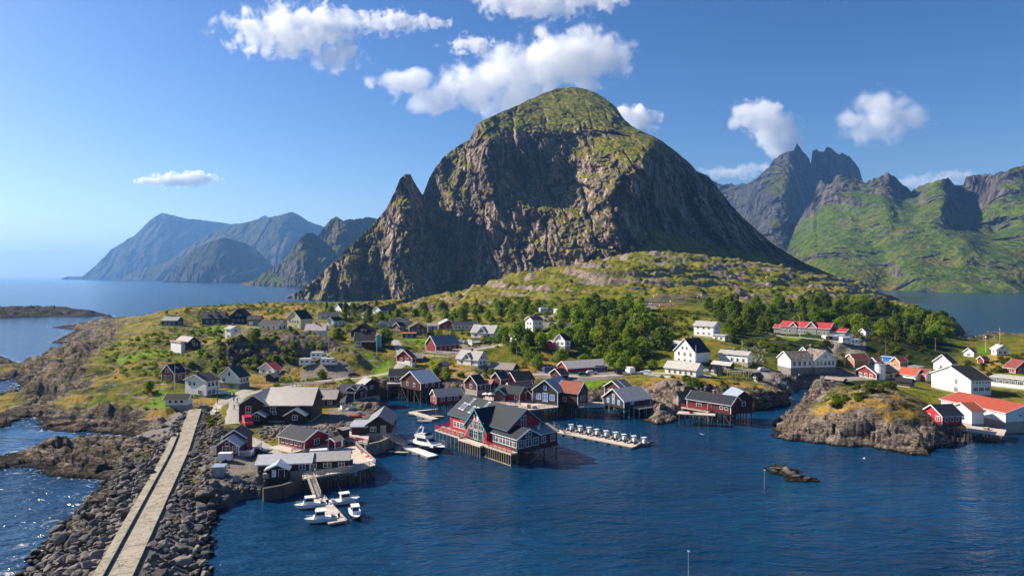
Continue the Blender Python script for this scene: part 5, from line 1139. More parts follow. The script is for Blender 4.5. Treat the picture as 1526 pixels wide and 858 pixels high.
# ------------------------------------------------------------------ the red restaurant on piles in the middle of the harbour
def restaurant():
    z = 3.2; B = W(771, 672, z); th = R(39)
    o = dict(bx=B[0], by=B[1], z=z, th=th)
    root = empty('harbour_restaurant', (B[0], B[1], z), th, 'big red restaurant with black roofs and teal gable edge, on piles in the harbour', 'restaurant')
    red, dk, blk = wallm('crimson'), wallm('rorbu'), wallm('darkblue')
    def vol(x, y, w_, l_, z0, e, r, p, wm, rm, tr=M_TRIM, ov=0.4, nm='wall', trim=True):
        b = MB(); gable_body(b, x, y, w_, l_, z0, e, r, p, wm); b.build(nm, root)
        rf, tb = MB(), MB(); h = gable_roof(rf, x, y, w_, l_, e, r, p, rm, ov, 0.18, tr, tb if trim else None); ro = rf.build('roof', root)
        if trim: tb.build('barge_board', root)
        return ro, h
    rb_ = roofm('darkslate', 'y'); rbx = roofm('darkslate', 'x'); blr = roofm('blueblack', 'x')
    ro, h = vol(0.6, 4.2, 10.6, 23.5, 0, 4.1, 'y', 35.5, red, rb_, M_TEAL, 0.5)
    # skylights in the long roof
    t = math.tan(R(35.5))
    for y, u in ((25.4, .42), (23.4, .72), (20.8, .36), (19.3, .36), (17.2, .72), (24.0, .40)):
        x = 0.6 + 5.3 * u; zz = 4.1 + (x - 0.6) * t + 0.32; b = MB()
        dx = 0.95; q = [(x - dx, y + .55, zz - dx * t), (x - dx, y - .55, zz - dx * t), (x + dx, y - .55, zz + dx * t), (x + dx, y + .55, zz + dx * t)]
        b.slab(q, 0.06, M_TRIM); c = [Vector(p) for p in q]; m_ = sum(c, Vector()) / 4
        b.slab([m_ + (p - m_) * 0.84 + Vector((-.04, 0, .075)) for p in c], 0.02, plain('skylight_glass', (0.16, 0.19, 0.22), 0.12, 0.6)); b.build('skylight', ro)
    # cross gable towards the bay, with teal edges and a big black roof
    b = MB(); gable_body(b, -0.9, 10.2, 7.2, 8.4, 0, 2.9, 'x', 46, red); cw = b.build('gable_wall', root)
    rf, tb = MB(), MB(); gable_roof(rf, -0.9, 10.2, 6.9, 8.4, 2.9, 'x', 46, blr, 0.5, 0.2, M_TEAL, tb); rf.build('roof', root); tb.build('barge_board', root)
    for y in (12.2, 14.4, 16.6): link('window', window_mesh(1.7, 1.9, M_GLASS), root, (-0.95, y, 3.5), (0, 0, R(-90)))
    for y in (12.6, 14.4, 16.2): link('window', window_mesh(1.5, 1.9, M_GLASS, M_TEAL if y != 14.4 else M_TRIM), root, (-0.95, y, 1.15), (0, 0, R(-90)))
    for y, zz in ((13.7, 5.3), (15.1, 5.3)):
        b = MB(); b.box(-0.30, 0, -0.6, 0.30, 0.06, 0.6, M_TRIM); b.build('shutter', root, (-0.97, y, zz), (0, 0, R(-90)))
    for y0, y1 in ((10.4, 11.6), (18.4, 17.2)):
        b = MB(); b.bar((-1.6, y0, 0.1), (-1.0, y1, 2.6), 0.2, 0.2, M_TRIM); b.build('strut', root)
    for i in range(5): link('window', window_mesh(1.15, 1.3, M_GLASS), root, (0.55, 19.6 + i * 1.45, 1.75), (0, 0, R(-90)))
    for i in range(3): link('window', window_mesh(1.0, 0.45, M_GLASS), root, (0.55, 19.7 + i * 1.4, 3.45), (0, 0, R(-90)))
    for i in range(2): link('window', window_mesh(0.6, 2.6, M_GLASS), root, (4.9 + i * .75, 4.18, 5.2))
    # glazed annex at the front corner
    ro, h = vol(0.0, 0.0, 6.6, 9.6, 0, 2.7, 'y', 27, blk, roofm('blueblack', 'y'))
    for i in range(7): link('window', window_mesh(1.05, 1.7, M_GLASS), root, (-0.002, 0.85 + i * 1.28, 1.55), (0, 0, R(-90)))
    for i in range(3): link('window', window_mesh(1.5, 1.6, M_GLASS), root, (1.1 + i * 2.15, -0.002, 1.4))
    link('window', window_mesh(1.5, 1.0, M_GLASS), root, (3.3, -0.002, 3.3))
    ro, h = vol(6.63, 0.3, 5.7, 8.0, 0, 2.7, 'x', 14, wallm('rorbu'), roofm('tanroof', 'x'), M_TRIM, 0.35)
    for x in (8.0, 10.9): link('window', window_mesh(1.2, 1.3, M_GLASS), root, (x, 0.298, 1.35))
    b = MB(); b.box(7.6, 2.0, 3.2, 8.5, 2.9, 4.2, M_METAL); b.cyl((9.6, 3.4, 3.4), (9.6, 3.4, 4.5), .25, .35, M_METAL, 8); b.build('roof_vent', ro)
    ro, h = vol(11.2, 7.5, 3.0, 9.0, 0, 2.6, 'y', 30, wallm('rorbu'), roofm('metalgrey', 'y'), M_TRIM, 0.35)
    # decks along the bay side
    def deck(x0, y0, x1, y1, zt, m, rail):
        b = MB(); b.box(x0, y0, zt - 0.35, x1, y1, zt, M_WOODPALE); d = b.build('deck', root)
        if rail:
            b = MB(); railing(b, (x0 + .06, y0, zt), (x0 + .06, y1, zt), 1.05, m, 1.6, 4); b.build('railing', d)
        return d
    deck(-1.9, -0.1, 0.0, 9.9, -0.25, red, True)
    deck(-3.0, 10.0, -0.95, 18.9, -0.3, M_TRIM, False)
    d = deck(-2.6, 19.0, 0.55, 29.8, 0.0, red, True)
    b = MB(); railing(b, (-2.54, 29.7, 0.0), (4, 29.7, 0.0), 1.05, red, 1.6, 4); b.build('railing', d)
    b = MB(); b.box(0.6, 27.75, -0.35, 8, 29.8, 0.0, M_WOODPALE); b.build('deck', root)
    fb = MB(); fb.box(0.0, 0.0, -0.55, 12.3, 27.6, -0.02, wallm('brown')); fb.build('floor_frame', root)
    pts = [(x, y) for x in (0.3, 4.2, 8.2, 12.0) for y in (0.3, 4.4, 8.8, 13.2, 17.6, 22, 27)]
    put_piles(root, o, pts, -0.55, M_PILE, 0.17)
    put_piles(root, o, [(-1.8, 0.1 + i * 0.82) for i in range(12)] + [(-2.8, 10.2 + i * 0.95) for i in range(9)] + [(-2.4, 19.4 + i * 1.7) for i in range(7)], -0.4, M_PILEP, 0.11)
    b = MB()
    b.bar((-1.8, 0.1, -2.9), (-1.8, 9.9, -2.9), 0.14, 0.2, M_PILEP); b.build('waler', root)
    for x0, x1 in ((4.4, 7.9), (8.4, 11.8)):
        b = MB(); b.bar((x0, 0.1, -3.0), (x1, 0.1, -0.7), 0.12, 0.16, M_PILEP); b.build('brace', root)
    for y in (20.5, 23.0, 25.6, 28): 
        tr = empty('picnic_table', root.matrix_basis @ Vector((-1.1, y, 0.0)), th, 'timber picnic table on the red-railed restaurant deck', 'table', 'tables on the restaurant deck'); b = MB(); b.box(-.4, -.8, .68, .4, .8, .74, M_WOODGREY); b.build('tabletop', tr)
        for s in (-1, 1):
            b = MB(); b.box(s * .75 - .14, -.8, .40, s * .75 + .14, .8, .45, M_WOODGREY); b.build('seat', tr)
            b = MB(); b.box(-.85, s * .6 - .05, .3, .85, s * .6 + .05, .4, M_WOODGREY); b.bar((-.7, s * .6, 0), (-.25, s * .6, .68), .08, .08, M_WOODGREY); b.bar((.7, s * .6, 0), (.25, s * .6, .68), .08, .08, M_WOODGREY); b.build('leg_frame', tr)
restaurant()

# ------------------------------------------------------------------ piers, pontoons, gangways
def frame(px0, py0, px1, py1, z):
    """origin and heading of a run between two photo points at height z"""
    a, b = Vector(W(px0, py0, z)), Vector(W(px1, py1, z)); d = b - a
    return a, math.atan2(d.y, d.x), d.length
def pontoon(label, a0, a1, width, z=0.55, mat=None):
    a, th, L = frame(*a0, *a1, z)
    root = empty('pontoon', (a.x, a.y, 0), th, label, 'pontoon')
    b = MB(); b.box(0, -width / 2, z - 0.14, L, width / 2, z, mat or M_WOODPALE)
    b.build('deck', root)
    n = max(2, int(L / 3.5))
    for i in range(n):
        f = MB(); x = L * (i + .5) / n; f.box(x - L / n * .36, -width / 2 + .1, -.35, x + L / n * .36, width / 2 - .1, z - .143, M_CONC); f.build('float', root)
    e = MB(); e.box(0, -width / 2 - .09, z - .2, L, -width / 2 - .002, z + .03, M_WOODGREY); e.box(0, width / 2 + .002, z - .2, L, width / 2 + .09, z + .03, M_WOODGREY); e.build('kerb', root)
    for i in range(n + 1):
        c = MB(); c.cyl((0, 0, 0), (0, 0, .22), .06, .09, M_METAL, 6); c.build('bollard', root, (min(max(.3, L * i / n), L - .3), width / 2 - .2, z))
    return root, th, L
P1 = pontoon('pale timber pontoon with four moored motorboats, at the foot of the long gangway', (470, 738), (504, 777), 3.0)
P2 = pontoon('white pontoon beside the big motor yacht', (604, 664), (645, 679), 2.6, 0.55, M_GEL)
P3 = pontoon('long pale pontoon lined with rental boats, behind the restaurant', (830, 641), (948, 664), 3.4)
P4 = pontoon('small pale pontoon jutting into the inlet beside the yellow boat', (612, 613), (648, 624), 2.4)
P5 = pontoon('narrow walkway pontoon from the red boathouse', (620, 612), (652, 609), 1.1)
def gangway(label, p, q, width=1.3):
    a, b_ = Vector(p), Vector(q)
    root = empty('gangway', a, math.atan2(b_.y - a.y, b_.x - a.x), label, 'gangway')
    L = math.hypot(b_.x - a.x, b_.y - a.y); dz = b_.z - a.z
    b = MB(); b.slab([(0, -width / 2, 0), (L, -width / 2, dz), (L, width / 2, dz), (0, width / 2, 0)], 0.1, M_WOODGREY); b.build('walkway', root)
    for s in (-1, 1):
        b = MB(); n = int(L / 1.2)
        for i in range(n + 1): b.bar((L * i / n, s * width / 2, dz * i / n), (L * i / n, s * width / 2, dz * i / n + 1.0), 0.07, 0.07, M_PILEP)
        for h in (0.5, 1.0): b.bar((0, s * width / 2, h), (L, s * width / 2, dz + h), 0.08, 0.1, M_WOODPALE)
        b.build('railing', root)
gangway('long timber gangway dropping from the pier to the four-boat pontoon', W(462, 711, 2.7), W(473, 741, .66))
gangway('pale gangway beside the boathouse down to the yacht pontoon', W(571, 650, 2.9), W(606, 665, .66))
gangway('short gangway between restaurant deck and rental boat pontoon', W(826, 634, 2.4), W(840, 643, .66))

def pier(label, quad, z, rail_sides=(), pile_edge=(), mat=None, base=None):
    """deck over four photo points"""
    Q = [Vector(W(px, py, z)) for px, py in quad]; c = sum(Q, Vector()) / 4
    root = empty('pier', (c.x, c.y, 0), 0, label, 'pier')
    L = [Vector((q.x - c.x, q.y - c.y, z)) for q in Q]
    b = MB(); b.slab([p + Vector((0, 0, -0.3)) for p in L], 0.3, mat or M_WOODPALE); b.build('deck', root)
    for i, m in rail_sides:
        p, q = L[i], L[(i + 1) % 4]; b = MB(); railing(b, p, q, 1.0, m, 1.5, 3); b.build('railing', root)
    for i, n in pile_edge:
        p, q = L[i], L[(i + 1) % 4]
        for k in range(n):
            v = p.lerp(q, (k + .5) / n) * 0.985; g = max(gz(v.x + c.x, v.y + c.y), -2) - .4
            if g < z - .6: link('pile', unit_pile(M_PILE, 0.16), root, (v.x, v.y, g), None, (1, 1, z - .3 - g))
        b = MB()
        for k in range(0, n - 1, 3):
            b.bar(p.lerp(q, (k + .5) / n) + Vector((0, 0, -.5)), p.lerp(q, (k + 1.5) / n) + Vector((0, 0, -z + .2)), .08, .14, M_PILE)
        if b.v: b.build('brace', root)
    return root
pier('broad timber pier deck at the corner beyond the quay sheds', [(520, 703), (560, 692), (530, 664), (505, 668)], 2.7, ((1, M_WOODPALE), (0, M_WOODGREY)), ((0, 8), (1, 8)))
pier('narrow timber boardwalk in front of the streaked quay shed', [(452, 713), (528, 700), (522, 696), (450, 707)], 2.72, ((0, M_WOODPALE),), ((0, 14),))
pier('timber terrace with red railing beside the two-tone boathouse', [(503, 652), (548, 661), (550, 647), (507, 640)], 3.0, ((0, wallm('crimson')), (3, wallm('crimson'))), ((0, 8),))
pier('dark timber quay under the blue-windowed warehouse', [(775, 612), (832, 606), (826, 594), (770, 600)], 3.3, ((0, M_WOODPALE),), ((0, 9), (3, 3)))
pier('plank terrace in front of the cafe', [(715, 601), (776, 604), (772, 596), (722, 590)], 3.45, ((0, wallm('crimson')),), ((0, 8),))
pier('dark footbridge deck between the rust roofed warehouse and the split-level house', [(862, 606), (902, 605), (900, 599), (866, 598)], 3.3, ((0, M_WOODGREY),), ((0, 8),))
pier('plank deck in front of the red boathouse', [(1008, 616), (1066, 619), (1066, 616), (1012, 612)], 3.15, (), ((0, 7),))
pier('weathered quay deck in front of the low white quayside warehouse', [(1436, 641), (1496, 648), (1500, 640), (1446, 634)], 1.9, (), ((0, 10),))
def sea_wall(label, pts, z, t=0.6, m=None):
    P = [Vector(W(a, b_, z)) for a, b_ in pts]; c = P[0]
    root = empty('quay_wall', (c.x, c.y, 0), 0, label, 'quay wall'); b = MB()
    for p, q in zip(P, P[1:]): b.bar(p - Vector((c.x, c.y, z / 2 + 1)), q - Vector((c.x, c.y, z / 2 + 1)), t, z + 2, m or M_CONC)
    b.build('wall', root)
sea_wall('grey stone quay wall below the gabled porch', [(392, 727), (420, 722), (450, 712)], 2.45, .8, M_SHADESTONE)
sea_wall('concrete quay wall under the two-tone boathouse', [(544, 662), (566, 657), (584, 649)], 2.8, .8, M_STONE)

# gazebo, silo, solar panel, drying racks
def gazebo():
    c = Vector(W(517, 609, 3.3)); c.z = 3.2
    root = empty('gazebo', c, 0, 'small white hexagonal gazebo with pointed dark roof on the harbour square', 'gazebo'); r = 1.9
    b = MB(); b.cyl((0, 0, -0.6), (0, 0, 0.25), r + .7, r + .7, M_WOODGREY, 12); b.build('base', root)
    b = MB(); b.cyl((0, 0, 2.3), (0, 0, 4.2), r + .5, 0.05, roofm('slate', 'x'), 6); b.build('roof', root)
    for i in range(6):
        a = i * math.pi / 3; p = Vector((r * math.cos(a), r * math.sin(a), .25)); a2 = a + math.pi / 3; q = Vector((r * math.cos(a2), r * math.sin(a2), .25))
        b = MB(); b.bar(p, p + Vector((0, 0, 2.1)), .18, .18, M_TRIM); b.build('post', root)
        if i != 4: b = MB(); b.bar(p + Vector((0, 0, .45)), q + Vector((0, 0, .45)), .06, .8, M_TRIM); b.build('panel', root)
gazebo()
def silo():
    c = Vector(W(1311.5, 564, 4.6)); root = empty('silo', c, 0, 'white cylindrical silo in front of the dark red barn', 'silo')
    b = MB(); b.cyl((0, 0, -1), (0, 0, 5.0), 1.75, 1.75, M_GEL, 20); b.build('tank', root, smooth=False)
    b = MB(); b.cyl((0, 0, 5.0), (0, 0, 5.25), 1.85, 1.7, M_METAL, 20); b.build('lid', root)
    b = MB(); b.bar((1.2, -1.45, -.5), (1.2, -1.45, 5), .05, .05, M_METAL); b.bar((1.55, -1.2, -.5), (1.55, -1.2, 5), .05, .05, M_METAL)
    for i in range(14): b.bar((1.2, -1.45, i * .36), (1.55, -1.2, i * .36), .04, .04, M_METAL)
    b.build('ladder', root)
silo()
M_HJELL = paint('pinkish_rack_timber', (.46, .34, .29), .9, .3, 'tiles')
def rack(label, px, py, z, th, L, n, grp=None):
    c = W(px, py, z); root = empty('fish_drying_rack', (c[0], c[1], gz(c[0], c[1])), th, label, 'drying rack', grp)
    h = 2.0; wd = 2.4
    for i in range(n):
        x = L * i / (n - 1); b = MB()
        for s in (-1, 1): b.bar((x, s * wd / 2 + s * .5, -1.2), (x, s * wd / 2 - s * .35, h), .12, .12, M_WOODGREY)
        b.bar((x, -wd / 2, h - .25), (x, wd / 2, h - .25), .12, .12, M_WOODGREY); b.build('trestle', root)
    hill = grp == 'fish racks on the hillside'
    for s in (-.9, -.3, .3, .9):
        b = MB(); b.bar((-.5, s, h), (L + .5, s, h), .6 if hill else .16, .55 if hill else .18, M_HJELL if hill else M_WOODPALE); b.build('rail', root)
for px, py, a, L in ((637, 532, -32, 11), (650, 531, -30, 11), (663, 532, -30, 8), (677, 530, -30, 6)):
    rack('long pale timber fish rack sloping below the dark red barn', px, py, 9.6, R(a), L, 5, 'fish racks below the barn')
k_ = 0
for py, x0, x1 in ((440, 1016, 1042), (443, 980, 1008), (446, 975, 1035), (446, 1040, 1058), (449, 960, 990), (451, 952, 985), (449, 992, 1020), (454, 958, 990), (453, 1000, 1022), (457, 972, 1000), (460, 984, 1004), (443, 1046, 1060)):
    p = pick(x0, py)
    if p: rack('long low timber fish rack in the tiers on the hillside', x0, py, p[2], R(-4 + (k_ % 3) * 3), (x1 - x0) / F * p[1], 6, 'fish racks on the hillside'); k_ += 1
for px, py, a, L in ((392, 588, 14, 12), (420, 583, 12, 13), (412, 590, 10, 10), (442, 580, 15, 12), (445, 588, 8, 10)):
    rack('bare grey fish rack behind the big brown warehouse', px, py, 4.8, R(a), L, 5, 'fish racks behind the warehouse')
rack('short fish rack hung with dry fish on the point by the dark hut', 1086, 562, 5.6, R(5), 8, 5)

# ------------------------------------------------------------------ boats
def hull_mesh(L, Bm, H, m, mdeck, sheer=0.25, bowrake=0.1, name='hull', wl=None):
    st = [(-.5, .86, 0.0), (-.3, .96, 0), (-.05, 1.0, 0), (.18, .92, .12), (.34, .68, .38), (.45, .34, .75), (.5, .03, 1.0)]
    vs = []; fs = []; n = 5
    for t, w_, r in st:
        x = t * L + r * bowrake * L * 0.3; zt = H * (1 + sheer * max(0, t + .1)); zk = -0.35 * H * (1 - r)
        hw = Bm / 2 * w_
        vs += [(x, -hw, zt), (x - r * .1 * L, -hw * .82, zt * .25), (x - r * .15 * L, 0, zk), (x - r * .1 * L, hw * .82, zt * .25), (x, hw, zt)]
    for i in range(len(st) - 1):
        for j in range(n - 1): fs.append((i * n + j, i * n + j + 1, (i + 1) * n + j + 1, (i + 1) * n + j))
    fs.append((0, 4, 3, 2, 1)); b = MB(); b.mesh(vs, fs, m)
    dk = [(st[i][0] * L + st[i][2] * bowrake * L * .3, Bm / 2 * st[i][1] * .97, H * (1 + sheer * max(0, st[i][0] + .1)) - .06) for i in range(len(st))]
    for i in range(len(dk) - 1):
        (x0, w0, z0), (x1, w1, z1) = dk[i], dk[i + 1]; b.poly([(x0, -w0, z0), (x1, -w1, z1), (x1, w1, z1), (x0, w0, z0)], mdeck)
    return b.me(name, False)
def outboard(root, x, y, z, m=None):
    b = MB(); b.box(x - .28, y - .17, z, x + .12, y + .17, z + .55, m or M_RUBBER); b.box(x - .16, y - .07, z - .75, x, y + .07, z, m or M_RUBBER); return b.build('engine', root)
def cabin_boat(label, loc, rz, L=5.4, dark=False, grp=None):
    root = empty('motorboat', loc, rz, label, 'motorboat', grp); Bm = 2.15; H = .78
    link('hull', hull_mesh(L, Bm, H, M_DARKHULL if dark else M_GEL, M_GEL), root)
    b = MB(); x0, x1, w_ = -.10 * L, .17 * L, .72; zt = 1.95
    vs = [(x0, -w_, H - .06), (x1 + .45, -w_ * .8, H - .02), (x1 + .45, w_ * .8, H - .02), (x0, w_, H - .06), (x0, -w_ * .92, zt), (x1, -w_ * .8, zt), (x1, w_ * .8, zt), (x0, w_ * .92, zt)]
    b.mesh(vs, [(0, 1, 5, 4), (1, 2, 6, 5), (2, 3, 7, 6), (3, 0, 4, 7)], M_GEL); cab = b.build('cabin', root)
    b = MB()
    def lerp(a, c, t): return tuple(a[i] + (c[i] - a[i]) * t for i in range(3))
    for q, off in (((0, 1, 5, 4), (0, -.012, 0)), ((1, 2, 6, 5), (.014, 0, .006)), ((2, 3, 7, 6), (0, .012, 0))):
        A, B_, C_, D_ = (vs[i] for i in q)
        l0, l1, r0, r1 = lerp(A, D_, .5), lerp(A, D_, .92), lerp(B_, C_, .5), lerp(B_, C_, .92)
        pts = [lerp(l0, r0, .07), lerp(l0, r0, .93), lerp(l1, r1, .93), lerp(l1, r1, .07)]
        b.poly([tuple(p[i] + off[i] for i in range(3)) for p in pts], M_GLASS)
    b.build('cabin_window', cab)
    b = MB(); b.box(x0 - .25, -w_, zt, x1 + .1, w_, zt + .09, M_GEL); b.build('cabin_roof', cab)
    b = MB(); b.bar((x0, 0, zt + .09), (x0 - .1, 0, zt + 1.2), .03, .03, M_METAL); b.build('aerial', cab)
    b = MB()
    for s in (-1, 1):
        pr = [(-.02 * L + .2 * L, s * Bm * .44, H + .1), (.34 * L, s * Bm * .34, H + .35), (.47 * L, s * .12, H + .55)]
        for p, q in zip(pr, pr[1:]): b.bar(p, q, .04, .04, M_METAL)
        for p in pr[1:]: b.bar(p, (p[0], p[1], H), .03, .03, M_METAL)
    b.build('bow_rail', root)
    b = MB(); b.box(-.40 * L, -.55, H - .05, -.30 * L, .55, H + .3, plain('grey_seat', (.25, .25, .27), .7)); b.build('seat', root)
    outboard(root, -.52 * L, 0, .55)
    return root
def rib_boat(label, loc, rz, L=5.6, grp=None):
    root = empty('rental_boat', loc, rz, label, 'rental boat', grp)
    link('hull', hull_mesh(L * .94, 1.5, .55, M_GEL, plain('grey_deck', (.42, .42, .42), .7)), root)
    tm = plain('dark_grey_tube', (.035, .036, .038), .6)
    for s in (-1, 1):
        b = MB(); P = [(-.5 * L, s * .88, .52), (-.1 * L, s * .95, .54), (.25 * L, s * .82, .6), (.42 * L, s * .45, .7), (.5 * L, s * .02, .76)]
        for p, q in zip(P, P[1:]): b.cyl(p, q, .24, .24, tm, 8)
        b.build('tube', root, smooth=True)
    b = MB(); b.box(-.05 * L, -.42, .5, .12 * L, .42, 1.45, M_GEL); c = b.build('console', root)
    b = MB(); b.slab([(.12 * L, -.42, 1.1), (.12 * L, .42, 1.1), (.02 * L, .38, 1.75), (.02 * L, -.38, 1.75)], .03, M_GLASS); b.build('windscreen', c)
    b = MB(); b.box(-.11 * L, -.5, 1.95, .12 * L, .5, 2.03, M_GEL); cn = b.build('canopy', root)
    b = MB()
    for x in (-.1 * L, .1 * L):
        for s in (-1, 1): b.bar((x, s * .45, .5), (x, s * .45, 1.95), .05, .05, M_METAL)
    b.build('canopy_frame', root)
    b = MB(); b.box(-.26 * L, -.4, .5, -.12 * L, .4, .95, plain('grey_seat', (.25, .25, .27), .7)); b.build('seat', root)
    b = MB(); b.bar((-.15 * L, .3, 2.1), (-.15 * L, .3, 3.2), .025, .025, M_METAL); b.build('aerial', cn)
    outboard(root, -.5 * L, 0, .6); return root
def open_boat(label, loc, rz, L=4.5, m=None, grp=None):
    root = empty('rowing_boat', loc, rz, label, 'rowing boat', grp); m = m or M_GEL
    link('hull', hull_mesh(L, 1.6, .5, m, plain('boat_floor', (.30, .28, .25), .8), .3), root)
    for t in (-.25, .05, .28):
        b = MB(); w_ = .68 if t < .2 else .5; b.box(t * L - .13, -w_, .40, t * L + .13, w_, .47, M_WOODGREY); b.build('thwart', root)
    outboard(root, -.52 * L, 0, .35); return root
def on_pontoon(P, x, y, z=0.0):
    root, th, L = P; v = root.matrix_basis @ Vector((x, y, 0)); return (v.x, v.y, z)
def yacht():
    a = Vector(W(609, 663, 0.2)); b_ = Vector(W(666, 677, 0.2)); d = b_ - a; L = 11.6
    root = empty('motor_yacht', ((a.x + b_.x) / 2, (a.y + b_.y) / 2 + 1.0, 0), math.atan2(d.y, d.x), 'white flybridge motor yacht with dark hull moored at the white pontoon', 'yacht')
    link('hull', hull_mesh(L, 3.6, 1.35, M_DARKHULL, M_GEL, .35), root)
    b = MB(); b.mesh([(-.5 * L, -1.6, 1.0), (.3 * L, -1.55, 1.25), (.3 * L, 1.55, 1.25), (-.5 * L, 1.6, 1.0), (-.5 * L, -1.6, 1.55), (.3 * L, -1.5, 1.75), (.3 * L, 1.5, 1.75), (-.5 * L, 1.6, 1.55)], [(0, 1, 5, 4), (1, 2, 6, 5), (2, 3, 7, 6), (3, 0, 4, 7), (4, 5, 6, 7)], M_GEL); b.build('topside', root)
    vs = [(-.28 * L, -1.3, 1.6), (.22 * L, -1.1, 1.75), (.22 * L, 1.1, 1.75), (-.28 * L, 1.3, 1.6), (-.28 * L, -1.2, 2.9), (.06 * L, -1.05, 2.9), (.06 * L, 1.05, 2.9), (-.28 * L, 1.2, 2.9)]
    b = MB(); b.mesh(vs, [(0, 1, 5, 4), (1, 2, 6, 5), (2, 3, 7, 6), (3, 0, 4, 7), (4, 5, 6, 7)], M_GEL); cab = b.build('cabin', root)
    for s in (-1, 1):
        b = MB(); b.poly([(-.22 * L, s * 1.30, 2.1), (.10 * L, s * 1.17, 2.15), (.05 * L, s * 1.11, 2.75), (-.22 * L, s * 1.25, 2.75)], M_GLASS); b.build('cabin_window', cab)
    b = MB(); b.poly([(.185 * L, -.98, 2.05), (.185 * L, .98, 2.05), (.085 * L, .95, 2.78), (.085 * L, -.95, 2.78)], M_GLASS); b.build('windscreen', cab)
    b = MB(); b.box(-.30 * L, -1.25, 2.92, .04 * L, 1.25, 3.5, M_GEL); b.box(-.26 * L, -1.05, 3.5, .0, 1.05, 3.52, plain('grey_deck', (.42, .42, .42), .7)); fb = b.build('flybridge', root)
    b = MB(); b.slab([(.04 * L, -1.1, 3.45), (.04 * L, 1.1, 3.45), (-.01 * L, 1.0, 3.95), (-.01 * L, -1.0, 3.95)], .04, M_GLASS); b.build('screen', fb)
    b = MB()
    for s in (-1, 1): b.bar((-.28 * L, s * 1.15, 3.4), (-.20 * L, s * .7, 5.0), .16, .3, M_GEL)
    b.bar((-.20 * L, -.75, 5.0), (-.20 * L, .75, 5.0), .3, .14, M_GEL); b.cyl((-.20 * L, 0, 5.05), (-.20 * L, 0, 5.35), .3, .25, M_GEL, 10); b.bar((-.2 * L, .4, 5.0), (-.22 * L, .4, 6.6), .04, .04, M_METAL); b.build('radar_arch', root)
    b = MB()
    for s in (-1, 1):
        P = [(.05 * L, s * 1.6, 2.3), (.3 * L, s * 1.45, 2.6), (.44 * L, s * .75, 2.8), (.52 * L, s * .05, 2.9)]
        for p, q in zip(P, P[1:]): b.bar(p, q, .05, .05, M_METAL)
        for p in P: b.bar(p, (p[0], p[1] * .97, 1.6), .04, .04, M_METAL)
    b.build('bow_rail', root)
yacht()
th1 = P1[1]
cabin_boat('white cabin motorboat on the far left of the four at the pontoon', W(463, 756, 0), th1 + R(-100) , 5.6)
cabin_boat('white cabin motorboat nearest the camera at the four-boat pontoon', W(479, 777, 0), th1 + R(-100), 5.4)
cabin_boat('white cabin motorboat with red fender, right of the four-boat pontoon', W(512, 750, 0), th1 + R(85), 5.6)
cabin_boat('dark hulled cabin motorboat at the outer right end of the four-boat pontoon', W(529, 769, 0), th1 + R(-10), 5.8, True)
for i in range(9):
    x = 1.2 + i * (P3[2] - 2.4) / 8
    l = 'grey-tubed rental boat with white canopy in the row on the long pontoon'
    rib_boat(l, on_pontoon(P3, x + 1.2, 3.1 + .25 * (i % 3)), R(20 + (i * 37) % 13 - 6), 5.0 + .2 * (i % 3), 'rental boats along the long pontoon')
open_boat('bright yellow rowing boat beside the red boathouse', W(651, 622, 0), R(-20), 4.2, plain('yellow_gelcoat', (.75, .36, .02), .35))
open_boat('white open boat tied at the small inlet pontoon', W(618, 619, 0), R(-25), 4.8)
open_boat('white open boat at the outer end of the small inlet pontoon', W(632, 629, 0), R(-15), 4.6)
open_boat('small green open boat behind the white pontoon', W(594, 676, 0), R(-18), 5.4, plain('dark_green_gelcoat', (.015, .09, .06), .4))
for px, py in ((1425, 514), (1431, 517), (1437, 513)): open_boat('tiny white open boat anchored in the dark inlet by the wood', W(px, py, 0), R(px % 40), 4.5, None, 'boats in the dark inlet')
def rescue():
    c = Vector(W(530, 621, 3.2)); c.z = gz(c.x, c.y)
    root = empty('rowing_boat', c, R(10), 'orange-red boat hull turned over on the harbour square', 'rowing boat')
    o = link('hull', hull_mesh(3.4, 1.7, .55, plain('orange_red_gelcoat', (.62, .10, .05), .5), plain('orange_red_gelcoat', (.62, .10, .05), .5)), root, (0, 0, .75), (R(180), 0, 0))
    b = MB(); b.box(-1.2, -.06, .92, 1.2, .06, 1.0, M_GEL); b.build('keel', root)
rescue()

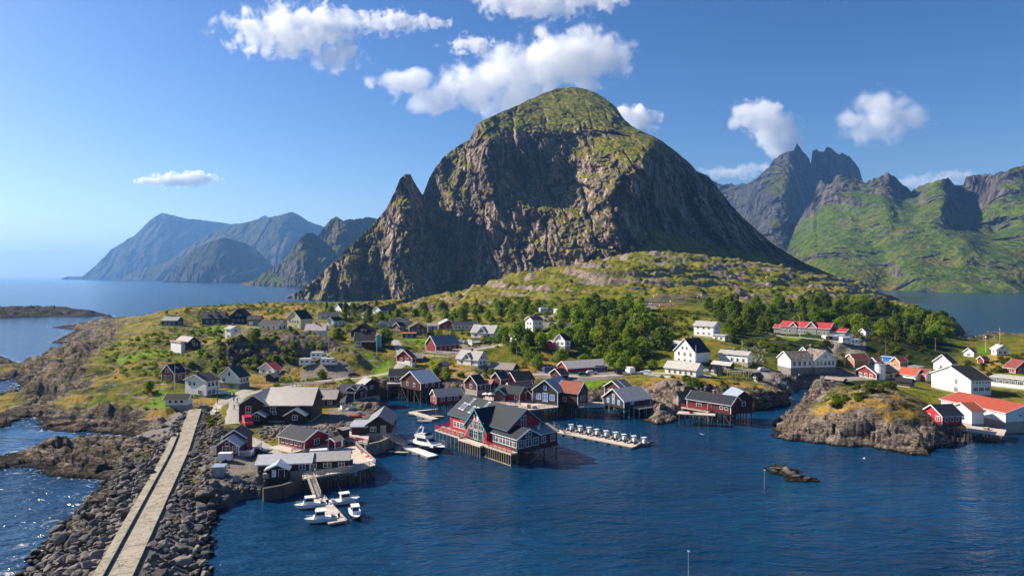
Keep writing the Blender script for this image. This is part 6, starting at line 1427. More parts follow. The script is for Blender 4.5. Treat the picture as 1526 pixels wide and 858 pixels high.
# ------------------------------------------------------------------ cars, vans, campers
CARP = dict(white=(.78, .78, .77), black=(.012, .012, .014), grey=(.16, .18, .18), silver=(.45, .46, .47), red=(.50, .03, .04), blue=(.03, .07, .2))
def car(label, px, py, z, rz, col='white', kind='car', grp=None, nm=None):
    c = W(px, py, z); root = empty(nm or {'car': 'parked_car', 'van': 'parked_van', 'camper': 'campervan'}[kind], (c[0], c[1], max(gz(c[0], c[1]), 0) + .06), rz, label, {'car': 'car', 'van': 'van', 'camper': 'campervan'}[kind], grp)
    m = plain('car_paint_' + col, CARP[col], .25, .5)
    if kind == 'car': L, Wd, prof, gl = 4.4, 1.78, [(-2.2, .35), (-2.2, .85), (-1.95, .95), (-1.55, 1.42), (.3, 1.46), (1.05, .98), (2.05, .82), (2.2, .6), (2.2, .35)], [(-1.5, 1.0, -1.32, 1.38), (.22, 1.38, .85, 1.0)]
    elif kind == 'van': L, Wd, prof, gl = 5.3, 1.98, [(-2.65, .4), (-2.65, 2.15), (-2.5, 2.35), (1.1, 2.35), (1.75, 1.5), (2.55, 1.15), (2.65, .7), (2.65, .4)], [(.3, 1.45, .3, 2.1), (1.05, 2.1, 1.55, 1.45)]
    else: L, Wd, prof, gl = 6.4, 2.25, [(-3.2, .45), (-3.2, 2.75), (-3.0, 2.9), (1.6, 2.9), (2.2, 2.4), (2.15, 1.6), (3.1, 1.15), (3.2, .7), (3.2, .45)], [(1.2, 1.3, 1.2, 1.95), (2.0, 1.95, 2.6, 1.4)]
    b = MB(); h = Wd / 2; n = len(prof)
    vs = [(x, -h * (1 if z_ < 1.0 or kind != 'car' else .84), z_) for x, z_ in prof] + [(x, h * (1 if z_ < 1.0 or kind != 'car' else .84), z_) for x, z_ in prof]
    b.mesh(vs, [tuple(range(n - 1, -1, -1)), tuple(range(n, 2 * n))] + [(i, (i + 1) % n, (i + 1) % n + n, i + n) for i in range(n)], m); body = b.build('body', root)
    b = MB()
    for s in (-1, 1):
        y = s * (h * (.93 if kind == 'car' else 1) + .012); y2 = s * (h * (.87 if kind == 'car' else 1) + .012)
        (xa, za, xb, zb), (xc, zc, xd, zd) = gl
        b.poly([(xa, y, za), (xd, y, zd), (xc, y2, zc), (xb, y2, zb)], M_GLASS)
    b.build('side_window', body)
    (xc, zc, xd, zd) = gl[1]; b = MB(); w_ = h * (.8 if kind == 'car' else .9)
    b.poly([(xd + .16, -w_, zd - .02), (xd + .16, w_, zd - .02), (xc + .17, w_ * .95, zc + .04), (xc + .17, -w_ * .95, zc + .04)], M_GLASS)
    b.build('windscreen', body)
    if kind == 'camper':
        for x in (-2.0, -.3):
            b = MB(); b.box(x - .5, -h - .02, 1.5, x + .5, -h - .002, 2.1, M_GLASS); b.build('side_window', body)
    for x in (-L * .31, L * .31):
        for s in (-1, 1):
            b = MB(); b.cyl((x, s * (h - .2), .33), (x, s * (h + .02), .33), .34, .34, M_RUBBER, 12); w = b.build('wheel', root)
            b = MB(); b.cyl((x, s * (h + .021), .33), (x, s * (h + .035), .33), .2, .2, M_METAL, 10); b.build('rim', w)
    return root
car('white car parked beside the two storey white house', 331, 588.5, 4.6, R(10), 'white')
car('grey-green estate car at the head of the causeway', 306, 602, 4.0, R(30), 'grey')
car('black car parked beside the red rorbu cabin', 385, 676, 2.8, R(5), 'black')
car('bright red van beside the dark brown warehouse', 369, 634, 2.9, R(-60), 'red', 'van')
car('white campervan below the crag, leftmost of the row', 459, 556, 5.1, R(8), 'white', 'camper')
car('white campervan below the crag, second in the row', 476, 555.5, 5.1, R(4), 'white', 'camper')
car('white campervan below the crag, behind the small tree', 491, 558, 5.1, R(2), 'white', 'camper')
car('white van parked behind the streaked quay shed', 480, 674, 2.8, R(12), 'white', 'van')
car('black car on the lane below the white house with porch', 528, 562, 5.1, R(20), 'black')
car('white delivery van on the harbour lane behind the restaurant', 699, 592, 3.6, R(190), 'white', 'van')
car('white car half hidden behind the delivery van', 689, 586, 3.8, R(190), 'white')
car('dark blue pickup beside the sunlit gable of the long barn', 820, 555, 5.1, R(15), 'blue', 'van')
car('black estate car in front of the long barn', 870, 560, 5.0, R(8), 'black')
car('silver car parked behind the black estate car', 882, 557.5, 5.0, R(8), 'silver')
car('small white truck on the lane among the trees', 939, 556.5, 5.3, R(100), 'white', 'van')
car('dark van on the lane left of the white truck', 921, 557, 5.2, R(95), 'black', 'van')
car('white car on the lane by the low white house', 962, 558, 5.5, R(160), 'white')
car('silver car on the road bend left of the white hall', 1138, 553.5, 5.4, R(10), 'silver')
car('white campervan parked below the red roofed lodge', 1262, 509.5, 12.8, R(14), 'white', 'camper')
car('white campervan with dark nose beside the first below the lodge', 1275, 509.5, 12.8, R(10), 'white', 'camper')
for i, (px, py) in enumerate(((812, 466), (833, 468), (842, 467), (806, 462))):
    p = pick(px, py)
    if p: car('white campervan on the hillside camping ground', px, py, p[2], R(20 + i * 25), 'white', 'camper', 'campervans on the camping ground')
for i, (px, py) in enumerate(((948, 474), (955, 476), (962, 475), (970, 473), (953, 470))):
    p = pick(px, py)
    if p: car('pale car on the small gravel car park under the fish racks', px, py, p[2], R(30 + i * 40), 'white' if i % 2 else 'silver', 'car', 'cars on the hillside car park')
for i, (px, py) in enumerate(((788, 494.5), (801, 495.5), (812, 495.5))):
    p = pick(px, py)
    if p: car(['dark car parked at the white hillside house', 'silver car in front of the white hillside house', 'white car right of the white hillside house'][i], px, py, p[2], R(10 * i), ['black', 'silver', 'white'][i])
for i, (px, py) in enumerate(((688, 511), (697, 512))):
    p = pick(px, py)
    if p: car(['white car on the gravel left of the white terrace', 'silver car close to the white terrace'][i], px, py, p[2], R(10 * i), ['white', 'silver'][i])

# white house on the hillside and square white house beside the trees
Hs('house', 'white two storey house on the dry hillside', 794, 494, 15, 40, 783, 809, 477, 'x', 30, 'white', 'slate', chim=(.5,)); house(HS[-1])
Hs('house', 'square white house with hipped dark roof at the wood edge', 851, 499, 14, 42, 838, 862, 486, 'y', 24, 'white', 'slate'); house(HS[-1])
Hs('cottage', 'small white gabled cottage with pink annex in the wood', 842, 517, 12, 48, 827, 850, 507, 'x', 40, 'white', 'black', gw=1, vols=[(-.3, 1.0, .9, .6, 0, 1.8, 'x', 20)], vmat=('pinkred', 'pink')); house(HS[-1])

# ------------------------------------------------------------------ yard things: container, sheds, terraces, poles, flags
def yard():
    c = Vector(W(336, 692, 2.5)); root = empty('storage_trailer', (c.x, c.y, gz(c.x, c.y)), R(4), 'white box trailer in front of the red rorbu cabin', 'trailer')
    b = MB(); b.box(-1.3, -.7, .35, 1.3, .7, 1.75, M_GEL); b.build('box', root)
    b = MB(); b.box(-1.36, -.76, 1.753, 1.36, .76, 1.85, M_GEL); b.build('lid', root)
    for s in (-1, 1):
        b = MB(); b.cyl((.3, s * .72, .3), (.3, s * .88, .3), .3, .3, M_RUBBER, 10); b.build('wheel', root)
    b = MB(); b.bar((1.3, 0, .4), (2.3, 0, .35), .08, .08, M_METAL); b.build('drawbar', root)
    c = Vector(W(327, 711, 2.4)); root = empty('shed', (c.x, c.y, gz(c.x, c.y) - .1), R(4), 'small grey board shed standing on the concrete yard', 'shed')
    gw = paint('grey_boards', (.30, .33, .35), .8, .25, 'boards', 'x', 5); b = MB(); b.box(-1.05, -.8, 0, 1.05, .8, 2.1, gw); b.build('wall', root)
    b = MB(); b.slab([(-1.2, -.95, 2.12), (1.2, -.95, 2.12), (1.2, .95, 2.35), (-1.2, .95, 2.35)], .08, roofm('metalblue', 'x')); b.build('roof', root)
    b = MB(); b.box(-.4, -.83, .1, .4, -.802, 1.85, plain('grey_shed_door', (.36, .38, .40), .7)); b.build('door', root)
    # sun terrace of the long red cabin
    p = HS_by('long red cabin'); root = empty('terrace', (p['bx'], p['by'], p['z']), p['th'], 'pale timber terrace along the lit side of the long red cabin', 'terrace')
    b = MB(); b.box(-3.0, .6, -.3, -.1, p['la'], .02, M_WOODPALE); b.build('deck', root)
    b = MB(); railing(b, (-2.9, .6, .02), (-.2, .6, .02), .9, wallm('crimson')); b.build('railing', root)
    # raised deck and stair beside the rorbu cabin
    p = HS_by('red rorbu'); root = empty('terrace', (p['bx'], p['by'], p['z']), p['th'], 'raised grey deck with white railing on the right of the rorbu cabin', 'terrace')
    x0 = p['lc'] + .15; b = MB(); b.box(x0, -.2, -.2, x0 + 2.6, 7.5, 0, M_WOODGREY); b.build('deck', root)
    b = MB(); railing(b, (x0 + 2.5, -.2, 0), (x0 + 2.5, 7.5, 0), 1.0, M_TRIM); railing(b, (x0, -.1, 0), (x0 + 2.5, -.1, 0), 1.0, M_TRIM); b.build('railing', root)
    for y in (0, 2.5, 5, 7.3):
        b = MB(); b.box(x0 + 2.35, y - .08, -1.8, x0 + 2.5, y + .08, -.2, M_PILEP); b.build('post', root)
    # white terrace of the big white house
    c = pick(715, 511)
    root = empty('terrace', c, R(30), 'white railed terrace in front of the big white house', 'terrace'); b = MB(); b.box(-5, -2.2, -.6, 5, 2.2, .7, M_WOODPALE); b.build('deck', root)
    b = MB(); railing(b, (-5, -2.2, .7), (5, -2.2, .7), 1.0, M_TRIM, .8, 3); railing(b, (-5, -2.2, .7), (-5, 2.2, .7), 1.0, M_TRIM, .8, 3); b.build('railing', root)
    c = pick(1242, 503.5)
    if c:
        root = empty('terrace', c, R(8), 'long white terrace railing in front of the red roofed lodge', 'terrace'); b = MB(); b.box(-5, -1.5, -.8, 8.5, 1.5, 1.2, M_TRIM); b.build('base', root)
        b = MB(); railing(b, (-5, -1.55, 1.2), (8.5, -1.55, 1.2), .9, M_TRIM, .7, 3); b.build('railing', root)
    # skylight frame leaning on the terrace of the two-tone boathouse
    c = Vector(W(541, 643, 3.2)); root = empty('glass_roof', (c.x, c.y, 3.05), R(3), 'white framed dark glass canopy on the boathouse terrace', 'canopy')
    b = MB(); b.slab([(-1.9, -.9, 1.0), (1.9, -.9, 1.0), (1.5, .9, 1.35), (-1.5, .9, 1.35)], .1, M_TRIM); b.build('frame', root)
    b = MB(); b.slab([(-1.6, -.72, 1.15), (1.6, -.72, 1.15), (1.25, .72, 1.44), (-1.25, .72, 1.44)], .02, M_GLASS); b.build('pane', root)
    for x in (-1.5, 1.5):
        b = MB(); b.box(x - .06, -.06, 0, x + .06, .06, 1.15, M_TRIM); b.build('post', root)
def HS_by(s): return next(o for o in HS if o['lab'].startswith(s))
yard()
def pole(name, label, cat, px, py, z, h, r=.09, m=None, flag=None, grp=None, arm=False, top=None):
    c = pick(px, py) if z is None else W(px, py, z)
    if c is None: return
    root = empty(name, (c[0], c[1], max(gz(c[0], c[1]), -2) - .1 if z is None or z > .5 else -.5), 0, label, cat, grp)
    b = MB(); b.cyl((0, 0, 0), (0, 0, h), r, r * .6, m or M_TRIM, 8); b.build('pole', root)
    if arm:
        b = MB(); b.box(-.7, -.05, h - .5, .7, .05, h - .38, M_PILE); b.build('cross_arm', root)
        for x in (-.6, 0, .6):
            b = MB(); b.cyl((x, 0, h - .38), (x, 0, h - .18), .05, .04, M_GEL, 6); b.build('insulator', root)
    if name == 'flagpole':
        b = MB(); b.cyl((0, 0, h), (0, 0, h + .15), .1, .03, plain('brass', (.6, .42, .12), .3, .5, .8), 8); b.build('finial', root)
    if flag:
        n = 10; b = MB()
        for i in range(n):
            x0, x1 = flag[0] * i / n, flag[0] * (i + 1) / n
            for (za, zb), mm in zip(((0, .36), (.36, .45), (.45, .55), (.55, .64), (.64, 1)), (0, 1, 2, 1, 0)):
                t = (x0 + x1) / 2 / flag[0]; cm = mm
                if .26 < t < .46: cm = max(mm, 1)
                if .31 < t < .41: cm = 2
                col = [plain('flag_red', (.45, .02, .03), .8), plain('flag_white', (.8, .8, .8), .8), plain('flag_blue', (.01, .03, .22), .8)][cm]
                y = lambda x: .12 * math.sin(x * 2.6); dr = lambda x: -x * flag[2]
                H_ = flag[1]; zt = h - .25 - H_
                b.poly([(x0 + .05, y(x0), zt + za * H_ + dr(x0)), (x1 + .05, y(x1), zt + za * H_ + dr(x1)), (x1 + .05, y(x1), zt + zb * H_ + dr(x1)), (x0 + .05, y(x0), zt + zb * H_ + dr(x0))], col)
        b.build('flag', root)
    if top == 'lamp': 
        b = MB(); b.box(-.15, -.5, h, .15, .1, h + .12, M_METAL); b.build('lamp_head', root)
    return root
pole('flagpole', 'tall white flagpole with pennant beside the low white shed', 'flagpole', 260.5, 582, 5.0, 8.6, flag=(1.2, .5, .5))
pole('flagpole', 'white flagpole with drooping red, white and blue flag beside the ribbed workshop', 'flagpole', 501.5, 601, 3.4, 5.6, flag=(.9, 2.2, .2))
pole('flagpole', 'white flagpole in front of the teal house', 'flagpole', 561.5, 527, 11.0, 9.5)
pole('flagpole', 'second white pole right of the teal house', 'flagpole', 566, 505, None, 8.5)
pole('flagpole', 'white flagpole in front of the long white house', 'flagpole', 1106, 548, 6.6, 10.5)
pole('flagpole', 'white flagpole in front of the red roofed lodge', 'flagpole', 1192, 503, None, 9.5)
pole('flagpole', 'white flagpole by the blue-black roofed house', 'flagpole', 1037, 545, None, 8.0)
pole('flagpole', 'white pole by the pale blue cottage at the inlet', 'flagpole', 1469, 524, None, 7.5)
pole('flagpole', 'white pole beside the pink roofed house on the right knoll', 'flagpole', 1490, 508, None, 7)
ups = [(324, 600, 4.2, 8.5), (323, 638, 3.0, 5.2), (490, 527, None, 7), (590, 505, None, 7), (660, 478, None, 7.5), (770, 540, None, 6.5), (826, 548, 5.6, 7), (1283, 513, None, 6.8), (1253, 545, None, 6.5), (1320, 528, None, 6.0), (1394, 526, None, 7.5), (1385, 500, None, 6), (1172, 505, None, 5.5), (762, 489, None, 6), (238, 530, None, 6), (308, 470, None, 8)]
for i, (px, py, z, h) in enumerate(ups):
    pole('utility_pole', 'bare timber utility pole with a short cross arm, one of the line through the village', 'utility pole', px, py, z, h, .11, M_PILEP if i > 1 else M_PILE, grp='utility poles through the village', arm=True)
pole('channel_marker', 'slender channel marker pole beside the small rock islet', 'channel marker', 1139, 728, 0, 4.2, .07, M_METAL, top='lamp')
pole('channel_marker', 'channel marker pole with white top in open water nearest the camera', 'channel marker', 1026, 858, 0, 4.0, .07, M_METAL, top='lamp')
pole('mast', 'thin dark mast with rigging on the pier corner', 'mast', 537, 706, 2.7, 7.0, .08, M_PILE)
pole('lamp_post', 'dark lamp post on the boardwalk beside the long gangway', 'lamp post', 470, 708, 2.7, 6.0, .07, M_PILE, top='lamp')
pole('beacon', 'squat dark beacon on the far skerry', 'beacon', 81, 461.5, 2.5, 5.5, .9, M_DARKTRIM, top='lamp')

# ------------------------------------------------------------------ people
def person_mesh(pose, shirt, trouser, hair):
    V = [(0, 0, .95), (0, 0, 1.15), (0, 0, 1.38), (0, 0, 1.50), (0, .02, 1.60), (0, .02, 1.72)]; E = [(0, 1), (1, 2), (2, 3), (3, 4), (4, 5)]; Rr = [.15, .14, .15, .06, .10, .085]
    for s in (-1, 1):
        i = len(V); sw = s * (.22 if pose else .03)
        V += [(s * .10, 0, .88), (s * .11, sw * .5 + .02, .48), (s * .11, sw - (.05 if sw < 0 else 0), .07), (s * .11, sw + .15, .03)]; E += [(0, i), (i, i + 1), (i + 1, i + 2), (i + 2, i + 3)]; Rr += [.10, .07, .05, .04]
        j = len(V); V += [(s * .20, 0, 1.40), (s * .26, -sw * .4, 1.14), (s * .25, -sw * .7 + .08, .90), (s * .24, -sw * .8 + .10, .80)]; E += [(2, j), (j, j + 1), (j + 1, j + 2), (j + 2, j + 3)]; Rr += [.065, .05, .04, .035]
    me = bpy.data.meshes.new('person'); me.from_pydata(V, E, []); o = bpy.data.objects.new('person_build', me); COL.objects.link(o)
    md = o.modifiers.new('s', 'SKIN'); o.modifiers.new('u', 'SUBSURF').levels = 1
    for i, sv in enumerate(me.skin_vertices[0].data): sv.radius = (Rr[i], Rr[i]); sv.use_root = i == 0
    dg = bpy.context.evaluated_depsgraph_get(); r = bpy.data.meshes.new_from_object(o.evaluated_get(dg)); bpy.data.objects.remove(o)
    sk = plain('skin', (.50, .31, .22), .6)
    for m in (sk, shirt, trouser, hair): r.materials.append(m)
    for p in r.polygons:
        c = p.center
        p.material_index = (2 if c.z < .98 and abs(c.x) < .19 else 1) if c.z < 1.49 else 0
        if c.z < .86 and abs(c.x) > .19: p.material_index = 0
        if c.z > 1.66 or (c.z > 1.56 and c.y < -.02): p.material_index = 3
        p.use_smooth = True
    return r
cl = lambda n, c: plain(n + '_cloth', c, .9)
PM = [person_mesh(0, cl('black', (.012, .012, .014)), cl('navy', (.02, .025, .05)), cl('dark_hair', (.03, .02, .015))), person_mesh(1, cl('red', (.4, .03, .03)), cl('black', (.012, .012, .014)), cl('fair_hair', (.3, .2, .09))),
      person_mesh(1, cl('dark_green', (.03, .06, .03)), cl('grey', (.1, .1, .1)), cl('dark_hair', (.03, .02, .015))), person_mesh(0, cl('white', (.6, .6, .6)), cl('navy', (.02, .025, .05)), cl('dark_hair', (.03, .02, .015)))]
def person(label, px, py, z, rz, k, grp=None):
    c = pick(px, py) if z is None else W(px, py, z)
    if c is None: return
    g = gz(c[0], c[1]) + .1 if z is None or z < 0 else (c[2] if len(c) > 2 else z)
    o = link('person', PM[k], None, (c[0], c[1], g), (0, 0, rz)); tag(o, label, 'person', grp)
for i, (px, py, k) in enumerate(((343, 592, 0), (348.5, 592, 0), (348.5, 600, 1), (353.5, 601, 2), (349, 611, 2))):
    person(['person in dark clothes standing by the parked white car', 'second person in dark clothes on the lane by the white house', 'person in red jacket walking down the lane', 'person in green jacket walking down the lane', 'person in green jacket lowest on the lane by the warehouse'][i], px, py, None, R(160 + i * 40), k)
for i, px in enumerate((716, 719.5, 722, 729, 734, 741, 747)): person('tourist standing on the cafe terrace by the harbour lane', px, 594 + (i % 3), 3.6, R(i * 70), i % 4, 'people at the cafe terrace')
for i, px in enumerate((1154, 1158, 1171, 1174, 1178, 1182, 1187, 1191, 1194, 1198, 1203)): person('tourist in dark clothes waiting along the quay road by the white hall', px, 568 - (i % 4) + (px > 1190) * -2, None, R(i * 50), (0, 2, 0, 3)[i % 4], 'people along the quay road')
person('person sitting low on the yard by the quay', 400, 712, 2.7, R(30), 0)
person('person in black on the porch side of the quay shed', 388, 714, 2.7, R(200), 0)
# working clutter on the quays
def crate(label, px, py, z, rz, col, n=1, grp=None):
    c = W(px, py, z); root = empty('fish_crate', c, rz, label, 'crate', grp); m = plain('crate_plastic_' + col, dict(blue=(.03, .12, .4), red=(.4, .05, .03), grey=(.3, .3, .3), orange=(.5, .17, .03))[col], .6)
    for i in range(n):
        b = MB(); z0 = i * .52; b.box(-.55, -.42, z0, .55, .42, z0 + .06, m)
        for x0, y0, x1, y1 in ((-.55, -.42, .55, -.36), (-.55, .36, .55, .42), (-.55, -.36, -.49, .36), (.49, -.36, .55, .36)): b.box(x0, y0, z0 + .06, x1, y1, z0 + .5, m)
        b.build('box', root)
def pallet(label, px, py, z, rz, n):
    c = W(px, py, z); root = empty('pallet_stack', c, rz, label, 'pallets')
    for i in range(n):
        b = MB(); z0 = i * .16
        for y in (-.42, 0, .42): b.box(-.6, y - .05, z0, .6, y + .05, z0 + .10, M_WOODGREY)
        for x in (-.5, -.25, 0, .25, .5): b.box(x - .06, -.5, z0 + .102, x + .06, .5, z0 + .135, M_WOODPALE)
        b.build('pallet', root)
def kayak(label, px, py, z, rz, col, grp):
    c = W(px, py, z); root = empty('kayak', (c[0], c[1], z + .18), rz, label, 'kayak', grp); m = plain('kayak_' + col, dict(red=(.45, .04, .03), orange=(.55, .16, .03), white=(.7, .68, .62))[col], .4)
    b = MB(); P = [(-2.0, .03), (-1.2, .22), (-.3, .32), (.4, .31), (1.3, .20), (2.0, .03)]
    for (x0, r0), (x1, r1) in zip(P, P[1:]): b.cyl((x0, 0, 0), (x1, 0, 0), r0, r1, m, 8)
    b.build('hull', root, smooth=True); b = MB(); b.cyl((-.1, 0, .27), (-.1, 0, .34), .22, .24, M_RUBBER, 10); b.build('cockpit_rim', root)
for i, (px, py) in enumerate(((541, 676), (545, 679), (549, 682), (553, 686))): kayak('red kayak lying in the row on the pier corner' if i % 2 == 0 else 'white kayak lying between the red ones on the pier corner', px, py, 2.72, R(-62 + i * 4), 'red' if i % 2 == 0 else 'white', 'kayaks on the pier corner')
crate('blue fish crates stacked beside the streaked quay shed', 522, 692, 2.72, R(10), 'blue', 2); crate('grey fish crate on the boardwalk by the lamp post', 476, 706, 2.74, R(20), 'grey'); crate('orange fish crates stacked on the dark quay by the tall warehouse', 788, 608, 3.32, R(5), 'orange', 2)
crate('single blue fish crate on the dark quay by the tall warehouse', 797, 608, 3.32, R(25), 'blue'); crate('red fish crate on the plank deck of the red boathouse', 1030, 615.5, 3.17, R(4), 'red'); crate('grey fish crates on the yard beside the grey shed', 352, 716, 2.55, R(12), 'grey', 2)
pallet('tall stack of grey pallets by the gabled porch', 397, 712, 2.65, R(8), 6); pallet('low stack of pallets on the quay deck by the white store', 1470, 640, 1.92, R(30), 4); pallet('stack of pallets behind the orange-red boat hull', 536, 617, 3.25, R(15), 5)
def parasol(label, px, py, z, grp):
    c = W(px, py, z); root = empty('parasol', c, 0, label, 'parasol', grp); b = MB(); b.cyl((0, 0, 0), (0, 0, 2.3), .04, .03, M_METAL, 6); b.build('pole', root)
    b = MB(); b.cyl((0, 0, 1.95), (0, 0, 2.45), 1.3, .04, plain('canvas_white', (.72, .68, .6), .9), 8); b.build('canopy', root)
for px in (724, 731, 738): parasol('white parasol on the cafe terrace', px, 596, 3.5, 'parasols on the cafe terrace')
# garden and roadside fences
def fence(label, pts, z, m, h=.9):
    P = []
    for px, py in pts:
        q = pick(px, py)
        if q: P.append(Vector(q))
    if len(P) < 2: return
    root = empty('garden_fence', P[0], 0, label, 'fence')
    for p, q in zip(P, P[1:]):
        b = MB(); n = max(2, int((q - p).length / 1.6)); last = None
        for i in range(n + 1):
            v = p.lerp(q, i / n); v.z = gz(v.x, v.y); v = v - P[0]; b.box(v.x - .05, v.y - .05, v.z - .3, v.x + .05, v.y + .05, v.z + h, m)
            if last is not None:
                for zz in (.35, .8): b.bar(last + Vector((0, 0, zz * h)), v + Vector((0, 0, zz * h)), .04, .12, m)
            last = v
        b.build('panel', root)
fence('white fence beside the low white shed at the causeway head', [(284, 606), (300, 603)], 4, M_TRIM); fence('pale fence in front of the white villa', [(668, 551), (690, 554), (720, 552), (735, 547)], 7, M_TRIM); fence('grey fence along the lane by the long barn', [(905, 563), (950, 562), (990, 562)], 5, M_WOODGREY)
fence('white fence round the garden of the low white house', [(945, 556), (985, 562), (1000, 564)], 5.5, M_TRIM); fence('grey fence on the slope above the channel road', [(1140, 512), (1190, 516), (1240, 518)], 10, M_WOODGREY); fence('grey fence along the lawn of the upper village', [(306, 496), (330, 499), (337, 503)], 14, M_WOODGREY); fence('pale fence below the pink roofed house', [(450, 508), (490, 512), (520, 519)], 13, M_WOODPALE)
# wandering sea bird over the bay
def bird(label, c, rz):
    m = plain('white_feathers', (.8, .8, .8), .8); root = empty('gull', c, rz, label, 'gull')
    b = MB(); b.cyl((-.25, 0, 0), (.05, 0, .02), .03, .10, m, 8); b.cyl((.05, 0, .02), (.28, 0, .05), .10, .05, m, 8); b.cyl((.28, 0, .05), (.36, 0, .04), .05, .02, plain('yellow_beak', (.6, .35, .05), .6), 6); b.build('body', root)
    for s in (-1, 1):
        b = MB(); b.slab([(-.08, s * .05, .04), (.12, s * .05, .04), (.10, s * .35, .18), (-.06, s * .35, .18)], .02, m); b.slab([(-.06, s * .351, .18), (.10, s * .351, .18), (-.06, s * .75, .12), (-.10, s * .74, .12)], .02, m); b.build('wing', root)
bird('white gull gliding low over the water in front of the knoll', W(1288, 683, 2.0), R(150)); bird('white gull over the water off the red boathouse', W(1046, 647, 1.2), R(40))
# ------------------------------------------------------------------ causeway with its boulder banks
RE = [(-30.0, 35.0), (-49.3, 88.5), (-72.2, 152.4), (-90.5, 199.0)]      # right edge of the walkway
def causeway():
    root = empty('causeway', (-49.3, 88.5, 0), 0, 'long pale concrete causeway with a raised left strip, running between boulder banks', 'causeway')
    off = Vector((-49.3, 88.5, 0)); P = spline([(x, y, 0) for x, y in RE], 60); T = np.gradient(P[:, :2], axis=0); T /= np.linalg.norm(T, axis=1)[:, None]
    Nn = np.stack([-T[:, 1], T[:, 0]], 1)   # to the left
    zt = np.interp(P[:, 1], [35, 150, 199], [3.0, 3.2, 3.5])
    def strip(a, b_, dz, depth, m, name, i0=0, i1=60):
        vs = []; fs = []
        for i in range(i0, i1):
            for w_, z in ((a, dz), (b_, dz), (b_, dz - depth), (a, dz - depth)): vs.append((P[i, 0] + Nn[i, 0] * w_ - off.x, P[i, 1] + Nn[i, 1] * w_ - off.y, zt[i] + z))
        for i in range(i1 - i0 - 1):
            for k in range(4): fs.append((i * 4 + k, i * 4 + (k + 1) % 4, (i + 1) * 4 + (k + 1) % 4, (i + 1) * 4 + k))
        fs += [(3, 2, 1, 0), tuple(len(vs) - 4 + k for k in range(4))]
        b = MB(); b.mesh(vs, fs, m); b.build(name, root)
    k = NT('causeway_concrete'); p = k.pos(); n = k.noise(p, .5, 7, .7); n2 = k.noise(p, 5, 5, .65)
    c = k.ramp(n, [(.3, (.21, .185, .135)), (.5, (.33, .29, .215)), (.7, (.40, .36, .28))]); c = k.mix(k.step(n2, .42, .34), c, (.20, .175, .13))
    c = k.mix(k.step(k.noise(k.pos((1, .25, 1), (0, 0, R(-19.5))), .8, 6, .7, .4), .56, .66), c, (.22, .20, .155)); c = k.mix(k.step(k.math('ABSOLUTE', k.math('SUBTRACT', k.noise(p, .35, 5, .6, .5), .5)), .012, .003), c, (.09, .08, .06))
    w_ = k.n('ShaderNodeTexWave', wave_type='BANDS', bands_direction='X', wave_profile='SAW'); k.L(k.pos((1, 1, 1), (0, 0, R(-109.5))), w_.inputs['Vector']); w_.inputs['Scale'].default_value = 0.062; w_.inputs['Distortion'].default_value = .0
    c = k.mix(k.step(w_.outputs['Fac'], .97, .985), c, (.12, .105, .08))
    mc = k.done(c, .9, k.bump(n2, .3, .06), .2)
    strip(0, 3.3, 0, .9, mc, 'walkway'); strip(3.45, 4.7, .42, 1.4, mc, 'raised_strip', 0, 49)
    strip(3.301, 3.449, -.25, .5, M_DARKTRIM, 'dark_slot', 0, 49)  # dark strip laid in the gap beside the raised strip
    # rubble core
    vs = []; fs = []
    for i in range(60):
        for w__, z in ((-9.0, -3.6), (-.2, -.35), (5.2, -.35), (17, -3.8)): vs.append((P[i, 0] + Nn[i, 0] * w__ - off.x, P[i, 1] + Nn[i, 1] * w__ - off.y, zt[i] + z))
    for i in range(59):
        for k_ in range(3): fs.append((i * 4 + k_, i * 4 + k_ + 1, (i + 1) * 4 + k_ + 1, (i + 1) * 4 + k_))
    b = MB(); b.mesh(vs, fs, M_BOULD); b.build('rubble_core', root)
    return P, Nn, zt
def boulder_mat():
    k = NT('boulder_granite'); p = k.pos(); n = k.noise(p, .55, 6, .65); n2 = k.noise(p, 3.2, 6, .7); rnd = k.objrand()
    c = k.ramp(n2, [(.28, (.035, .032, .030)), (.44, (.11, .10, .09)), (.58, (.21, .19, .17)), (.74, (.36, .33, .29))])
    c = k.mix(k.math('MULTIPLY', k.step(rnd, .55, .95), .55), c, (.30, .255, .21)); c = k.mix(k.math('MULTIPLY', k.step(rnd, .4, .05), .6), c, (.05, .047, .045))
    zz = k.math('ADD', k.height(), k.math('MULTIPLY', k.math('SUBTRACT', n, .5), 1.2)); c = k.mix(k.step(zz, .9, .25), c, (.014, .012, .010))
    return k.done(c, .85, k.bump(n2, .7, .18), .06)
M_BOULD = boulder_mat()
rng = random.Random(7)
def rock_mesh(seed, flat=.75):
    r = random.Random(seed); bm = bmesh.new()
    for i in range(15):
        v = Vector((r.gauss(0, 1), r.gauss(0, 1), r.gauss(0, 1))).normalized() * (.8 + .3 * r.random()); bm.verts.new((v.x * 1.15, v.y * .9, v.z * flat))
    g = bmesh.ops.convex_hull(bm, input=bm.verts)
    bmesh.ops.delete(bm, geom=[v for v in bm.verts if not v.link_faces], context='VERTS')
    bmesh.ops.bevel(bm, geom=list(bm.edges), offset=.07, segments=1, affect='EDGES')
    me = bpy.data.meshes.new('boulder'); bm.to_mesh(me); bm.free(); me.materials.append(M_BOULD); return me
RM = [rock_mesh(s, .6 + .06 * (s % 5)) for s in range(12)]
CP, CN, CZ = causeway()
cand = []
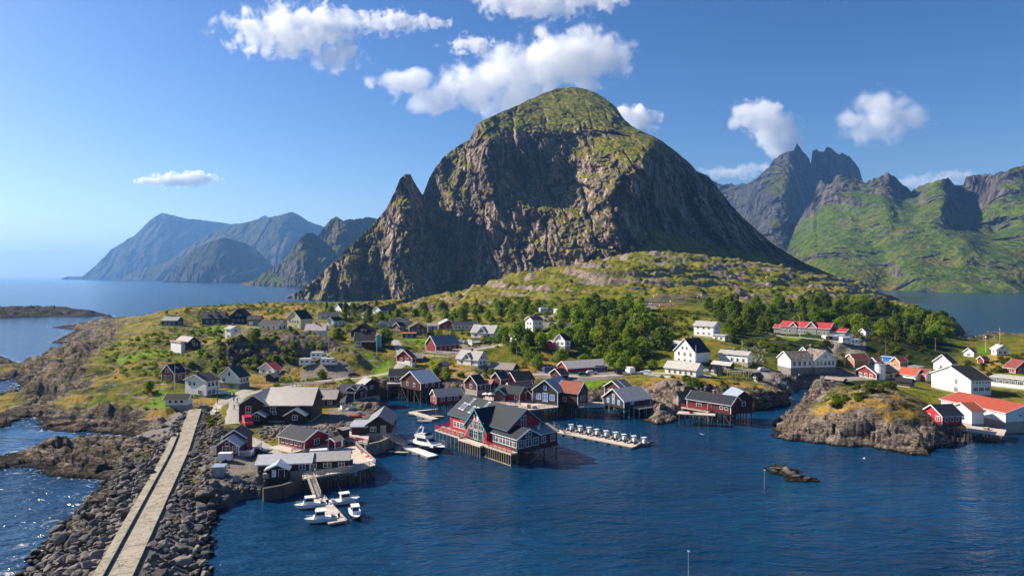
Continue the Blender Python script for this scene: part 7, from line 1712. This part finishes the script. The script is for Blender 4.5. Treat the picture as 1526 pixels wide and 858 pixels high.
for i in range(5600):
    t = rng.random(); y = 44 + 152 * t ** 1.15; j = int(np.argmin(np.abs(CP[:, 1] - y))); side = rng.random() < .56
    wmax = np.interp(y, [44, 90, 110, 135, 160, 195], [12, 12, 11, 10, 8, 4]) if side else np.interp(y, [44, 90, 110, 125, 150, 195], [8.5, 8.5, 8.0, 9, 8, 4])
    f = rng.random() ** .9; d_ = wmax * f
    size = rng.choice((.35, .42, .5, .58, .66, .74, .85, 1.0, 1.35)) * (1.0 if y < 150 else .85)
    if side: wv = (5.5 if y < 165 else 4.1) + d_
    else: wv = -.75 - d_
    x = CP[j, 0] + CN[j, 0] * wv; yy = y + CN[j, 1] * wv
    top = CZ[j] + (.35 if side else -.15)
    z = top * (1 - f) ** .85 - .25 * f + rng.uniform(-.25, .2)
    z = max(z, gz(x, yy) - .1) if yy > 60 else z
    cand.append((x, yy, z, size))
# keep them from piling into each other
pl = []; cell = {}
for c in cand:
    k0 = (int(c[0] // 2), int(c[1] // 2)); ok = True
    for dx in (-1, 0, 1):
        for dy in (-1, 0, 1):
            for q in cell.get((k0[0] + dx, k0[1] + dy), ()):
                if (q[0] - c[0]) ** 2 + (q[1] - c[1]) ** 2 < (.66 * (q[3] + c[3]) * .90) ** 2: ok = False; break
    if ok: cell.setdefault(k0, []).append(c); pl.append(c)
vis = [c for c in pl if abs(c[0] / c[1]) < .80 and -(c[2] - CAMH) / c[1] < .455]
vis.sort(key=lambda c: -c[3] / c[1])
def mass(name, items):
    """many rocks that nobody would count, in one mesh"""
    vs = []; fs = []
    for x, y, z, s in items:
        m = RM[rng.randrange(12)]; a = Matrix.Rotation(rng.random() * 6.28, 3, 'Z') @ Matrix.Rotation(rng.uniform(-.5, .5), 3, 'X') @ Matrix.Rotation(rng.uniform(-.5, .5), 3, 'Y'); i0 = len(vs)
        vs += [tuple(a @ v.co * s + Vector((x, y, z))) for v in m.vertices]; fs += [tuple(i0 + i for i in p.vertices) for p in m.polygons]
    me = bpy.data.meshes.new(name); me.from_pydata(vs, [], fs); me.materials.append(M_BOULD); return tag(link(name, me), kind='stuff')
for x, y, z, s in vis[:300]:
    o = link('boulder', RM[rng.randrange(12)], None, (x, y, z), (rng.uniform(-.5, .5), rng.uniform(-.5, .5), rng.random() * 6.28), (s, s, s))
    tag(o, 'angular grey boulder in the bank beside the causeway', 'boulder', 'boulders banked along the causeway')
rest = vis[300:] + [c for c in pl if not (abs(c[0] / c[1]) < .80 and -(c[2] - CAMH) / c[1] < .455)]
mass('distant_boulders', rest)
# armour stone and rubble on other banks
rub = []
def scatter(quad, z, n, s0, s1):
    Q = [W(a, b_, z)[:2] for a, b_ in quad]
    for _ in range(n):
        u, v = rng.random(), rng.random(); x = (Q[0][0] * (1 - u) + Q[1][0] * u) * (1 - v) + (Q[3][0] * (1 - u) + Q[2][0] * u) * v; y = (Q[0][1] * (1 - u) + Q[1][1] * u) * (1 - v) + (Q[3][1] * (1 - u) + Q[2][1] * u) * v
        rub.append((x, y, gz(x, y) + .05, rng.uniform(s0, s1)))
scatter([(1180, 588), (1246, 580), (1246, 574), (1182, 578)], 1.5, 110, .35, .8)
scatter([(388, 648), (500, 650), (500, 640), (400, 636)], 2.6, 190, .35, .8)
scatter([(395, 660), (415, 655), (400, 640), (385, 645)], 2.6, 40, .3, .6)
scatter([(300, 735), (318, 735), (328, 640), (312, 640)], 2.2, 170, .4, .9)
scatter([(330, 735), (395, 730), (395, 716), (335, 724)], 1.2, 150, .3, .7)
scatter([(440, 548), (520, 545), (515, 555), (420, 556)], 6, 90, .3, .8)
scatter([(398, 510), (470, 512), (460, 518), (400, 518)], 13, 60, .3, .9)
scatter([(480, 640), (520, 640), (515, 628), (480, 630)], 2.6, 60, .3, .7)
scatter([(1110, 535), (1140, 535), (1140, 522), (1110, 522)], 9, 60, .3, 1.0)
mass('bank_rubble', rub)
sk = []
for px, py, s in ((1160, 699, 1.6), (1172, 701, 1.4), (1178, 706, 1.2), (1190, 711, 1.1), (1203, 714, .9), (1152, 702, 1.0), (1183, 700, .9)):
    x, y, _ = W(px, py, .2); sk.append((x, y, .25, s))
for i, (x, y, z, s) in enumerate(sk):
    tag(link('rock', RM[i], None, (x, y, z), (0, 0, i), (s * 1.5, s, s * .8)), 'low wet rock of the small islet in the bay', 'rock', 'rocks of the small islet')
# jagged stump of rock standing on the slab in the tidal pool
c = W(76, 663, .6); root = empty('rock_stump', (c[0], c[1], gz(c[0], c[1])), 0, 'dark jagged rock stump with an upright finger, on the slab by the tidal pool', 'rock')
link('base', RM[3], root, (0, 0, .3), (0, 0, .4), (1.9, 1.2, .9)); link('finger', RM[5], root, (.7, 0, 1.3), (.1, .2, 0), (.35, .35, 1.3)); link('finger', RM[7], root, (.0, 0, 1.0), (0, -.5, 0), (.4, .4, .8))

# ------------------------------------------------------------------ trees and bushes
def leaf_mat(name, a, b_, c_):
    k = NT(name); p = k.pos(); rnd = k.objrand(); n = k.noise(p, .55, 3, .6); n2 = k.noise(p, 2.6, 3, .6)
    col = k.ramp(k.math('ADD', k.math('MULTIPLY', n2, .6), k.math('MULTIPLY', n, .4)), [(.32, a), (.5, b_), (.66, c_)])
    col = k.mix(k.math('MULTIPLY', k.step(rnd, .35, 1.0), .75), col, k.mix(.65, col, (.19, .17, .014)))
    col = k.mix(k.math('MULTIPLY', k.step(rnd, .35, 0.0), .55), col, k.mix(.7, col, (.022, .050, .012)))
    k.L(col, k.b.inputs['Base Color']); k.b.inputs['Roughness'].default_value = .7; k.b.inputs['Specular IOR Level'].default_value = .15
    tr = k.n('ShaderNodeBsdfTranslucent'); k.L(k.mix(.5, col, (.30, .42, .02)), tr.inputs['Color']); mx = k.n('ShaderNodeMixShader'); mx.inputs[0].default_value = .48
    k.L(k.b.outputs[0], mx.inputs[1]); k.L(tr.outputs[0], mx.inputs[2]); k.L(mx.outputs[0], k.out.inputs['Surface']); return k.m
M_LEAF = [leaf_mat('bright_birch_leaves', (.075, .135, .009), (.155, .240, .013), (.24, .32, .022)), leaf_mat('rowan_leaves', (.042, .078, .008), (.088, .138, .012), (.145, .185, .018)), leaf_mat('dark_spruce_leaves', (.012, .026, .008), (.024, .045, .011), (.045, .065, .015)), leaf_mat('heath_leaves', (.022, .034, .008), (.050, .060, .012), (.10, .095, .02)), leaf_mat('dry_rust_leaves', (.07, .045, .014), (.14, .08, .022), (.20, .12, .03))]
M_BARK = paint('birch_bark', (.17, .145, .12), .9, .4, 'tiles')
def crown_mesh(seed, H, Wd, lm, nclump=11, leaves=60, lsz=.34, low=.28, conic=False):
    r = random.Random(seed); vs = []; fs = []
    for c in range(nclump):
        t = (c + .5) / nclump; hz = H * (low + (1 - low) * t)
        prof = (1 - t) * .9 + .12 if conic else math.sin(math.pi * min(1, .18 + .80 * t)) ** .8
        a = r.random() * 6.28; rr = Wd / 2 * prof * (.30 + .5 * r.random()); cx, cy = rr * math.cos(a), rr * math.sin(a); cs = Wd * (.20 + .12 * r.random()) * (.55 + .6 * prof)
        for _ in range(leaves):
            d = Vector((r.gauss(0, 1), r.gauss(0, 1), r.gauss(0, .8))).normalized(); q = cs * (.45 + .6 * r.random() ** .6)
            p = Vector((cx, cy, hz)) + Vector((d.x * q, d.y * q, d.z * q * .8)); p.z = max(p.z, H * .10)
            n = (d + Vector((r.gauss(0, .55), r.gauss(0, .55), r.gauss(0, .55) + .25))).normalized(); u = n.orthogonal().normalized(); v = n.cross(u); ang = r.random() * 6.28; u, v = u * math.cos(ang) + v * math.sin(ang), v * math.cos(ang) - u * math.sin(ang)
            s = lsz * (.6 + .8 * r.random()); i0 = len(vs)
            vs += [tuple(p - u * s - v * s * .6), tuple(p + u * s - v * s * .7), tuple(p + u * s * .8 + v * s * .7), tuple(p - u * s * .7 + v * s * .6)]; fs.append((i0, i0 + 1, i0 + 2, i0 + 3))
    me = bpy.data.meshes.new('crown'); me.from_pydata(vs, [], fs); me.materials.append(lm); return me
def trunk_mesh(seed, H, Wd):
    r = random.Random(seed); b = MB(); p = Vector((0, 0, -.4))
    pts = [p]
    for i in range(4): p = p + Vector((r.uniform(-.18, .18), r.uniform(-.18, .18), H * .19)); pts.append(p)
    for i in range(4): b.cyl(pts[i], pts[i + 1], .17 * (1 - i * .2), .17 * (1 - (i + 1) * .2), M_BARK, 6, False)
    for i in range(6):
        q = pts[1 + i % 3 + (i > 2)]; a = i * 1.2 + r.random(); e = q + Vector((math.cos(a) * Wd * .33, math.sin(a) * Wd * .33, H * (.14 + .12 * r.random()))); b.cyl(q, e, .06, .02, M_BARK, 5, False)
    return b.me('trunk', True)
TREES = {}
def kind_t(key, n, H, Wd, lm, **kw): TREES[key] = [(trunk_mesh(len(key) * 7 + i, H, Wd), crown_mesh(len(TREES) * 10 + i, H * (.9 + .08 * i), Wd, lm, **kw)) for i in range(n)]
random.seed(3)
kind_t('bright', 4, 7.2, 7.0, M_LEAF[0], nclump=20, leaves=56, low=.2); kind_t('mid', 4, 7.0, 6.8, M_LEAF[1], nclump=19, leaves=56, low=.2); kind_t('dark', 3, 8.4, 5.4, M_LEAF[2], nclump=17, leaves=55, low=.14, conic=True)
def bushes(lm, seed, H=1.7, Wd=2.9): return [crown_mesh(seed + i, H, Wd, lm, nclump=8, leaves=42, lsz=.22, low=.1) for i in range(3)]
BUSH = dict(green=bushes(M_LEAF[1], 200), heath=bushes(M_LEAF[3], 210), rust=bushes(M_LEAF[4], 220), bright=bushes(M_LEAF[0], 230))
placed = []
RACKS = [o.location + Vector((d_ * 1.0, 0, 0)) for o in bpy.data.objects if o.name.startswith('fish_drying_rack') for d_ in (0, 9, 18)]
def blocked(x, y, m=1.6):
    for o in HS:
        if abs(o['bx'] - x) < 40 and abs(o['by'] - y) < 40:
            c, s = math.cos(o['th']), math.sin(o['th']); u = (x - o['bx']) * c + (y - o['by']) * s; v = -(x - o['bx']) * s + (y - o['by']) * c
            if -m < u < o['lc'] + m and -m < v < o['la'] + m: return True
    if any((c.x - x) ** 2 + (c.y - y) ** 2 < 100 for c in RACKS): return True
    for nm, Q, wd in ROADW:
        if np.min((Q[:, 0] - x) ** 2 + (Q[:, 1] - y) ** 2) < (wd / 2 + 1.0) ** 2: return True
    return False
def tree(x, y, key, s, label, grp):
    z = gz(x, y)
    if z < .7 or blocked(x, y): return False
    t, cme = rng.choice(TREES[key]); root = empty({'dark': 'spruce_tree'}.get(key, 'broadleaf_tree'), (x, y, z - .1), rng.random() * 6.28, label, 'tree', grp); s *= rng.choice((.72, .85, 1, 1, 1.1)); root.scale = (s * rng.uniform(.85, 1.15), s * rng.uniform(.85, 1.15), s * rng.uniform(.8, 1.2))
    link('trunk', t, root); link('crown', cme, root); placed.append((x, y)); return True
def grove(poly, z, n, keys, label, grp, smin=.7, smax=1.1, gap=2.6, tries=40):
    P = [W(a, b_, c)[:2] for (a, b_), c in zip(poly, z if isinstance(z, (list, tuple)) else [z] * len(poly))]; pa = np.array(P); k = 0
    for _ in range(n * tries):
        x = rng.uniform(pa[:, 0].min(), pa[:, 0].max()); y = rng.uniform(pa[:, 1].min(), pa[:, 1].max())
        if poly_sd(P, np.array([x]), np.array([y]))[0] < 0: continue
        if any((x - a) ** 2 + (y - b_) ** 2 < gap * gap for a, b_ in placed[-400:]): continue
        if tree(x, y, rng.choice(keys), rng.uniform(smin, smax), label, grp): k += 1
        if k >= n: break
    return k
# single trees one can point at
for px, py, key, s, lab in ((505, 508, 'mid', 1.0, 'round bushy tree between the pink roofed house and the white house with porch'), (575, 516, 'mid', .85, 'round green tree right of the teal house'), (492, 580, 'mid', .85, 'bushy tree behind the flag on the harbour'), (480, 566, 'mid', .6, 'small tree right below the white campervans'), (802, 551, 'bright', .75, 'slender young tree alone in the yellow grass'), (775, 540, 'bright', .8, 'bright round tree on the dry grass'), (925, 553, 'bright', .85, 'bright tree beside the dark van on the lane'), (1056, 552, 'mid', 1.15, 'broad tree in front of the blue-black roof'), (1121, 552, 'dark', .8, 'slim dark tree at the end of the long white house'), (380, 508, 'mid', .75, 'dark round tree right of the narrow white house'), (592, 553, 'mid', .5, 'small bush-like tree by the red garage'), (650, 565, 'mid', .6, 'round bush-like tree on the rock behind the inlet'), (665, 568, 'bright', .6, 'light green tree above the dark red cabin'), (222, 584, 'mid', .42, 'lone small tree with its shadow on the green lawn'), (1151, 572, 'bright', .5, 'small light tree by the quay road'), (1402, 568, 'bright', .55, 'light green tree against the white warehouse'), (1240, 495, 'bright', .5, 'small light tree in front of the lodge'), (340, 512, 'mid', .4, 'small bushy tree in front of the narrow white house'), (313, 620, 'mid', .55, 'dark green tree beside the causeway head'), (1126, 486, 'bright', .5, 'pale round shrub tree left of the lodge')):
    p = pick(px, py)
    if p: tree(p[0], p[1], key, s, lab, None)
grove([(855, 470), (945, 470), (1000, 500), (1005, 548), (930, 550), (850, 535), (815, 515)], [19, 19, 14, 7, 6, 8, 11], 78, ['bright', 'bright', 'mid'], 'bright leafy tree in the grove above the car park', 'trees of the bright grove above the car park', .8, 1.15, 3.6)
grove([(1050, 470), (1130, 462), (1160, 500), (1075, 510)], [18, 20, 13, 13], 30, ['dark', 'mid', 'mid'], 'dark tree in the wood right of the tall white house', 'dark trees beside the tall white house', .8, 1.15, 3.8)
grove([(1130, 462), (1310, 455), (1437, 490), (1420, 510), (1330, 525), (1290, 505), (1255, 490), (1165, 480)], [20, 20, 8, 6, 8, 12, 15, 16], 104, ['mid', 'bright', 'mid', 'bright', 'dark'], 'tree of the wood between the lodge and the lake', 'trees of the wood by the lake', .8, 1.2, 4.0)
grove([(590, 462), (760, 455), (830, 470), (700, 486), (620, 486)], [18, 22, 20, 16, 15], 55, ['mid', 'bright'], 'tree in the belt behind the long bungalow', 'trees in the belt behind the bungalow', .55, .95, 3.4)
grove([(740, 512), (830, 505), (850, 530), (790, 545), (745, 535)], [11, 12, 9, 6, 8], 26, ['mid', 'bright'], 'tree in the hollow between the white villa and the barn', 'trees in the hollow', .6, 1.0, 3.4)
grove([(480, 462), (600, 460), (610, 485), (500, 485)], [17, 17, 15, 15], 26, ['mid', 'mid', 'dark'], 'tree among the cottages of the upper village', 'trees among the upper cottages', .5, .85, 3.4)
# bushes: separate shrubs near by, one mass of scrub beyond
def bush(x, y, key, s, lab, grp):
    z = gz(x, y)
    if z < .8 or blocked(x, y, .8): return
    tag(link('shrub', rng.choice(BUSH[key]), None, (x, y, z - .15), (0, 0, rng.random() * 6.28), (s, s, s * rng.uniform(.7, 1.1))), lab, 'shrub', grp)
def thicket(poly, z, n, keys, lab, grp, s0, s1):
    P = [W(a, b_, c)[:2] for (a, b_), c in zip(poly, z if isinstance(z, (list, tuple)) else [z] * len(poly))]; pa = np.array(P); k = 0; t = 0
    while k < n and t < n * 60:
        t += 1; x = rng.uniform(pa[:, 0].min(), pa[:, 0].max()); y = rng.uniform(pa[:, 1].min(), pa[:, 1].max())
        if poly_sd(P, np.array([x]), np.array([y]))[0] < 0: continue
        bush(x, y, rng.choice(keys), rng.uniform(s0, s1), lab, grp); k += 1
thicket([(230, 555), (300, 532), (470, 522), (470, 552), (330, 558)], [8, 9, 11, 5, 5], 38, ['heath', 'green'], 'dark shrub on the shaded crag above the white houses', 'shrubs on the crag', .6, 1.3)
thicket([(240, 500), (330, 498), (330, 515), (300, 525), (200, 520)], [12, 13, 12, 9, 9], 36, ['heath', 'green'], 'heath shrub on the slope above the brown cottage', 'shrubs above the brown cottage', .6, 1.3)
thicket([(1015, 568), (1060, 572), (1090, 588), (1040, 594)], 6, 18, ['green', 'heath'], 'dark green shrub in the cleft behind the red boathouse', 'shrubs behind the red boathouse', .7, 1.4)
thicket([(1235, 590), (1330, 568), (1330, 590), (1250, 606)], 9, 22, ['heath', 'green'], 'olive shrub on top of the rocky knoll', 'shrubs on the rocky knoll', .6, 1.3)
thicket([(308, 640), (322, 640), (320, 612), (305, 612)], 3.3, 14, ['green', 'rust'], 'shrub on the bank beside the causeway head', 'shrubs by the causeway head', .5, .9)
thicket([(640, 560), (730, 550), (740, 566), (660, 574)], 7, 16, ['green', 'bright', 'rust'], 'shrub on the pale rock above the red cabins', 'shrubs above the red cabins', .5, 1.0)
thicket([(1300, 515), (1420, 520), (1400, 545), (1310, 540)], 7, 26, ['heath', 'green', 'rust'], 'shrub on the bank above the orange roofs', 'shrubs above the orange roofs', .6, 1.2)
thicket([(1140, 518), (1280, 518), (1260, 540), (1150, 530)], 9, 30, ['heath', 'rust', 'green'], 'shrub on the rough slope behind the white hall', 'shrubs behind the white hall', .6, 1.2)
thicket([(1440, 535), (1526, 530), (1526, 545), (1450, 560)], 6, 20, ['heath', 'green', 'rust'], 'shrub on the grassy bank at the right edge', 'shrubs at the right edge', .6, 1.2)
thicket([(540, 575), (585, 572), (590, 590), (560, 592)], 4, 16, ['green', 'heath'], 'shrub overhanging the head of the inlet', 'shrubs at the inlet head', .6, 1.2)
def scrub_mass():
    vs = []; fs = []; base = [m for k in ('heath', 'green', 'bright') for m in BUSH[k]]
    arrs = [(np.array([v.co[:] for v in m.vertices])[:, :], len(m.polygons)) for m in base]
    tot = 0; V = []; MI = []
    for poly, z, n, s0, s1 in (([(240, 462), (460, 452), (600, 455), (600, 470), (470, 475), (260, 485)], [16, 20, 16, 16, 17, 16], 420, .5, 1.3), ([(640, 456), (760, 452), (930, 452), (1000, 462), (900, 470), (650, 470)], [12, 22, 25, 22, 20, 16], 330, .6, 1.4),
                               ([(1040, 455), (1180, 448), (1320, 450), (1330, 460), (1130, 462), (1060, 460)], [25, 22, 16, 16, 21, 22], 300, .7, 1.5), ([(930, 480), (1010, 455), (1040, 480), (1000, 530), (960, 500)], [17, 23, 17, 9, 14], 90, .5, 1.2), ([(150, 520), (230, 490), (300, 520), (240, 560), (160, 560)], [8, 13, 12, 7, 6], 150, .4, .9), ([(590, 490), (780, 490), (830, 540), (640, 550), (600, 530)], [14, 15, 7, 8, 10], 150, .35, .8), ([(980, 560), (1180, 575), (1180, 592), (1000, 575)], 6, 70, .3, .7), ([(480, 468), (600, 462), (610, 490), (500, 495)], [16, 16, 14, 14], 150, .8, 1.7), ([(620, 490), (860, 480), (860, 510), (700, 512), (620, 500)], [14, 16, 12, 12, 13], 130, .8, 1.8), ([(300, 532), (330, 518), (440, 508), (500, 524), (515, 550), (420, 556), (320, 556)], [10, 13, 16, 12, 5, 5, 5], 55, .5, 1.2), ([(860, 466), (960, 460), (1050, 462), (1050, 500), (990, 545), (860, 535)], [19, 20, 21, 14, 7, 8], 70, .8, 1.6), ([(1050, 466), (1320, 456), (1437, 490), (1400, 520), (1300, 530), (1080, 512)], [19, 20, 8, 6, 8, 12], 210, .9, 2.0), ([(820, 462), (1040, 456), (1060, 465), (860, 475)], [22, 25, 22, 19], 130, .6, 1.3), ([(160, 520), (250, 480), (330, 462), (330, 520), (250, 560), (170, 560)], [8, 13, 17, 12, 7, 6], 170, .4, 1.1), ([(420, 560), (540, 566), (520, 590), (470, 590), (400, 585)], 5, 60, .4, .9), ([(210, 560), (300, 562), (290, 606), (215, 606)], 5, 40, .35, .8)):
        P = [W(a, b_, c)[:2] for (a, b_), c in zip(poly, z if isinstance(z, (list, tuple)) else [z] * len(poly))]; pa = np.array(P)
        X = np.array([rng.uniform(pa[:, 0].min(), pa[:, 0].max()) for _ in range(n * 4)]); Y = np.array([rng.uniform(pa[:, 1].min(), pa[:, 1].max()) for _ in range(n * 4)])
        ok = (poly_sd(P, X, Y) > 0) & (fbm(X / 18, Y / 18, 3, 88) > -.22); k = 0
        for x, y in zip(X[ok], Y[ok]):
            g = gz(x, y)
            if g < 1.2 or blocked(x, y, 1.0): continue
            i = rng.randrange(len(arrs)); a, nf = arrs[i]; t = rng.random() * 6.28; s = rng.uniform(s0, s1); c_, s_ = math.cos(t) * s, math.sin(t) * s
            q = np.stack([a[:, 0] * c_ - a[:, 1] * s_ + x, a[:, 0] * s_ + a[:, 1] * c_ + y, a[:, 2] * s * .8 + g - .15], 1); sel = np.arange(0, nf, 2)
            q = q.reshape(nf, 4, 3)[sel]; V.append(q); MI.append(np.full(len(sel), i // 3)); k += 1
            if k >= n: break
    Q = np.concatenate(V).reshape(-1, 3); n = len(Q) // 4; me = bpy.data.meshes.new('scrub'); me.vertices.add(len(Q)); me.vertices.foreach_set('co', Q.reshape(-1).astype(np.float32)); me.loops.add(len(Q)); me.polygons.add(n)
    me.loops.foreach_set('vertex_index', np.arange(len(Q), dtype=np.int32)); me.polygons.foreach_set('loop_start', (np.arange(n) * 4).astype(np.int32)); me.polygons.foreach_set('loop_total', np.full(n, 4, np.int32))
    me.materials.append(M_LEAF[3]); me.materials.append(M_LEAF[1]); me.materials.append(M_LEAF[0]); me.polygons.foreach_set('material_index', np.concatenate(MI).astype(np.int32)); me.update(calc_edges=True); tag(link('scrub', me), kind='stuff')
scrub_mass()
# ------------------------------------------------------------------ clouds: bodies of vapour far behind and above
def cloud(label, lumps, d, dens=1.0, ns=1.0, soft=0.45, depth=0.6, wisp=0.5):
    """lumps: (px, py, radius x, radius y in photo pixels)"""
    L3 = []
    for px, py, rx, ry in lumps:
        x, y, z = WD(px, py, d); L3.append((x, y, z, rx / F * d, ry / F * d))
    xs0 = min(a[0] - a[3] for a in L3); xs1 = max(a[0] + a[3] for a in L3)
    zs0 = min(a[2] - a[4] for a in L3); zs1 = max(a[2] + a[4] for a in L3)
    dy = max(min(a[3], a[4]) for a in L3) * depth * 1.2 + 20
    c = Vector(((xs0 + xs1) / 2, d, (zs0 + zs1) / 2))
    bm = bmesh.new(); bmesh.ops.create_icosphere(bm, subdivisions=3, radius=1.0)
    me = bpy.data.meshes.new('cloud')
    for v in bm.verts:
        v.co = Vector((v.co.x * (xs1 - xs0) * 0.72, v.co.y * dy * 1.5, v.co.z * (zs1 - zs0) * 0.72))
    bm.to_mesh(me); bm.free()
    o = link('cloud', me, loc=c)
    k = NT('cloud_vapour'); t = k.t; t.nodes.remove(k.b)
    g = k.n('ShaderNodeTexCoord').outputs['Object']
    S = 1.0 / (np.mean([min(a[3], a[4]) for a in L3]))
    mpn = k.n('ShaderNodeMapping'); k.L(g, mpn.inputs['Vector']); mpn.inputs['Scale'].default_value = (S, S, S)
    mpn.inputs['Location'].default_value = (c.x * S % 50, 0, c.z * S % 37)
    wn_ = k.noise(mpn.outputs[0], 1.1 * ns, 6, 0.62, 0.3)
    fld = None
    for x, y, z, rx, rz in L3:
        mp = k.n('ShaderNodeMapping', vector_type='POINT'); k.L(g, mp.inputs['Vector'])
        dyy = min(rx, rz) * depth + 10
        mp.inputs['Scale'].default_value = (1 / rx, 1 / dyy, 1 / rz)
        mp.inputs['Location'].default_value = (-(x - c.x) / rx, 0, -(z - c.z) / rz)
        ln = k.n('ShaderNodeVectorMath', operation='LENGTH'); k.L(mp.outputs[0], ln.inputs[0])
        v = k.math('SUBTRACT', 1.0, ln.outputs['Value'])
        fld = v if fld is None else k.math('SMOOTH_MAX', fld, v, 0.25)
    f = k.math('ADD', fld, k.math('MULTIPLY', k.math('SUBTRACT', wn_, 0.5), 2.6 * wisp * 2))
    de = k.math('MULTIPLY', k.step(f, 0.0, soft), dens * S * 3.2)
    vol = k.n('ShaderNodeVolumePrincipled'); vol.inputs['Color'].default_value = (1, 1, 1, 1)
    vol.inputs['Anisotropy'].default_value = 0.25
    k.L(de, vol.inputs['Density']); k.L(vol.outputs[0], k.out.inputs['Volume'])
    k.m.cycles.volume_step_rate = 1.0
    me.materials.append(k.m)
    tag(o, label, 'cloud', 'clouds in the sky')
scene.cycles.volume_step_rate = 0.6
scene.cycles.volume_max_steps = 256
scene.cycles.volume_bounces = 10
cloud('largest bright white cloud billowing behind the mountain top', [(700, 130, 85, 32), (610, 122, 60, 22), (760, 110, 70, 40), (835, 92, 95, 50), (885, 82, 55, 42), (780, 150, 90, 35), (640, 155, 50, 20)], 6200, dens=.62, wisp=0.46)
cloud('ragged white cloud high on the left', [(440, 45, 95, 38), (390, 45, 50, 20), (500, 40, 50, 24), (500, 82, 45, 24), (425, 75, 40, 18)], 6000, dens=.42, wisp=0.68)
cloud('small flat white cloud above the far capes', [(268, 269, 62, 11), (290, 264, 36, 10), (225, 269, 30, 6)], 9500, dens=.6, wisp=0.45)
cloud('white cloud cut off by the top edge of the sky', [(800, 5, 90, 26), (870, -5, 70, 22), (745, -2, 40, 18)], 6000, dens=.5, wisp=0.55)
cloud('thin wispy cloud between the ragged cloud and the big one', [(585, 33, 55, 16), (640, 34, 40, 9), (700, 68, 36, 14)], 6000, dens=.4, wisp=0.7)
cloud('white plume of cloud rising from the jagged peaks', [(1130, 172, 48, 26), (1150, 190, 36, 36), (1168, 212, 32, 30), (1095, 183, 16, 10)], 6600, dens=.6, wisp=0.46)
cloud('soft round cloud right of the jagged peaks', [(1310, 165, 55, 36), (1340, 175, 55, 26), (1300, 195, 55, 26), (1270, 180, 40, 20)], 6600, dens=.5, soft=.9, wisp=0.42)
cloud('small bright cloud behind the right shoulder of the mountain', [(948, 178, 36, 22), (925, 168, 20, 14)], 6600, dens=.6, wisp=0.46)
cloud('low pale bank of cloud left of the jagged peaks', [(1090, 258, 60, 12), (1130, 250, 45, 9)], 12000, dens=.35, soft=.9, wisp=0.4)
cloud('low pale bank of cloud behind the green ridge', [(1380, 272, 70, 14), (1420, 262, 50, 10)], 12000, dens=.35, soft=.9, wisp=0.4)
